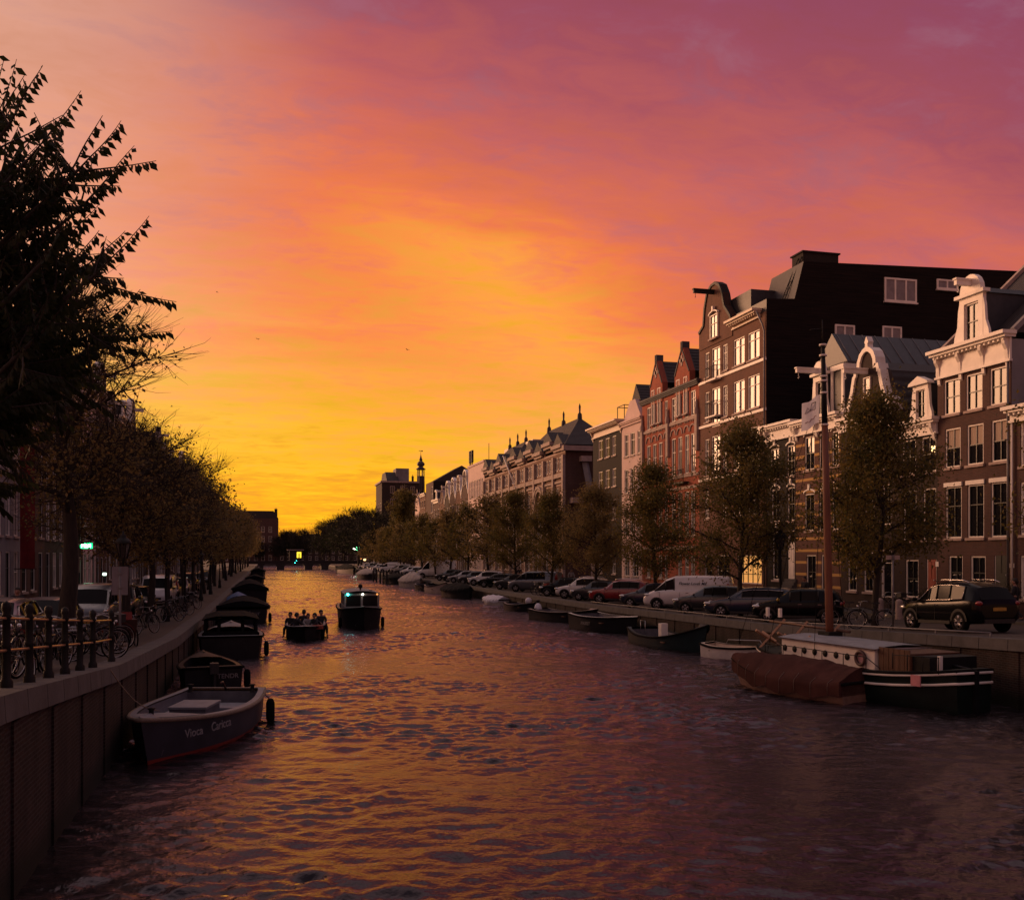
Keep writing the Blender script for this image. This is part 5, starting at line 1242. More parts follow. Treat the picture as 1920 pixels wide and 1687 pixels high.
    for xw in T['wb']:
        for s_ in (-1, 1):
            mb = MB(); y0 = s_*(W-.2); y1 = s_*(W+.025)
            prof = [(wr*.55, y0), (wr*.94, y0), (wr, y0+s_*.03), (wr, y1-s_*.03), (wr*.94, y1), (wr*.66, y1), (wr*.62, y1-s_*.02)]
            mb.lathe([(a, b_) for a, b_ in prof], 20, 0, (xw, 0, wr), 'y'); o = mb.build('wheel', RUBBER, root)
            rm = MB(); yy = y1-s_*.015
            rm.lathe([(wr*.60, yy), (wr*.66, yy), (wr*.66, yy-s_*.05), (wr*.58, yy-s_*.05)], 20, 0, (xw, 0, wr), 'y')
            for q in range(5):
                th = q*2*math.pi/5+.3
                for dth in (-.16, .16):
                    c0, s0 = math.cos(th), math.sin(th); c1, s1 = math.cos(th+dth), math.sin(th+dth)
                    rm.tube([(xw+c0*wr*.1, yy-s_*.01, wr+s0*wr*.1), (xw+c1*wr*.62, yy-s_*.01, wr+s1*wr*.62)], .028, 4)
            rm.lathe([(.001, yy), (wr*.16, yy), (wr*.16, yy-s_*.04)], 12, 0, (xw, 0, wr), 'y'); rm.lathe([(.001, yy-s_*.06), (wr*.6, yy-s_*.06)], 16, 1, (xw, 0, wr), 'y')
            rm.build('rim', [RIM, TRIM], o)
    if extras: extras(root)
    return root
GC, GCL = 'cars parked along the right quay', 'cars parked along the left quay'
HD = R(90+55)     # nose towards the canal and away from the viewer
def spot(px, n=22.9): t = t_at(n, px); return (n, t, gz(t))
tS = 28.5
def suv_x(root):
    pass
SUV = make_car('suv', P_BLACK, (23.25, tS, gz(tS)+.0), R(90-1), 'glossy black SUV with roof rails, alone at the right beside the cabin barge', GC); SUV.scale = (.95, .96, 1.02); SUV.rotation_euler = (0, .038, R(89))
def mini_x(root):
    mb = MB(); mb.box(-1.5, .2, -.6, .6, 1.46, 1.5); 
def mk(kind, p, px, label, name='parked_car', cat='car', rz=None, n=22.9, dt=0, sc=1.0, extras=None):
    x, y, z = spot(px, n)
    key = kind
    if key not in _cars:
        o = make_car(kind, p, (x, y+dt, z), HD if rz is None else rz, label, GC, extras, name, cat); _cars[key] = (o, p); snapshot(o)
        if sc != 1.0: o.scale = sc if isinstance(sc, tuple) else (sc, sc, sc)
        return o
    o, p0 = _cars[key]
    c = dup(o, (x, y+dt, z), HD if rz is None else rz, label, GC, sc, {p0.name: p} if p is not p0 else None, cat); c.name = name; return c
_cars['suv'] = (SUV, P_BLACK); snapshot(SUV)
m1 = mk('hatch', P_BLACK, 1497, 'small black hatchback with yellow mirror cap, left of the orange mast', sc=(.98, 1, 1))
m2 = mk('wagon', P_NAVY, 1412, 'dark blue estate car with bright window trim behind the small black hatchback')
m3 = mk('hatch', P_DK, 1335, 'black hatchback in front of the rear of the white van')
YM = MB(); YM.sphere((0, 0, 0), 1, 10, 6, 0, (.065, .115, .08)); ym = YM.build('mirror_cap', mat('paint_yellow', (.5, .33, .03), .4), m1)
v1 = make_car('van', P_WHITE, (*spot(1290, 23.3)[:2], spot(1290)[2]), HD, 'white delivery van with handwritten black words on its side', GC, None, 'parked_van', 'van')
_cars['van'] = (v1, P_WHITE)
def text(parent, body, size, loc, rot, m_, name='lettering', shear=0.0):
    t_ = bpy.data.curves.new(name, 'FONT'); t_.body = body; t_.size = size; t_.extrude = .004; t_.offset = .003; t_.shear = shear; t_.materials.append(m_)
    q = bpy.data.objects.new('tmp', t_); COL.objects.link(q); bpy.context.view_layer.update()
    me = bpy.data.meshes.new_from_object(q.evaluated_get(bpy.context.evaluated_depsgraph_get())); bpy.data.objects.remove(q)
    me.name = name; o = bpy.data.objects.new(name, me); COL.objects.link(o); o.parent = parent; o.location = loc; o.rotation_euler = rot; return o
to = text(v1, 'Flower Loves Me', .22, (0, 0, 0), (0, 0, 0), BLACK_IRON, shear=.25)
# the side towards the viewer is the car's left (+y) or right (-y): pick by the dot product
def near_side(o):
    y = Matrix.Rotation(o.rotation_euler.z, 3, 'Z') @ Vector((0, 1, 0)); v = Vector(o.location)-Vector((0, 0, CAMZ)); return -1 if y.dot(v) > 0 else 1
ns_ = near_side(v1)
to.location = (.35 if ns_ > 0 else -1.0, ns_*.975, 1.45); to.rotation_euler = (R(90), 0, R(180) if ns_ > 0 else 0)
T = CT['hatch']; ns2 = near_side(m1); ym.location = (T['st'][7][0]-.15, ns2*(T['W']+.155), T['st'][7][2]+.11)
mk('hatch', P_BLUE, 1225, 'small dark blue hatchback beside the nose of the white van')
mk('suv', P_RED, 1165, 'red SUV, the only red car on the right quay', sc=.95)
mk('hatch', P_DK, 1122, 'dark small car wedged between the white SUV and the red SUV', sc=.97)
mk('suv', P_WHITE, 1104, 'white SUV with dark windows left of the red SUV', dt=1.0, sc=.95)
mk('hatch', P_BLACK, 1072, 'black hatchback immediately left of the white SUV', dt=1.6)
g1 = make_car('minivan', P_GREY, (*spot(1003, 23.2)[:2], spot(1003)[2]), HD, 'grey minivan behind the row of parked bicycles', GC, None, 'parked_van', 'van'); _cars['minivan'] = (g1, P_GREY); snapshot(g1)
mk('hatch', P_DK, 966, 'dark car directly left of the grey minivan'); mk('wagon', P_BLACK, 938, 'black car two places left of the grey minivan')
mk('suv', P_WHITE, 915, 'white car among the dark ones, left of the grey minivan', sc=.95); mk('hatch', P_DK, 893, 'dark hatchback just left of the second white car')
mk('wagon', P_SILVER, 877, 'silver estate car in the mid distance row'); mk('hatch', P_BLACK, 862, 'small black car right of the big white box van')
b1 = make_car('boxvan', P_WHITE, (*spot(818, 23.6)[:2], spot(818)[2]), HD+.35, 'big white high roofed box van in the distance', GC, None, 'parked_van', 'van'); _cars['boxvan'] = (b1, P_WHITE); snapshot(b1)
far = [(846, 'hatch', P_DK, 'dark car tucked behind the big white box van'), (793, 'hatch', P_BLACK, 'black car just left of the big white box van'), (783, 'wagon', P_SILVER, 'silver car left of the big white box van'), (773, 'hatch', P_WHITE, 'white hatchback in the far row'),
       (764, 'wagon', P_DK, 'dark estate car in the far row'), (756, 'suv', P_BEIGE, 'beige SUV in the far row'), (748, 'hatch', P_BLACK, 'black hatchback in the far row'), (736, 'van', P_WHITE, 'white van far away near the mooring posts'),
       (727, 'hatch', P_GREY, 'grey hatchback beyond the far white van'), (719, 'wagon', P_SILVER, 'silver estate beyond the far white van'), (712, 'hatch', P_WHITE, 'white hatchback among the farthest cars'), (706, 'hatch', P_DK, 'dark hatchback among the farthest cars'),
       (700, 'suv', P_SILVER, 'silver SUV among the farthest cars'), (695, 'hatch', P_GREY, 'grey hatchback among the farthest cars'), (690, 'wagon', P_WHITE, 'white estate at the far end of the row')]
for px, k, p, lab in far: mk(k, p, px, lab, 'parked_van' if k == 'van' else 'parked_car', 'van' if k == 'van' else 'car')
# left bank: cars face the viewer, parallel to the canal
def mkl(kind, p, n, t, label, sc=1.0, rz=-90, name='parked_car', cat='car'):
    if kind in _cars:
        o, p0 = _cars[kind]; c = dup(o, (n, t, gz(t)), R(rz), label, GCL, sc, {p0.name: p} if p is not p0 else None, cat); c.name = name; return c
mkl('hatch', P_SILVER, -6.6, 21.5, 'silver car half hidden behind the railing and bicycles, nearest on the left', rz=-92)
mkl('wagon', P_GREY, -6.9, 27.6, 'grey car behind the railing, its pale bonnet towards the viewer')
mkl('wagon', P_SILVER, -7.1, 34.5, 'silver grey estate parked behind the nearest street lantern')
mkl('minivan', P_GREY, -6.9, 42.5, 'grey people carrier facing the viewer behind the cargo bicycle', name='parked_van', cat='van')
mkl('suv', P_DK, -6.9, 49.5, 'dark boxy car behind the grey people carrier'); mkl('hatch', P_BLACK, -6.9, 56, 'black car beyond the dark boxy car')
mkl('van', P_WHITE, -6.8, 66, 'white van facing the viewer further up the left quay', name='parked_van', cat='van')
mkl('hatch', P_DK, -6.9, 74, 'dark hatchback behind the white van, left quay'); mkl('wagon', P_SILVER, -6.9, 82, 'silver estate further up the left quay'); mkl('suv', P_BLACK, -6.9, 91, 'black SUV further up the left quay')
mkl('hatch', P_GREY, -6.9, 101, 'small grey car far up the left quay'); mkl('wagon', P_DK, -6.9, 112, 'last dark car seen up the left quay')

# ------------------------------------------------------------------ bicycles
def make_bike(loc, rz, label, group, fm, lean=0.0, basket=False):
    root = empty('bicycle', loc, rz, label, 'bicycle', group); root.rotation_euler = (lean, 0, rz); wr = .34
    for x in (-.53, .53):
        mb = MB(); mb.tube([(x+wr*math.cos(a*math.pi/12), 0, wr+wr*math.sin(a*math.pi/12)) for a in range(24)], .02, 6, closed=True); w_ = mb.build('wheel', RUBBER, root)
        sp_ = MB(); sp_.tube([(x+.315*math.cos(a*math.pi/12), 0, wr+.315*math.sin(a*math.pi/12)) for a in range(24)], .009, 5, closed=True)
        for a in range(12): sp_.tube([(x, 0, wr), (x+.31*math.cos(a*math.pi/6), 0, wr+.31*math.sin(a*math.pi/6))], .0025, 3, caps=False)
        sp_.lathe([(.001, -.05), (.025, -.05), (.025, .05), (.001, .05)], 8, 0, (x, 0, wr), 'y'); sp_.build('spokes', STEEL, w_)
        fd = MB(); fd.tube([(x+.375*math.cos(R(a)), 0, wr+.375*math.sin(R(a))) for a in range(20 if x > 0 else 10, 171, 15)], .018, 5, ry=.4); fd.build('mudguard', fm, root)
    mb = MB(); bb = (0.0, 0, .29); st_ = (-.17, 0, .78); hd = (.36, 0, .82); hb = (.40, 0, .68)
    for a, b_, r_ in ((bb, st_, .018), (bb, hb, .02), ((-.14, 0, .7), hd, .018), (bb, (-.53, .04, .34), .011), (bb, (-.53, -.04, .34), .011), ((-.15, 0, .72), (-.53, .04, .34), .009), ((-.15, 0, .72), (-.53, -.04, .34), .009), (hd, hb, .022), (hb, (.53, .045, .34), .013), (hb, (.53, -.045, .34), .013)): mb.tube([a, b_], r_, 6)
    mb.lathe([(.001, -.035), (.09, -.035), (.09, -.03), (.001, -.03)], 14, 0, bb, 'y'); mb.tube([(0.02, -.1, .42), (-.02, .1, .16)], .012, 5); mb.box(-.03, .07, -.16, -.07, .41, .43); mb.box(-.07, .03, .07, .16, .15, .17)
    mb.build('frame', fm, root)
    mb = MB(); mb.tube([hd, (.34, 0, .98)], .014, 6); mb.tube([(.16, -.29, 1.0), (.3, -.26, 1.03), (.38, -.12, 1.0), (.37, 0, .98), (.38, .12, 1.0), (.3, .26, 1.03), (.16, .29, 1.0)], .011, 6); mb.build('handlebar', STEEL, root)
    mb = MB(); mb.tube([st_, (-.2, 0, .92)], .014, 6); mb.prism([(-.36, .93), (-.05, .94), (-.03, .97), (-.2, .985), (-.35, .99)], -.06, .06); mb.build('saddle', TRIM, root)
    mb = MB()
    for y in (-.06, 0, .06): mb.tube([(-.3, y, .74), (-.75, y, .74)], .008, 4)
    mb.tube([(-.72, .06, .74), (-.53, .05, .36)], .007, 4); mb.tube([(-.72, -.06, .74), (-.53, -.05, .36)], .007, 4); mb.build('rear_rack', STEEL, root)
    mb = MB(); mb.sphere((.45, 0, .84), .045, 8, 6); mb.build('lamp', LAMP_W, root)
    if basket:
        mb = MB(); mb.box(.42, .72, -.2, .2, .8, 1.02); mb.build('crate', basket, root)
    return root
FB, FRD, FBL = mat('bike_black', (.012, .012, .013), .4), mat('bike_red', (.16, .012, .01), .4), mat('bike_blue', (.03, .06, .09), .4)
GBk = 'bicycles parked against the railing on the left quay'; GBr = 'bicycles parked on the right quay'
CR = mat('crate_red', (.2, .02, .015), .6); CRK = mat('crate_black', (.015, .015, .015), .6)
bA = make_bike((-4.15, 12.2, gz(12.2)), R(80), 'bicycle with thin bright rims behind the nearest railing post', GBk, FB, .12)
bB = make_bike((-4.4, 14.2, gz(14.2)), R(60), 'bicycle carrying a red crate behind the railing', GBk, FRD, -.1, CR)
bC = make_bike((-4.25, 15.7, gz(15.7)), R(110), 'bicycle carrying a black crate behind the railing', GBk, FB, .1, CRK)
for o in (bA, bB, bC): snapshot(o)
bl_ = [(-4.3, 17.0, 75, 'dark bicycle leaning left in the middle of the railing', bA), (-4.3, 18.3, 95, 'bicycle behind the middle railing posts, handlebar raised', bC), (-4.5, 19.6, 70, 'bicycle behind the last railing posts', bB),
       (-4.3, 21.2, 100, 'bicycle at the end of the railing next to the sign post', bA), (-3.95, 24.3, 35, 'bicycle with big visible wheel just past the end of the railing', bA), (-4.3, 25.4, 40, 'second bicycle past the end of the railing', bC),
       (-4.2, 26.5, 35, 'third bicycle past the end of the railing', bA), (-4.4, 27.5, 45, 'fourth bicycle past the end of the railing', bC), (-4.3, 28.6, 38, 'fifth bicycle past the end of the railing, with crate', bB),
       (-4.4, 38.5, 60, 'bicycle parked beyond the cargo bicycle', bA), (-4.3, 47, 50, 'bicycle beside the dark boxy car on the left quay', bC), (-4.3, 48.2, 55, 'second bicycle beside the dark boxy car on the left quay', bA), (-4.4, 52, 60, 'bicycle far along the left quay before the white van', bA), (-4.3, 53.3, 48, 'second bicycle far along the left quay before the white van', bC),
       (-4.3, 60, 52, 'bicycle beside the front of the white van on the left quay', bA), (-4.4, 61.2, 60, 'bicycle with crate beside the front of the white van on the left quay', bC)]
for n, t, a, lab, src in bl_: o = dup(src, (n, t, gz(t)), R(a), lab, GBk); o.rotation_euler = (.1 if a % 2 else -.12, 0, R(a))
for i_, (n, t, a, src) in enumerate(((-5.0, 12.6, 84, bC), (-5.1, 14.6, 70, bA), (-4.95, 16.3, 100, bC), (-5.1, 17.6, 82, bA), (-5.0, 18.9, 104, bC), (-5.15, 20.3, 88, bA), (-4.0, 13.2, 98, bC), (-4.0, 16.4, 78, bA), (-4.0, 19.0, 92, bC), (-4.05, 20.6, 80, bA))):
    o = dup(src, (n, t, gz(t)), R(a), 'bicycle in the dense tangle behind the railing, %s of the fill-in row' % 'first second third fourth fifth sixth seventh eighth ninth tenth'.split()[i_], GBk); o.rotation_euler = (.09 if i_ % 2 else -.14, 0, R(a))
rb_ = [(1632, 21.9, 165, 'bicycle with bright rear rim between the orange mast and the black SUV', bA), (1583, 22.2, 150, 'dark bicycle directly behind the foot of the orange mast', bC), (1012, 21.9, 200, 'first of the tangled bicycles right of the grey minivan', bA), (1020, 22.0, 205, 'second of the tangled bicycles right of the grey minivan', bC), (1028, 22.0, 195, 'third of the tangled bicycles right of the grey minivan', bA), (1036, 22.1, 205, 'fourth of the tangled bicycles right of the grey minivan', bB),
       (1692, 30.6, 185, 'bicycle leaning by the door of the bell gable house', bA), (1712, 30.8, 175, 'bicycle leaning beside the red front door', bC), (1672, 30.6, 180, 'bicycle under the white framed ground floor windows', bA)]
for px, n, a, lab, src in rb_:
    t = t_at(n, px); z = gz(t)+(.12 if n > 29 else 0); o = dup(src, (n, t, z), R(a), lab, GBr); o.rotation_euler = (.08, 0, R(a))
# cargo bike
cb = empty('cargo_bicycle', (-4.4, 31.2, gz(31.2)), R(-70), 'dark cargo bicycle with wooden box on the left quay', 'cargo bicycle')
mb = MB(); mb.prism([(.1, .3), (1.0, .3), (1.25, .85), (-.05, .85)], -.32, .32); mb.build('box', mat('cargo_box', (.05, .02, .015), .6), cb)
for x, y in ((.75, -.38), (.75, .38), (-1.05, 0)):
    mb = MB(); rr = .26 if x > 0 else .33; mb.tube([(x+rr*math.cos(a*math.pi/10), y, rr+rr*math.sin(a*math.pi/10)) for a in range(20)], .022, 6, closed=True); w_ = mb.build('wheel', RUBBER, cb)
    sp_ = MB()
    for a in range(8): sp_.tube([(x, y, rr), (x+rr*math.cos(a*math.pi/4), y, rr+rr*math.sin(a*math.pi/4))], .003, 3)
    sp_.build('spokes', STEEL, w_)
mb = MB(); mb.tube([(.1, 0, .35), (-.5, 0, .3), (-1.05, 0, .33)], .022, 6); mb.tube([(-.5, 0, .3), (-.65, 0, .85)], .018, 6); mb.tube([(-.15, 0, .4), (-.2, 0, 1.0)], .018, 6); mb.tube([(-.3, -.28, 1.02), (-.2, 0, 1.0), (-.3, .28, 1.02)], .013, 6); mb.box(-.8, -.55, -.08, .08, .85, .92); mb.build('frame', FB, cb)
# ------------------------------------------------------------------ boats
HULL_DK = mat('hull_dark', (.009, .0095, .012), .5, var=.4, vs=2.0, spec=.2); HULL_BLUE = mat('hull_blue_grey', (.03, .033, .044), .5, var=.3, vs=2.0); HULL_TEAL = mat('hull_teal', (.006, .018, .022), .5, var=.3, spec=.25)
BOOT_RED = mat('boot_red', (.20, .022, .012), .5, var=.2); DECK_GR = mat('deck_grey', (.19, .195, .22), .6, var=.2, vs=4); DECK_IN = mat('deck_inside', (.10, .10, .12), .7, var=.3, vs=3)
ROPE = mat('rope', (.20, .15, .11), .9, var=.3, vs=20, bump=.5); TARP_BR = mat('tarp_brown', (.065, .026, .021), .9, var=.35, vs=1.5, bump=1.0, bs=3.5, spec=.1); TARP_GR = mat('tarp_grey', (.30, .27, .26), .8, var=.25, vs=3, bump=.5, bs=6)
TARP_DK = mat('tarp_dark', (.012, .014, .016), .9, var=.3, vs=3, bump=.5, bs=6, spec=.06); TARP_W = mat('tarp_white', (.55, .55, .62), .7, var=.2, vs=4, bump=.6, bs=8); TARP_BL = mat('tarp_blue', (.05, .10, .22), .7, var=.2, bump=.4)
HULL_W = mat('hull_white', (.55, .52, .48), .4, var=.2, vs=2); HULL_BR = mat('hull_brown', (.07, .03, .02), .4, var=.3, vs=2); WOOD = mat('wood_plain', (.40, .22, .12), .7, var=.35, vs=5, stretch=(1, 1, .3)); WOOD_DK = mat('wood_brown', (.10, .045, .025), .5, var=.4, vs=4, stretch=(4, 1, .3), bump=.3)
MASTW = mat('mast_varnish', (.17, .058, .027), .6, var=.3, vs=4, stretch=(3, 3, .4)); HULL_GRN = mat('hull_green', (.006, .012, .010), .5, var=.4, vs=2, spec=.2)
def hull_shape(L, B, h0, bow, stern, fine=1.6, tr=.75, rake=.45, N=18):
    """rows of (x, half beam, sheer height) from stern to bow"""
    out = []
    for i in range(N+1):
        u = i/N; s_ = max(0, (u-.35)/.65); b_ = B/2*(1-s_**(fine*1.25)) if u > .35 else B/2*(tr+(1-tr)*math.sin(math.pi/2*min(1, u/.35)))
        z = h0+bow*max(0, (u-.4)/.6)**2+stern*max(0, (.3-u)/.3)**2
        out.append((-L/2+L*u, max(b_, .02), z, u))
    return out
def make_boat(loc, rz, label, L=5.5, B=2.1, h0=.55, bow=.3, stern=.1, hm=None, dm=None, boot=None, cover=None, group=None, rake=.5, tr=.75, fine=1.6, thw=2, name='moored_boat', strake=None, cover_h=.55, deck=True, floor_z=.12, skirt=0.0, cabin=None, keel=-.35, fenders=()):
    root = empty(name, loc, rz, label, 'boat', group); hm = hm or HULL_DK; dm = dm or DECK_IN
    S = hull_shape(L, B, h0, bow, stern, fine, tr); rows = []; rin = []
    def stn(x, b_, z, u, ins=0):
        rk = rake*max(0, (u-.6)/.4)
        P = []
        for f, zz in ((0, keel), (.55, keel+.03), (.86, keel+.2), (.94, .08), (.97, z*.45), (1.0, z)):
            fz = (zz-keel)/(z-keel); P.append((x-rk*(1-fz)*1.0, b_*f*(1-.12*(1-fz)*max(0, (u-.5)*2)), zz))
        return P
    for (x, b_, z, u) in S:
        P = stn(x, b_, z, u); rows.append([(a, -c_, d) for a, c_, d in P[::-1]]+[(a, c_, d) for a, c_, d in P[1:]])
    mb = MB(); mb.grid(rows, 0); n = len(rows[0]); mb.add(rows[0], [tuple(range(n))], 0)
    if boot:
        for f_i, f in enumerate(mb.f):
            if max(mb.v[i][2] for i in f) < .16: mb.m[f_i] = 1
    hull = mb.build('hull', [hm, boot or hm], root, fix=False)
    w_ = .14
    inn = [(x, max(.01, b_-w_), z, u) for x, b_, z, u in S[1:-2]]
    mb = MB(); rr = []
    for x, b_, z, u in inn: rr.append([(x, -b_, z), (x, -b_*.93, floor_z+.12), (x, -b_*.8, floor_z), (x, 0, floor_z), (x, b_*.8, floor_z), (x, b_*.93, floor_z+.12), (x, b_, z)])
    mb.grid(rr, 0); mb.add(rr[0], [tuple(range(7))], 0); mb.add(rr[-1], [tuple(range(7))], 0)
    mb.build('interior', dm, root, fix=False)
    mb = MB()   # gunwale ring
    outer = [(x, -b_-.02, z+.02) for x, b_, z, u in S]+[(x, b_+.02, z+.02) for x, b_, z, u in S[::-1]]
    mid = [(max(S[0][0]+.14, min(x, S[-3][0])), -max(.01, b_-w_) if b_ > w_ else -.01, z+.03) for x, b_, z, u in S]; mid += [(a, -c_, d) for a, c_, d in mid[::-1]]
    m_ = len(outer); mb.add(outer+mid, [(i, (i+1) % m_, (i+1) % m_+m_, i+m_) for i in range(m_)], 0)
    mb.build('gunwale', strake or DECK_GR if not cover else hm, root, fix=False)
    mb = MB(); P = [(x, -b_-.03, z-.02) for x, b_, z, u in S]+[(x, b_+.03, z-.02) for x, b_, z, u in S[::-1]]; mb.tube(P, .05, 6, closed=True); mb.build('rubbing_strake', strake if strake and cover else (ROPE if boot else RUBBER), root)
    if deck and not cover:
        mb = MB(); fr = S[-6:]; mb.grid([[(x, -max(.01, b_-.05), z+.035), (x, 0, z+.07), (x, max(.01, b_-.05), z+.035)] for x, b_, z, u in fr], 0); mb.build('foredeck', strake or DECK_GR, root, fix=False)
    if not cover:
        for q in range(thw):
            u = .22+.4*q/max(1, thw-1); x = -L/2+L*u; b_ = B/2*.9; mb = MB(); mb.box(x-.16, x+.16, -b_, b_, h0*.62, h0*.62+.05); mb.build('thwart', WOOD_DK if boot is None else DECK_GR, root)
    else:
        mb = MB(); rows = []; sd = L*3.7; NS = 52
        for i in range(NS+1):
            f_ = i/NS*(len(S)-1); i0 = min(len(S)-2, int(f_)); g = f_-i0; x, b_, z, u = [S[i0][q]*(1-g)+S[i0+1][q]*g for q in range(4)]
            hh = cover_h*math.sin(math.pi*min(1, max(0, .12+u*.86)))**.6; hh *= 1-.10*abs(math.sin(u*math.pi*4)); row = []
            ctl = [(-1.04, -.16-skirt), (-1.05, -.06), (-1.03, .04), (-.82, .34), (-.6, .62), (-.3, .85), (0, 1.0), (.3, .85), (.6, .62), (.82, .34), (1.03, .04), (1.05, -.06), (1.04, -.16-skirt)]
            for (a, c_) in ctl:
                zz = z+(hh*c_ if c_ > .05 else c_); yy = a*(b_+.06)
                nz = mnoise.noise(Vector((x*1.6+sd, yy*2.2, sd)))*.055+mnoise.noise(Vector((x*6+sd, abs(yy)*1.2, zz*2)))*.035
                if c_ < 0: row.append((x, yy*(1+nz*.5), zz+nz+.05*math.sin(x*5+sd)*(c_ < -.1)))
                else: row.append((x, yy*(1+nz*.3), zz+nz))
            rows.append(row)
        mb.grid(rows, 0); mb.add(rows[0], [tuple(range(13))], 0); mb.build('tarpaulin', cover, root, fix=False)
        mb = MB()
        for i in range(4, NS-3, 6): mb.tube([(p[0], p[1]*1.01, p[2]-.01) for p in rows[i][:4]]+[(rows[i][0][0], rows[i][0][1], rows[i][0][2]-.12)][:0], .008, 4); mb.tube([(p[0], p[1]*1.01, p[2]+.008) for p in rows[i][-4:]], .008, 4)
        mb.build('lashing', ROPE, root)
    for (x, s_) in fenders:
        mb = MB(); b_ = next((bb for xx, bb, z, u in S if xx >= x), B/2); y = s_*(b_+.16)
        mb.lathe([(.001, -.32), (.07, -.3), (.11, -.2), (.11, .2), (.07, .3), (.001, .32)], 10, 0, (x, y, .32)); mb.tube([(x, y, .6), (x, s_*(b_-.02), h0+.06)], .012, 4); mb.build('fender', RUBBER, root)
    return root, S
def outboard(root, x, m_=None, covered=None):
    mb = MB()
    if covered: mb.lathe([(.001, .0), (.26, .05), (.3, .5), (.2, .85), (.08, .95), (.001, .97)], 8, 0, (x, 0, .1)); mb.build('covered_outboard_motor', covered, root)
    else: mb.box(x-.2, x+.12, -.13, .13, .62, .95); mb.lathe([(.05, -.4), (.06, .62)], 8, 0, (x-.05, 0, 0)); mb.tube([(x, 0, .8), (x+.45, 0, .92)], .02, 6); mb.build('outboard_motor', m_ or TRIM, root)
def ang(a, b_): return math.atan2(b_[1]-a[1], b_[0]-a[0])
GBT, GBTL = 'boats moored along the right quay', 'boats moored along the left quay'
# 1 blue grey sloop, near left
st_, bw_ = (-1.05, 26.3), (-2.45, 20.7); a_ = ang(st_, bw_)
s1, S1 = make_boat(((st_[0]+bw_[0])/2, (st_[1]+bw_[1])/2, 0), a_, 'open blue grey sloop with rope rubbing strake and red waterline, moored nearest on the left', L=6.0, B=2.5, h0=.72, bow=.28, stern=.08, hm=HULL_BLUE, boot=BOOT_RED, dm=DECK_IN, group=GBTL, fenders=((-2.3, 1),), thw=0, rake=.55, tr=.8)
mb = MB(); mb.box(-1.0, .1, -.42, .42, .12, .74); mb.box(-1.03, .13, -.45, .45, .74, .79, 1); mb.build('engine_box', [DECK_IN, DECK_GR], s1)
mb = MB(); mb.box(-2.5, -1.6, -.8, .8, .16, .5); mb.box(-2.0, .1, -.88, -.66, .16, .5); mb.box(-2.0, .1, .66, .88, .16, .5); mb.build('bench', DECK_GR, s1)
for x, y in ((2.35, 0), (-2.55, .8), (-2.55, -.8)):
    mb = MB(); mb.lathe([(.07, 0), (.05, .05), (.05, .16), (.09, .2), (.001, .22)], 10, 0, (x, y, .92 if x > 0 else .76)); mb.build('mooring_bollard', BLACK_IRON, s1)
mb = MB(); mb.tube([(-3.05, 0, .7), (-2.7, 0, 1.0), (-2.2, .1, 1.05)], .03, 6); mb.build('tiller', WOOD_DK, s1)
LG_ = mat('letter_grey', (.2, .195, .2), .7)
text(s1, 'Vioca', .25, (2.15, .63, .46), (R(90), 0, R(157)), LG_); text(s1, 'Caricca', .27, (1.38, .95, .46), (R(90), 0, R(166)), LG_)
s1.children[-1] if s1.children else None
# 2 small dark boat behind
s2, _ = make_boat((-1.9, 33.6, 0), R(98), 'small dark launch with pale lettering on its stern, between the sloop and the cabin boat', L=4.4, B=1.9, h0=.7, bow=.2, group=GBTL, hm=HULL_DK, dm=TARP_DK, tr=.92, fenders=((-1.6, -1),), strake=HULL_DK); outboard(s2, -2.3)
text(s2, 'TENDR', .2, (-2.225, -.1, .45), (R(90), 0, R(-90)), mat('letter_pale', (.16, .15, .15), .6))
# 3 dark cabin launch
s3, S3 = make_boat((-1.55, 45.0, 0), R(92), 'dark cabin launch with see-through windows, second big boat on the left', L=7.2, B=2.7, h0=.85, bow=.25, group=GBTL, hm=HULL_DK, dm=TARP_DK, tr=.88, fenders=((-2.6, -1),), thw=0)
mb = MB(); x0, x1 = -2.2, 1.4
for x in (x0, -.4, x1):
    for y in (-1.05, 1.05): mb.box(x-.05, x+.05, y-.05, y+.05, .85, 1.6)
for x in (x0, x1):
    for y in (-.5, .5): mb.box(x-.03, x+.03, y-.06, y+.06, .85, 1.6)
mb.grid([[(x0-.25, -1.18, 1.58), (x0-.25, -.6, 1.72), (x0-.25, .6, 1.72), (x0-.25, 1.18, 1.58)], [(x1+.25, -1.12, 1.58), (x1+.25, -.6, 1.72), (x1+.25, .6, 1.72), (x1+.25, 1.12, 1.58)]], 0, False)
mb.grid([[(x0-.25, -1.18, 1.55), (x0-.25, 1.18, 1.55)], [(x1+.25, -1.12, 1.55), (x1+.25, 1.12, 1.55)]], 0, False)
for s_ in (-1, 1): mb.box(x0, x1, s_*1.08-.03, s_*1.08+.03, .85, 1.08)
mb.box(x0-.02, x0+.02, -1.05, 1.05, .85, 1.05); mb.build('wheelhouse', TARP_DK, s3)
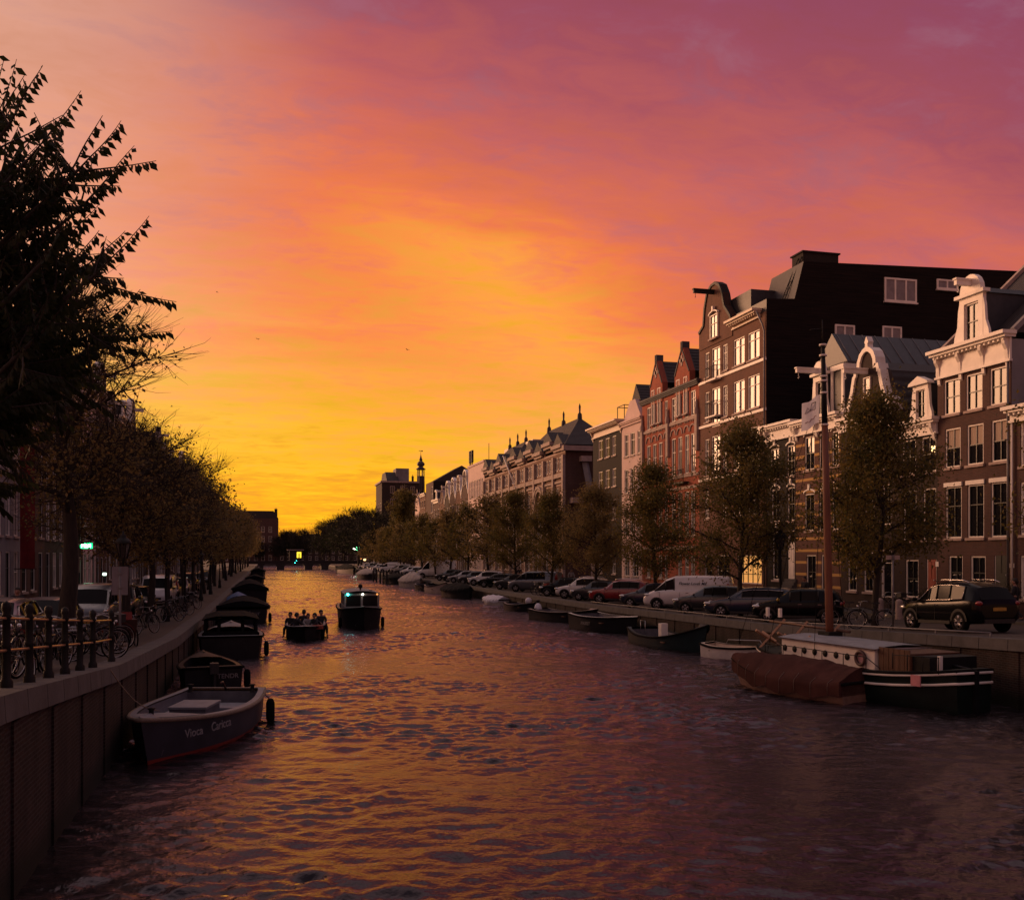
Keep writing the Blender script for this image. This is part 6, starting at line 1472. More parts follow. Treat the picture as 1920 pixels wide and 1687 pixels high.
# 4.. further left boats
s4, _ = make_boat((-1.45, 66.5, 0), R(90), 'black boat under a domed dark cover with pale script on its stern, left bank', L=8, B=3.1, h0=1.0, bow=.2, group=GBTL, cover=TARP_DK, cover_h=.65, tr=.95, fenders=((-3.2, -1),)); text(s4, 'Jour', .4, (-4.12, -.4, .55), (R(90), 0, R(-90)), bpy.data.materials['letter_pale'])
make_boat((-2.2, 79.5, 0), R(90), 'small boat with a blue tarpaulin on the left', L=4.5, B=2.0, h0=.7, group=GBTL, cover=TARP_BL, cover_h=.7)
make_boat((-1.6, 97, 0), R(92), 'large dark boat with raised cabin beyond the blue tarpaulin', L=10, B=3.2, h0=1.1, bow=.4, group=GBTL, cover=TARP_DK, cover_h=.95, tr=.95)
make_boat((-1.7, 150, 0), R(90), 'low dark boat far up the left quay', L=8, B=2.8, h0=.9, group=GBTL, cover=TARP_DK); make_boat((-1.7, 205, 0), R(90), 'last dark boat on the left before the bridge', L=9, B=3.0, h0=1.1, group=GBTL, cover=TARP_DK, cover_h=.8)
# right bank boats
def rb(px, n=19.1): return (n, t_at(n, px), 0)
d1, _ = make_boat(rb(925, 19.3), R(115), 'tiny dinghy under a crumpled white cover near the right quay', L=3.0, B=1.5, h0=.38, bow=.1, group=GBT, hm=HULL_W, cover=TARP_W, cover_h=.5)
d2, _ = make_boat(rb(982, 19.2), R(-75), 'small dark dinghy with a pale covered outboard, right of the tiny white covered dinghy', L=4.2, B=1.7, h0=.5, group=GBT, thw=2, strake=STONE_LT); outboard(d2, 2.0, covered=None); mb = MB(); mb.sphere((.4, .2, .8), .28, 8, 6); mb.build('buoy', TARP_W, d2)
d3, _ = make_boat(rb(1062, 18.9), R(-72), 'long black open boat with big white covered outboard motor at its left end', L=6.6, B=1.9, h0=.6, bow=.35, group=GBT, thw=3, strake=STONE_LT, tr=.85); outboard(d3, -3.3, covered=TARP_W)
d4, _ = make_boat(rb(1142, 18.9), R(-78), 'black boat with pale rim and lettering, right of the long black open boat', L=5.8, B=2.3, h0=.8, bow=.15, group=GBT, thw=2, strake=WHITE, tr=.9); text(d4, 'ANUKET', .26, (-1.2, -1.17, .35), (R(88), 0, R(0)), bpy.data.materials['letter_pale'])
d5, _ = make_boat(rb(1262, 18.4), R(-86), 'teal open boat with high dark bow and white post amidships', L=6.4, B=2.2, h0=.5, bow=.75, stern=.25, group=GBT, hm=HULL_TEAL, thw=2, strake=HULL_TEAL, fine=1.9)
mb = MB(); mb.box(-1.3, -1.0, -.1, .25, .3, 1.05); mb.build('steering_post', WHITE, d5); mb = MB(); mb.tube([(-2.2, -.6, .6), (-2.2, -.6, 1.15), (-1.7, -.6, 1.15), (-1.7, -.6, .6)], .02, 6); mb.build('grab_rail', STEEL, d5)
d6, _ = make_boat(rb(1384, 19.0), R(-58), 'small white rowing dinghy with cream inside', L=3.0, B=1.5, h0=.5, bow=.12, group=GBT, hm=HULL_W, dm=mat('cream_inside', (.58, .46, .34), .6, var=.2), thw=1, strake=CREAM, tr=.7, fine=2.2, deck=False)
mb = MB(); mb.tube([(-1.0, .7, .5), (-.9, .7, .7), (.6, .72, .75), (.8, .66, .55)], .018, 6); mb.build('grab_rail', STEEL, d6)
farb = [(862, 18.9, 'black boat with domed cover and white waterline in the right middle distance', dict(L=7, B=2.6, h0=.8, cover=TARP_DK, cover_h=.8, hm=HULL_DK)), (822, 18.9, 'open grey wooden boat pointing at the quay, right middle distance', dict(L=6, B=2.3, h0=.8, bow=.5, hm=STONE_LT, strake=STONE_LT)),
        (776, 18.9, 'beige covered launch in the right middle distance', dict(L=7, B=2.6, h0=.9, cover=TARP_GR, cover_h=1.3, hm=TARP_GR, tr=.95)), (742, 18.7, 'dark covered boat near the mooring posts', dict(L=8, B=2.8, h0=.9, cover=TARP_DK, cover_h=.8)),
        (690, 17.5, 'far black boat with pale striped canopy', dict(L=9, B=3.0, h0=1.0, cover=TARP_GR, cover_h=1.1)), (652, 18.3, 'far grey barge close to the bridge on the right', dict(L=14, B=3.6, h0=1.2, cover=TARP_DK, cover_h=1.2)), (800, 18.9, 'dark open boat behind the open grey wooden boat', dict(L=5.5, B=2.1, h0=.7))]
for px, n, lab, kw in farb: make_boat(rb(px, n), R(-84), lab, group=GBT, **kw)
# brown tarpaulin boat
st_, bw_ = (16.9, 24.8), (15.3, 29.5); a_ = ang(st_, bw_)
s7, S7 = make_boat(((st_[0]+bw_[0])/2, (st_[1]+bw_[1])/2, 0), a_, 'boat wrapped in a reddish brown tarpaulin in front of the cabin barge', L=5.1, B=2.0, h0=.5, bow=.35, stern=.1, hm=mat('hull_tan', (.22, .13, .09), .5, var=.3), group=GBT, cover=TARP_BR, cover_h=.7, skirt=.22, tr=.92)
mb = MB()
for y in (-.62, -.28): mb.tube([(-2.65, y, .65), (-2.75, y, -.35)], .018, 6)
for z in (.45, .12, -.1): mb.tube([(-2.70, -.62, z), (-2.70, -.28, z)], .014, 5)
mb.build('ladder', STEEL, s7)
# barge
st_, bw_ = (18.75, 22.3), (17.7, 32.3); a_ = ang(st_, bw_); Lb = math.hypot(bw_[0]-st_[0], bw_[1]-st_[1])
bg_, Sb = make_boat(((st_[0]+bw_[0])/2, (st_[1]+bw_[1])/2, 0), a_, 'dark green sailing barge with white cabin, two white stripes and folded gear', L=Lb, B=3.1, h0=.92, bow=.05, stern=.25, hm=HULL_GRN, group=GBT, rake=.3, tr=.4, fine=2.4, dm=DECK_IN, thw=0, floor_z=.75, strake=HULL_GRN, name='barge')
for zz, xo in ((.98, 0), (.66, 0)):
    mb = MB(); P = [(x, b_*(1.0 if zz > .8 else .985)+.035, min(z, 9)-(.08 if zz > .8 else .36)) for x, b_, z, u in Sb]
    mb.tube([(a, -b_, c_) for a, b_, c_ in P[::-1]]+[(P[0][0]-.04, -P[0][1]*.9, P[0][2]), (P[0][0]-.04, P[0][1]*.9, P[0][2])]+[(a, b_, c_) for a, b_, c_ in P], .035, 5, ry=1.2)
    mb.build('white_stripe', WHITE, bg_)
xs0, xs1 = -2.3, 2.2
mb = MB(); yc = 1.0
rows = []
mb.box(xs0, xs1, -yc, yc, .7, 1.52); c1_ = mb.build('cabin', WHITE, bg_)
mb = MB(); mb.grid([[(x, y*(yc+.1), 1.53+.1*(1-y*y)) for y in (-1, -.6, 0, .6, 1)] for x in (xs0-.1, xs1+.1)], 0); mb.grid([[(x, y*(yc+.1), 1.5) for y in (-1, 1)] for x in (xs0-.1, xs1+.1)], 0); mb.build('roof', mat('roof_grey', (.22, .24, .27), .6, var=.25, vs=3), c1_)
for i in range(7):
    x = xs0+1.2+i*.52
    for s_ in (-1, 1):
        mb = MB(); mb.lathe([(.001, s_*.02), (.1, s_*.02), (.11, s_*.0), (.11, -s_*.02)], 14, 0, (x, s_*(yc+.005), 1.18), 'y'); mb.build('porthole', BLACK_IRON, c1_)
lr = MB(); lr.tube([(xs0+.55+.2*math.cos(k*math.pi/10), yc+.06, 1.2+.2*math.sin(k*math.pi/10)) for k in range(20)], .05, 8, closed=True); lb_ = lr.build('life_ring', mat('ring_dark', (.07, .03, .03), .5), bg_)
mb = MB(); mb.lathe([(.001, 0), (.15, 0)], 16, 0, (xs0+.55, yc+.02, 1.2), 'y'); mb.build('emblem', mat('ring_pink', (.4, .22, .24), .6), lb_)
mb = MB(); mb.box(xs0-1.35, xs0-.1, -.9, .9, .7, 1.5)
for i in range(6): mb.box(xs0-1.33+i*.21, xs0-1.33+i*.21+.19, .9, .93, .72, 1.6)
mb.build('deckhouse', WOOD_DK, bg_)
mb = MB(); mb.box(xs0-2.0, xs0-1.36, -.85, .85, .8, 1.45); mb.build('companionway', BLACK_IRON, bg_)
mb = MB(); mb.box(xs0-2.12, xs0-2.02, .5, .6, .9, 1.5); mb.build('white_post', WHITE, bg_)
mb = MB()
for y0 in (1.32,):
    P = [(xs0+5.0-i*1.0, y0, 0) for i in range(6)]
    for x, y, z in P: mb.tube([(x, y, .9), (x, y, 1.3)], .014, 5)
    mb.tube([(x, y, 1.3) for x, y, z in P]+[(xs0-.6, y0, 1.02)], .014, 5)
    for i in range(4): mb.tube([(-4.7+i*.5, 1.15-.15*(3-i)*.5, 1.05), (-4.7+i*.5, 1.15-.15*(3-i)*.5, 1.5)], .014, 5)
    mb.tube([(-4.7, .9, 1.5), (-3.2, 1.15, 1.45)], .014, 5)
mb.build('handrail', BLACK_IRON, bg_)
mb = MB(); mb.box(-4.35, -4.0, 1.2, 1.24, .68, .98); mb.build('notice', mat('sign_pink', (.5, .2, .22), .6), bg_)
mb = MB(); mb.box(-Lb/2-.12, -Lb/2+.05, -.06, .06, -.4, 1.15); mb.tube([(-Lb/2-.05, 0, 1.15), (-Lb/2+1.3, 0, 1.25)], .045, 6); mb.build('rudder', HULL_DK, bg_)
for x in (1.2, 2.9, 4.2):     # wooden cradles for the spars
    mb = MB()
    for s_ in (-1, 1): mb.tube([(x, -s_*.55, .9), (x+.05, s_*.62, 1.95 if s_ < 0 else 1.6)], .055, 4, smooth=False)
    mb.tube([(x-.3, 0, 1.2), (x+.4, .1, 1.5)], .05, 4, smooth=False); mb.build('spar_cradle', WOOD, bg_)
mb = MB(); mb.tube([(.6, -.5, 1.78), (4.9, -.45, 1.86)], .05, 8); mb.build('lowered_spar', WOOD_DK, bg_)
# mast
def on_b(n, t):
    c_, s_ = math.cos(a_), math.sin(a_); cx, cy = (st_[0]+bw_[0])/2, (st_[1]+bw_[1])/2; return ((n-cx)*c_+(t-cy)*s_, -(n-cx)*s_+(t-cy)*c_)
mx, my = on_b(18.35, 28.6); tx, ty_ = on_b(18.07, 28.62)
def mp(z): f = (z-1.0)/11.0; return (mx+(tx-mx)*f, my+(ty_-my)*f, z)
mb = MB(); mb.tube([mp(.8), mp(3), mp(6), mp(8.65)], [.135, .13, .12, .105], 14); mst = mb.build('mast', MASTW, bg_)
mb = MB(); mb.tube([mp(8.65), mp(10), mp(11.4)], [.10, .085, .065], 12); mb.tube([mp(11.4), mp(12.2)], .02, 5)
q = mp(11.9); mb.tube([q, (q[0]+.1, q[1]+.42, q[2]-.05)], .02, 5); mb.build('topmast', BLACK_IRON, mst)
mb = MB()
for z in (8.68, 9.75, 10.15, 10.3, 11.0, 11.35): mb.lathe([(.09, -.035), (.125, -.03), (.125, .03), (.09, .035)], 12, 0, mp(z))
mb.build('mast_band', WHITE, mst)
mb = MB(); mb.box(mx-.28, mx+.28, my-.28, my+.28, .75, 1.75); mb.build('tabernacle', BLACK_IRON, bg_)
for (x, y) in ((mx+1.6, my+1.35), (mx-.9, my+1.35), (mx+5.0, 0), (mx+.9, my-1.4)):
    mb = MB(); mb.tube([mp(10.2), (x, y, 1.0)], .012, 4); mb.build('shroud', BLACK_IRON, bg_)
for i in range(2):
    mb = MB(); x, y = mx+1.6-i*.7, my+1.35; mb.box(x-.06, x+.06, y-.04, y+.04, 2.2, 2.5); mb.build('rigging_block', WHITE, bg_)
# flag on the mast
q = Vector(mp(9.25)); mb = MB(); rows = []
dirv = Vector((tx-mx, ty_-my, 0)).normalized(); 
Rm_ = Matrix.Rotation(-a_, 3, 'Z'); fx = Rm_ @ Vector((-CA, SA, 0))  # towards picture left
for j in range(7):
    f = j/6; rows.append([tuple(q+Vector((0, 0, .45))+fx*(.12+.62*i/6)+Vector((0, 0, -.95*f-.34*i/6+.04*math.sin(i*1.3)))+fx.cross(Vector((0, 0, 1)))*(.05*math.sin(i*1.4+j*.5))+fx*.05*f) for i in range(7)])
mb.grid(rows, 0); fl = mb.build('flag', leaf_mat('flag_cloth', (.75, .74, .8), (.7, .7, .76), (.78, .77, .82)), None, fix=False)
fl.location = bg_.location; fl.rotation_euler = bg_.rotation_euler; tag(fl, 'small pale flag with a thin line drawing hanging from the mast', 'flag')
def fpt(u, v): 
    i = min(5, int(u*6)); j = min(5, int(v*6)); a = Vector(rows[j][i]); b_ = Vector(rows[j][i+1]); c_ = Vector(rows[j+1][i]); fu, fv = u*6-i, v*6-j
    p = a+(b_-a)*fu+(c_-a)*fv; nrm = (b_-a).cross(c_-a).normalized()
    return p, nrm
for (poly, mm, nm) in (([(.25, .2), (.5, .12), (.55, .35), (.3, .45), (.25, .2), (.55, .35), (.7, .2), (.8, .4), (.55, .35)], BLACK_IRON, 'drawing'), ([(.2, .72), (.3, .7), (.35, .76), (.45, .7), (.55, .76), (.65, .7), (.8, .74)], RED_DOOR, 'line')):
    for s_ in (-1, 1):
        mb = MB(); mb.tube([fpt(*p)[0]+fpt(*p)[1]*.012*s_ for p in poly], .008, 4); mb.build(nm, mm, fl)
# moving boats
pb, _ = make_boat((2.0, 51.5, 0), R(-93), 'open dark boat carrying six people in the middle of the canal', L=6.0, B=2.1, h0=.62, bow=.15, group=None, fenders=((1.2, -1), (1.2, 1)), thw=3, name='open_boat', tr=.85)
mb = MB(); mb.box(.9, 1.7, .35, .9, .55, .72); mb.build('red_cushion', mat('cloth_red', (.25, .05, .03), .8), pb)
cbt, Sc = make_boat((5.55, 59.5, 0), R(-92), 'cabin cruiser with two windscreens and lights coming down the canal', L=9.0, B=2.6, h0=1.05, bow=.3, stern=.1, fenders=((1.9, -1), (1.9, 1)), thw=0, name='cabin_cruiser', dm=DECK_IN, fine=2.6, tr=.9, strake=GALV)
Wc = .98; mb = MB(); x0, x1 = -2.6, 2.2; CAB = mat('cabin_grey', (.26, .245, .235), .5, var=.2)
for x in (x0, -1.0, .6, x1):
    for y in (-Wc, Wc): mb.box(x-.06, x+.06, y-.05, y+.05, 1.05, 2.05)
mb.box(x1-.06, x1+.04, -.06, .06, 1.05, 2.0)
for y in (-Wc, Wc): mb.box(x0, x1, y-.05, y+.05, 1.0, 1.3)
mb.box(x1-.07, x1+.05, -Wc, Wc, 1.0, 1.28); mb.box(x1-.07, x1+.05, -Wc, Wc, 1.92, 2.05); wh = mb.build('cabin', CAB, cbt)
for y0, y1 in ((-.92, -.06), (.06, .92)):
    mb = MB(); mb.add([(x1, y0, 1.28), (x1, y1, 1.28), (x1, y1, 1.92), (x1, y0, 1.92)], [(0, 1, 2, 3)]); mb.build('windscreen', CAR_GLASS, wh, fix=False)
for y in (-Wc, Wc):
    for xa, xb in ((x0, -1), (-1, .6), (.6, x1)): mb = MB(); mb.add([(xa+.06, y, 1.3), (xb-.06, y, 1.3), (xb-.06, y, 2.0), (xa+.06, y, 2.0)], [(0, 1, 2, 3)]); mb.build('side_window', CAR_GLASS, wh, fix=False)
mb = MB(); mb.grid([[(x, y*(Wc+.1), 2.05+.16*(1-y*y)) for y in (-1, -.7, -.3, .3, .7, 1)] for x in (x0-.2, x1+.15)], 0); mb.grid([[(x, y*(Wc+.1), 2.04) for y in (-1, 1)] for x in (x0-.2, x1+.15)], 0); mb.build('roof', TARP_GR, wh)
mb = MB(); mb.lathe([(.05, 2.1), (.05, 2.3), (.13, 2.34), (.14, 2.5), (.001, 2.58)], 10, 0, (.8, .0, 0)); mb.box(.9, 1.1, .5, .7, 2.12, 2.2); mb.build('horn', BLACK_IRON, wh)
for y, m_, r_ in ((-.82, GLOW_CYAN, .075), (.05, GLOW_WHITE, .06), (.9, GLOW_ORANGE, .06)):
    mb = MB(); mb.sphere((x1+.12, y, 2.0), r_, 8, 6); mb.build('navigation_light', m_, cbt)
text(cbt, 'SALONBOOT', .18, (x1+.07, -.55, 1.08), (R(90), 0, R(90)), bpy.data.materials['letter_pale']) if False else None
# ------------------------------------------------------------------ street furniture, bridge, people
# railing
rr_ = empty('railing', (-3.55, 12, gz(12)), 0, 'black post railing with two copper bright rails at the left quay', 'railing')
ROD = mat('rail_rod', (.42, .24, .16), .35, metal=.6, var=.3)
RT = [t_at(-3.38, px) for px in (-60, 12, 55, 90, 121, 149, 173, 211)]
RT = [12.2+i*1.5 for i in range(-2, 1)]+RT[2:] if False else [t_at(-3.38, px) for px in (-150, -60, 12, 55, 91, 122, 150, 174, 209)]
o0 = Vector((-3.55, 12, gz(12)))
for t in RT:
    z = gz(t)+.03-o0.z; mb = MB(); H = 1.08
    mb.lathe([(.085, -.05), (.085, .08), (.06, .12), (.055, H*.5), (.068, H*.52), (.055, H*.55), (.05, H*.86), (.07, H*.88), (.045, H*.92), (.066, H*.98), (.055, H*1.05), (.001, H*1.08)], 12, 0, (.17, t-12, z)); mb.build('post', BLACK_IRON, rr_)
for h in (.5, .93):
    mb = MB(); mb.tube([(.17, t-12, gz(t)+.03+h-o0.z) for t in RT], .022, 6); mb.build('rail', ROD, rr_)
# sign posts
def sign_post(n, t, label, h, w, hh, rz, m_, face=None, two=False):
    r_ = empty('sign_post', (n, t, gz(t)), rz, label, 'sign post'); mb = MB(); mb.tube([(0, 0, -.1), (0, 0, h)], .035, 8); mb.build('pole', GALV, r_)
    mb = MB(); mb.box(-w/2, w/2, -.02, .0, h-hh, h); mb.build('sign_panel', m_, r_)
    mb = MB()
    for z in (h-hh*.25, h-hh*.75): mb.box(-.06, .06, -.045, .045, z-.02, z+.02)
    mb.build('clamp', GALV, r_); return r_
sp_t = t_at(-3.75, 225)
sign_post(-3.75, sp_t, 'large grey rectangular sign seen from behind on a pole past the railing', CAMZ-21*depth(-3.75, sp_t)/F-gz(sp_t), .42, 53*depth(-3.75, sp_t)/F, R(-15), mat('sign_back', (.15, .145, .17), .5, metal=.2))
sign_post(22.0, t_at(22.0, 1674), 'thin grey pole with small white sign left of the black SUV', 2.7, .5, .16, R(-14), STONE_LT)
sign_post(29.6, t_at(29.6, 1112), 'pale vertical notice boards on a pole beside the black corner house', 2.6, .5, 1.5, R(-60), STONE_LT)
# lanterns
def make_lantern(loc, label, group, lit=None):
    r_ = empty('street_lantern', loc, 0, label, 'street lantern', group)
    mb = MB(); mb.lathe([(.16, -.1), (.16, .25), (.12, .32), (.13, .7), (.08, .8), (.055, 1.0), (.05, 2.2), (.075, 2.25), (.045, 2.32), (.04, 2.62), (.08, 2.66), (.03, 2.72)], 12); mb.tube([(-.28, 0, 2.45), (.28, 0, 2.45)], .02, 6); mb.build('post', BLACK_IRON, r_)
    mb = MB()
    for a in range(6):
        th = a*math.pi/3; c_, s_ = math.cos(th), math.sin(th); mb.tube([(c_*.12, s_*.12, 2.72), (c_*.23, s_*.23, 3.2)], .014, 4)
    mb.lathe([(.13, 2.70), (.13, 2.74)], 6, 0); mb.build('frame', BLACK_IRON, r_)
    mb = MB(); mb.lathe([(.11, 2.74), (.215, 3.19)], 6, 0, smooth=False); mb.build('glass', GLASS_LAMP, r_)
    mb = MB(); mb.lathe([(.27, 3.2), (.27, 3.24), (.2, 3.33), (.1, 3.4), (.11, 3.46), (.04, 3.5), (.03, 3.6), (.001, 3.62)], 12); mb.build('cap', BLACK_IRON, r_)
    if lit: mb = MB(); mb.sphere((0, 0, 3.0), .06, 8, 6); mb.build('bulb', lit, r_)
    return r_
GLASS_LAMP = glass_mat('lantern_glass', (.10, .09, .085), .5); GLASS_LAMP.node_tree.nodes['Principled BSDF'].inputs['Transmission Weight'].default_value = .6
GLn = 'street lanterns along the left quay'
t0 = t_at(-4.5, 231); l0 = make_lantern((-4.5, t0, gz(t0)), 'nearest old street lantern, above the grey sign', GLn); snapshot(l0)
for px, lab in ((312, 'second old street lantern from the front on the left quay'), (347, 'third old street lantern from the front on the left quay'), (377, 'fourth old street lantern from the front on the left quay'), (395, 'fifth old street lantern from the front on the left quay'), (412, 'sixth and farthest clear street lantern on the left quay')):
    t = t_at(-4.5, px); o = dup(l0, (-4.5, t, gz(t)), 0, lab, GLn)
t = t_at(24.6, 1463); o = dup(l0, (24.6, t, gz(t)), 0, 'old street lantern in front of the narrow black house', None, sc=1.22); 
# lit lamps seen as points
def glow(px, py, Y, r_, m_, label, name='lit_lamp', cat='lamp', pole=True):
    X = k_(px)*Y; n, t = cam_pt(X, Y); z = CAMZ+(HZ-py)*Y/F; root = empty(name, (n, t, gz(t)), 0, label, cat); zz = z-gz(t)
    mb = MB(); mb.sphere((0, 0, zz), r_, 10, 8); mb.build('globe', m_, root)
    mb = MB(); mb.tube([(0, 0, -.1), (0, 0, zz-r_*.8)], .05, 6); mb.lathe([(r_*.5, zz-r_*1.0), (r_*.7, zz-r_*.7)], 8); mb.lathe([(r_*.9, zz+r_*.7), (.001, zz+r_*1.3)], 8); mb.build('post', BLACK_IRON, root); return root
glow(371, 1046, 88, .16, GLOW_WHITE, 'bright warm lit globe lamp on the left quay'); glow(196, 1076, 62, .13, lamp_mat('glow_pale_green', (.75, 1, .8), 2.5), 'pale green white lit lamp on the left, near the lantern sign')
glow(395, 1034, 130, .16, GLOW_WARM, 'small lit lamp further along the left quay'); glow(274, 1045, 85, .08, GLOW_WARM, 'tiny warm lit lamp right of the nearest lantern')
glow(684, 1049, 255, .36, GLOW_WARM, 'warm lit lamp under the dark trees, right of the bridge'); glow(664, 1029, 262, .42, GLOW_WHITE, 'white lit lamp beside the green traffic light'); glow(677, 1047, 268, .22, GLOW_ORANGE, 'small orange lit lamp left of the warm lamp'); glow(711, 1035, 240, .22, GLOW_WHITE, 'small pale lit lamp right of the orange window glow')
def tl(px, py, Y, s_, label, m_=GLOW_GREEN):
    X = k_(px)*Y; n, t = cam_pt(X, Y); z = CAMZ+(HZ-py)*Y/F-gz(t); root = empty('traffic_light', (n, t, gz(t)), R(-14), label, 'traffic light')
    mb = MB(); mb.tube([(0, 0, -.1), (0, 0, z-.2)], .06, 6); mb.box(-s_*1.2, s_*1.2, .0, .3, z-s_*1.3, z+s_*5); mb.build('housing', BLACK_IRON, root); mb = MB(); mb.sphere((0, -.05, z), s_, 10, 8); mb.build('green_lens', m_, root)
tl(671, 1028, 265, .6, 'traffic light showing green beyond the moored boats')
# bridge
tb_ = 292.0; kb = lambda px: tb_*(SA+CA*k_(px))/(CA-SA*k_(px))
br_ = empty('bridge', (8.7, tb_, 0), 0, 'low dark canal bridge with square piers crossing far away', 'bridge')
n0, n1 = kb(478)-8.7, kb(640)-8.7+2; BR = mat('bridge_dark', (.03, .025, .025), .8, var=.3)
mb = MB(); mb.box(n0-4, n1+4, 0, 9, 1.75, 2.6); mb.box(n0-4, n1+4, -.2, .0, 2.45, 2.75); mb.build('deck', BR, br_)
for pa, pb_ in ((486, 494), (519, 533), (572, 586), (604, 616)):
    mb = MB(); mb.box(kb(pa)-8.7, kb(pb_)-8.7, .1, 8.9, -1, 1.75); mb.prism([(kb(pa)-8.9, 1.2), (kb(pb_)-8.5, 1.2), (kb(pb_)-8.3, 1.75), (kb(pa)-9.1, 1.75)], .05, 9); mb.build('pier', BR, br_)
mb = MB()
for y in (.05, 8.8):
    for i in range(40): x = n0-4+(n1-n0+8)*i/39; mb.box(x-.04, x+.04, y, y+.08, 2.6, 3.6)
    for z in (3.1, 3.6): mb.box(n0-4, n1+4, y-.02, y+.1, z-.03, z+.03)
mb.build('railing', BLACK_IRON, br_)
mb = MB()
for px, py in ((553, 1055), (556, 1051)): mb.sphere((kb(px)-8.7, -.3, CAMZ+(HZ-py)*284/F), .08, 8, 6)
mb.build('signal_light', GLOW_CYAN, br_)
# lit kiosk on the bridge
xk0, xk1 = kb(543), kb(567); z0_ = 2.62
kz = empty('kiosk', ((xk0+xk1)/2, tb_+4, z0_), 0, 'small kiosk with yellow lit window on the bridge', 'kiosk'); wk = xk1-xk0
mb = MB(); mb.box(-wk/2, wk/2, 0, 2.4, 0, 3.2); mb.box(-wk/2-.6, wk/2+.6, -.5, 2.8, 3.2, 3.45, 1); mb.build('hut', [BR, STONE_LT], kz)
mb = MB(); mb.box(wk/2-1.5, wk/2-.2, -.06, 0, .9, 2.7); mb.box(wk/2-1.0, wk/2-.7, -.09, -.06, .9, 2.3, 1); mb.build('lit_window', [GLOW_YELLOW, BLACK_IRON], kz)
# parked bikes / figures as dark shapes on the bridge: cyclists
# mooring posts
GMP = 'wooden mooring posts on the right'
p0 = None
for i, px in enumerate((700, 706, 713, 719, 725)):
    n = 17.2; t = t_at(n, px); mb = MB(); mb.lathe([(.16, -1), (.15, 1.7), (.13, 1.78), (.001, 1.8)], 8); o = mb.build('mooring_post', BARK, None); o.location = (n, t, 0)
    tag(o, '%s dark wooden mooring post counted from the bridge end' % nths[i], 'mooring post', GMP)
# low quay rail on the right
rl = empty('quay_rail', (20.75, 30, gz(30)), 0, 'low steel guard rail along the right quay edge', 'guard rail')
mb = MB(); TT = [24+i*2.4 for i in range(16)]; mb.tube([(0, t-30, gz(t)+.16-gz(30)) for t in TT], .03, 6)
for t in TT: mb.tube([(0, t-30, gz(t)-gz(30)-.05), (0, t-30, gz(t)+.16-gz(30))], .025, 5)
mb.build('rail', GALV, rl)
# bollards near the bell gable house
for i, (px, lab) in enumerate(((1650, 'left stone bollard on the far pavement under the broad tree'), (1686, 'right stone bollard on the far pavement under the broad tree'))):
    n = 28.4; t = t_at(n, px); mb = MB(); mb.lathe([(.17, -.05), (.16, .8), (.12, .9), (.001, .94)], 10); o = mb.build('bollard', STONE_LT, None); o.location = (n, t, gz(t)); tag(o, lab, 'bollard', 'stone bollards')
# iron stoop railings and planters
def planter(n, t, label, h=.9, m_=LEAF_DK):
    r_ = empty('potted_shrub', (n, t, gz(t)+.12), 0, label, 'plant'); mb = MB(); mb.lathe([(.2, 0), (.26, .35), (.27, .38), (.22, .38), (.2, .3), (.001, .3)], 10); mb.build('pot', STONE_LT, r_)
    q = MB(); r2 = random.Random(int(t*10))
    for i in range(500): p = Vector((r2.gauss(0, .17), r2.gauss(0, .17), .38+h*.5+r2.gauss(0, h*.2))); leaf_quad(q, p, rdir(r2), rdir(r2), .07, .05)
    q.build('foliage', m_, r_, fix=False)
for px, lab in ((1777, 'potted shrub below the first ground floor window of the tall dark brown house'), (1822, 'potted shrub below the second ground floor window of the tall dark brown house'), (1858, 'potted shrub left of the dark front door'), (1898, 'tall dark potted bush right of the dark front door'), (1735, 'potted shrub beside the red front door')):
    n = 31.3; planter(n, t_at(n, px), lab, 1.5 if px == 1898 else .85)
# red banner on the left facades
bt = t_at(FL+1.1, 67); zt, zb_ = z_at(FL+1.1, bt, 820), z_at(FL+1.1, bt, 1066)
bn = empty('banner', (FL+.15, bt, zb_), 0, 'tall dark red vertical banner on the left facades', 'banner')
mb = MB(); rows = [[(.15+.75*i/4, .05*math.sin(i*1.3+j*.4), (zt-zb_)*j/14) for i in range(5)] for j in range(15)]; mb.grid(rows); mb.build('cloth', mat('banner_red', (.20, .012, .012), .8, var=.25), bn, fix=False)
mb = MB()
for z in (zt-zb_, 0.0): mb.tube([(-.15, 0, z), (1.0, 0, z)], .025, 6)
mb.build('bracket', BLACK_IRON, bn)
# green lit sign
gt_ = t_at(FL+.7, 160); gzz = z_at(FL+.7, gt_, 1022)
gs = empty('lit_sign', (FL+.02, gt_, gzz-.25), 0, 'glowing green and white sign over a doorway on the left', 'lit sign')
mb = MB(); mb.box(.35, 1.15, -.12, .12, 0, .42); mb.build('green_case', lamp_mat('sign_green', (.0, .7, .2), 3.0), gs)
mb = MB(); mb.box(.43, 1.07, -.16, -.12, .08, .34); mb.build('light_panel', lamp_mat('sign_white_green', (.75, 1, .8), 7.0), gs)
mb = MB(); mb.box(-.02, .4, -.03, .03, .36, .42); mb.build('bracket', BLACK_IRON, gs)
# mooring rope and wall number
mb = MB(); a = Vector((QL+.05, 20.6, gz(20.6)+.02)); b_ = Vector((-2.2, 21.6, 1.0)); mb.tube([a.lerp(b_, f)-Vector((0, 0, .22*math.sin(math.pi*f))) for f in [i/10 for i in range(11)]], .013, 5)
tag(mb.build('mooring_rope', ROPE, None), 'thin rope from the railing down to the blue grey sloop', 'rope')
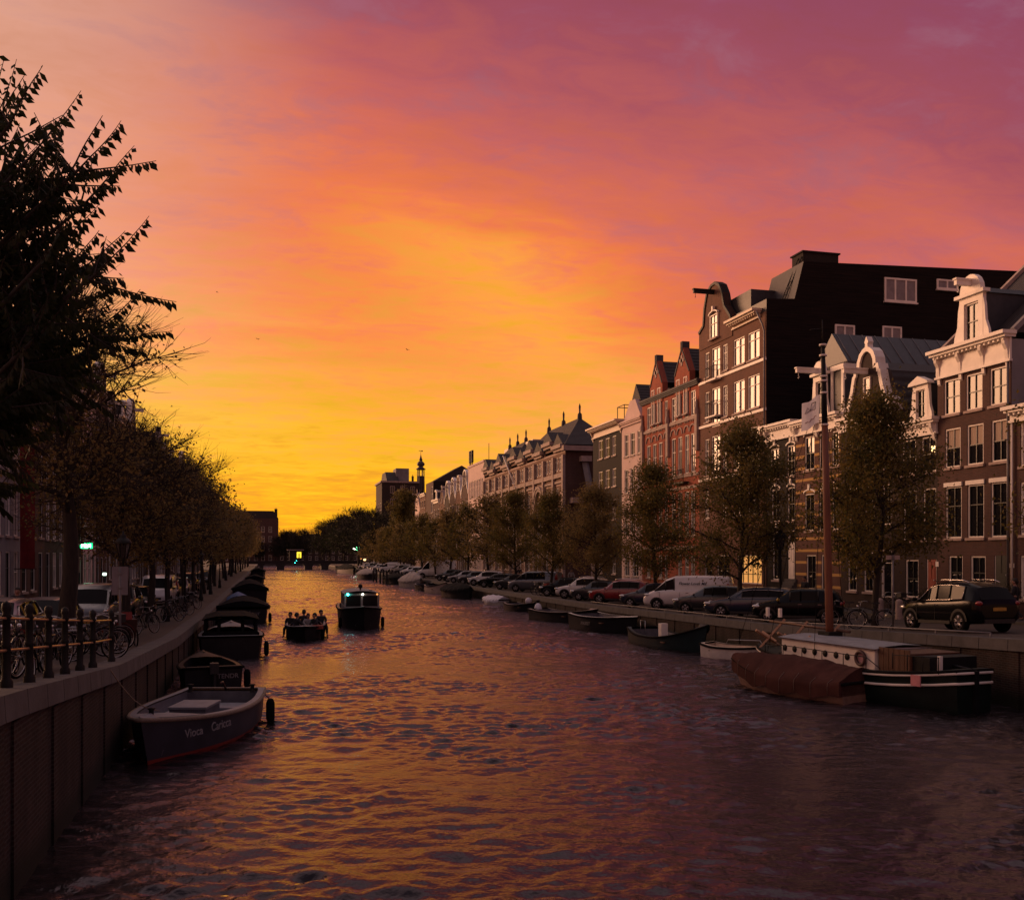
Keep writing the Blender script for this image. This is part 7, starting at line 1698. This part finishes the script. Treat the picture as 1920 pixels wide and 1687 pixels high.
# birds
for i, (px, py, lab) in enumerate(((407, 548, 'tiny bird, highest and leftmost in the sky'), (484, 636, 'tiny bird left of the sky centre'), (764, 656, 'tiny bird nearest the sky centre'), (322, 762, 'tiny bird low at the left above the trees'))):
    Y = 90; n, t = cam_pt(k_(px)*Y, Y); z = CAMZ+(HZ-py)*Y/F; mb = MB(); mb.tube([(-.18, 0, 0), (0, 0, 0), (.2, 0, .03)], [.01, .045, .02], 6)
    for s_ in (-1, 1): mb.add([(-.06, 0, .02), (.06, 0, .02), (.0, s_*.28, .12), (-.05, s_*.45, .05), (-.09, s_*.25, .1)], [(0, 1, 2, 3, 4)])
    o = mb.build('bird', TRIM, None); o.location = (n, t, z); o.rotation_euler = (.2, .3, i*1.1); o.scale = (.6,)*3; tag(o, lab, 'bird', 'birds')

# ------------------------------------------------------------------ people
SKIN = mat('skin', (.32, .17, .12), .6, var=.1); HAIR = mat('hair_dark', (.02, .015, .012), .7, var=.3); JACKET = mat('jacket_dark', (.018, .018, .022), .85, var=.2); JEANS = mat('jeans_blue', (.09, .13, .19), .85, var=.25); TROUS = mat('trousers_dark', (.02, .02, .024), .85, var=.2); SHIRT = mat('shirt_pale', (.3, .28, .27), .85, var=.2); SHOE = mat('shoe', (.03, .028, .026), .6)
def skin_obj(name, verts, edges, m_, parent, root=0, sub=2):
    me = bpy.data.meshes.new(name); me.from_pydata([v[:3] for v in verts], edges, []); me.materials.append(m_)
    o = bpy.data.objects.new(name, me); COL.objects.link(o); o.parent = parent
    if not me.skin_vertices: 
        bm = bmesh.new(); bm.from_mesh(me); bm.verts.layers.skin.verify(); bm.to_mesh(me); bm.free()
    for i, sv in enumerate(me.skin_vertices[0].data): sv.radius = (verts[i][3], verts[i][4] if len(verts[i]) > 4 else verts[i][3]); sv.use_root = (i == root)
    md = o.modifiers.new('skin', 'SKIN'); md.use_smooth_shade = True; md.branch_smoothing = .3
    s_ = o.modifiers.new('sub', 'SUBSURF'); s_.levels = sub; s_.render_levels = sub; return o
def person(loc, rz, label, pose='stand', jacket=None, legs=None, group=None, sc=1.0, hair=True):
    jacket = jacket or JACKET; legs = legs or TROUS; root = empty('person', loc, rz, label, 'person', group); root.scale = (sc,)*3
    if pose == 'sit': hipz = .48; J = dict(kL=(.12, .42, .50), kR=(-.12, .42, .50), fL=(.12, .48, .08), fR=(-.13, .46, .08), eL=(.26, .02, .80), eR=(-.26, .02, .80), hL=(.13, .26, .66), hR=(-.13, .26, .66))
    elif pose == 'walk': hipz = .93; J = dict(kL=(.1, .2, .5), kR=(-.1, -.02, .5), fL=(.1, .33, .09), fR=(-.1, -.30, .13), eL=(.26, -.12, 1.15), eR=(-.26, .06, 1.15), hL=(.27, -.02, .90), hR=(-.26, .25, .95))
    else: hipz = .95; J = dict(kL=(.1, .02, .5), kR=(-.1, .02, .5), fL=(.11, -.02, .08), fR=(-.11, -.02, .08), eL=(.27, -.03, 1.15), eR=(-.27, -.03, 1.15), hL=(.22, .16, 1.0), hR=(-.22, .16, 1.0))
    h = hipz; V = [(0, 0, h, .12, .10), (0, -.01, h+.2, .115, .09), (0, 0, h+.40, .14, .10), (0, 0, h+.53, .055), (0, .02, h+.56, .056), (0, .03, h+.63, .085, .095), (0, .03, h+.72, .088, .10), (0, .02, h+.78, .05)]
    E = [(0, 1), (1, 2), (2, 3), (3, 4), (4, 5), (5, 6), (6, 7)]
    def add(v, p): V.append(v); E.append((p, len(V)-1)); return len(V)-1
    add((0, .125, h+.64, .014), 5)    # nose
    for s_ in (-1, 1): add((s_*.098, .02, h+.65, .016), 5)
    arms = []; lg = []
    for s_, q in ((1, 'L'), (-1, 'R')):
        sh = add((s_*.18, 0, h+.45, .062), 2); e = J['e'+q]; w_ = J['h'+q]
        u1 = add((*e, .042), sh); u2 = add((*w_, .028), u1); d = (Vector(w_)-Vector(e)).normalized(); p = Vector(w_)+d*.07; pl = add((*p, .036, .018), u2); arms.append((sh, u1, u2))
        side = Vector((0, 1, 0)).cross(d).normalized() if abs(d.y) < .9 else Vector((1, 0, 0))
        for f in range(4):
            o_ = side*((f-1.5)*.019); a = p+o_+d*.03; L = (.062, .072, .068, .054)[f]; i1 = add((*a, .009), pl); b_ = a+d*L*.5+Vector((0, 0, -.008)); i2 = add((*b_, .0085), i1); c_ = b_+(d+Vector((0, 0, -.7))).normalized()*L*.5; add((*c_, .007), i2)
        tp = Vector(w_)+d*.025+side*.03*s_; i1 = add((*tp, .011), u2); add((*(tp+side*.02*s_+d*.035), .009), i1)
        hp = add((s_*.1, 0, h-.03, .085), 0); k = add((*J['k'+q], .06), hp); a = J['f'+q]; an = add((*a, .038), k); add((a[0], a[1]+.14, a[2]-.045, .036, .028), an); lg.append((hp, k, an))
    skin_obj('body', V, E, SKIN, root)
    # clothing follows the body
    V2 = [(*V[0][:3], .145, .125), (*V[1][:3], .14, .12), (*V[2][:3], .17, .13), (V[3][0], V[3][1], V[3][2]-.03, .085)]; E2 = [(0, 1), (1, 2), (2, 3)]
    for sh, u1, u2 in arms:
        a = Vector(V[u1][:3]); b_ = Vector(V[u2][:3]); V2 += [(*V[sh][:3], .098), (*a, .07), (*(a.lerp(b_, .93)), .045)]; n_ = len(V2); E2 += [(2, n_-3), (n_-3, n_-2), (n_-2, n_-1)]
    skin_obj('jacket', V2, E2, jacket, root)
    V3 = [(0, 0, h+.02, .13, .115)]; E3 = []
    for hp, k, an in lg:
        V3 += [(*V[hp][:3], .105), (*V[k][:3], .078), (*Vector(V[k][:3]).lerp(Vector(V[an][:3]), .95), .06)]; n_ = len(V3); E3 += [(0, n_-3), (n_-3, n_-2), (n_-2, n_-1)]
    skin_obj('trousers', V3, E3, legs, root)
    for hp, k, an in lg:
        a = V[an]; skin_obj('shoe', [(a[0], a[1]-.04, a[2]-.03, .05, .045), (a[0], a[1]+.08, a[2]-.04, .05, .035), (a[0], a[1]+.17, a[2]-.05, .042, .028)], [(0, 1), (1, 2)], SHOE, root, sub=1)
    if hair:
        mb = MB(); mb.sphere((0, .0, h+.72), .116, 12, 8, 0, (.9, 1.02, 1.0)); mb.v = [(x, y-(.03 if z < h+.72 else 0)-.005, z) for x, y, z in mb.v]; mb.build('hair', HAIR, root)
    mb = MB()
    for s_ in (-1, 1): mb.sphere((s_*.033, .118, h+.685), .011, 6, 4)
    mb.build('eyes', BLACK_IRON, root)
    mb = MB(); mb.box(-.022, .022, .112, .124, h+.598, h+.606); mb.build('mouth', RED_DOOR, root)
    return root
# six people in the open boat (boat faces the viewer)
GP = 'people sitting in the open boat'
for (x, y, rz, lab, jk, sc) in ((-.78, .2, 150, 'person in dark jacket with pale collar sitting at the left side of the open boat', JACKET, 1.0), (-.48, -.9, -60, 'person in dark jacket second from the left in the open boat', JACKET, 1.02), (-.05, 1.0, 10, 'person in dark hooded jacket at the middle back of the open boat', JACKET, 1.06),
                               (.12, -.2, 180, 'person with pale shirt front in the middle of the open boat', SHIRT, .95), (.42, -.9, 120, 'person in black second from the right in the open boat', TROUS, 1.0), (.82, .5, 200, 'person sitting upright and alone at the right side of the open boat', JACKET, 1.06)):
    person((2.0+x, 51.6+y, .03), R(rz), lab, 'sit', jk, TROUS, GP, sc)
n, t = cam_pt(k_(178)*46, 46); person((n, t, gz(t)), R(15), 'person in black jacket and blue jeans walking away on the left street', 'walk', JACKET, JEANS)
n, t = cam_pt(k_(33)*36, 36); person((n, t, gz(t)), R(180), 'person in long dark clothes standing at the left edge', 'stand', JACKET, TROUS)
for i, (px, lab) in enumerate(((326, 'person in dark coat, left one of the distant trio on the left street'), (333, 'person in dark coat, middle one of the distant trio on the left street'), (341, 'person in dark coat, right one of the distant trio on the left street'))):
    n, t = cam_pt(k_(px)*78, 78); person((n, t, gz(t)), R(20*i), lab, 'walk', JACKET, TROUS, 'distant trio on the left street', 1.0+.03*i)
n, t = 29.6, t_at(29.6, 1509); person((n, t, gz(t)+.12), R(100), 'person in black with back turned outside the banded brick house', 'stand', JACKET, TROUS)
n, t = 29.5, t_at(29.5, 1903); person((n, t, gz(t)+.12), R(40), 'person in dark coat walking past the right edge behind the black SUV', 'walk', JACKET, TROUS)
for i, (px, lab) in enumerate(((974, 'person standing on the pavement just above the grey minivan'), (1034, 'person in dark clothes walking right of the grey minivan'), (1071, 'person in pale top walking behind the tangled bicycles'))):
    n = 29.4; t = t_at(n, px); person((n, t, gz(t)+.12), R(90*i), lab, 'walk', SHIRT if i == 2 else JACKET, TROUS)
# far closing row of roofs beyond the canal end
for i, (pa, pb_, py, lab) in enumerate(((522, 562, 1014, 'low dark house just right of the far corner block'), (562, 606, 1010, 'low dark house behind the leafless trees at the canal end'), (606, 660, 996, 'dark house behind the round trees beyond the bridge'), (660, 700, 980, 'dark house above the green traffic light'))):
    tq = 478.0; a = tq*(SA+CA*k_(pa))/(CA-SA*k_(pa)); b_ = tq*(SA+CA*k_(pb_))/(CA-SA*k_(pb_)); Hh = CAMZ+(HZ-py)*470/F-1.0
    h = House(lab, 'R', tq, 1, 10, BRICK_DK, 5, None, None, name='distant_house', n=a); h.root.rotation_euler = (0, 0, 0); h.root.location = (a, tq, 1.0); h.W = b_-a; h.H = Hh; h.D = 10
    x = 1.0
    while x < h.W-2:
        for z in (1, 4.2, 7.4):
            if z+2.5 < h.H: h.win(x, x+1.3, z, z+2.0, 'sash')
        x += 3.2
    h.done(); mb = MB(); mb.prism([(0, h.H), (h.W, h.H), (h.W-2, h.H+2.4), (2, h.H+2.4)], .2, 9); mb.build('roof', TILE_M, h.root)
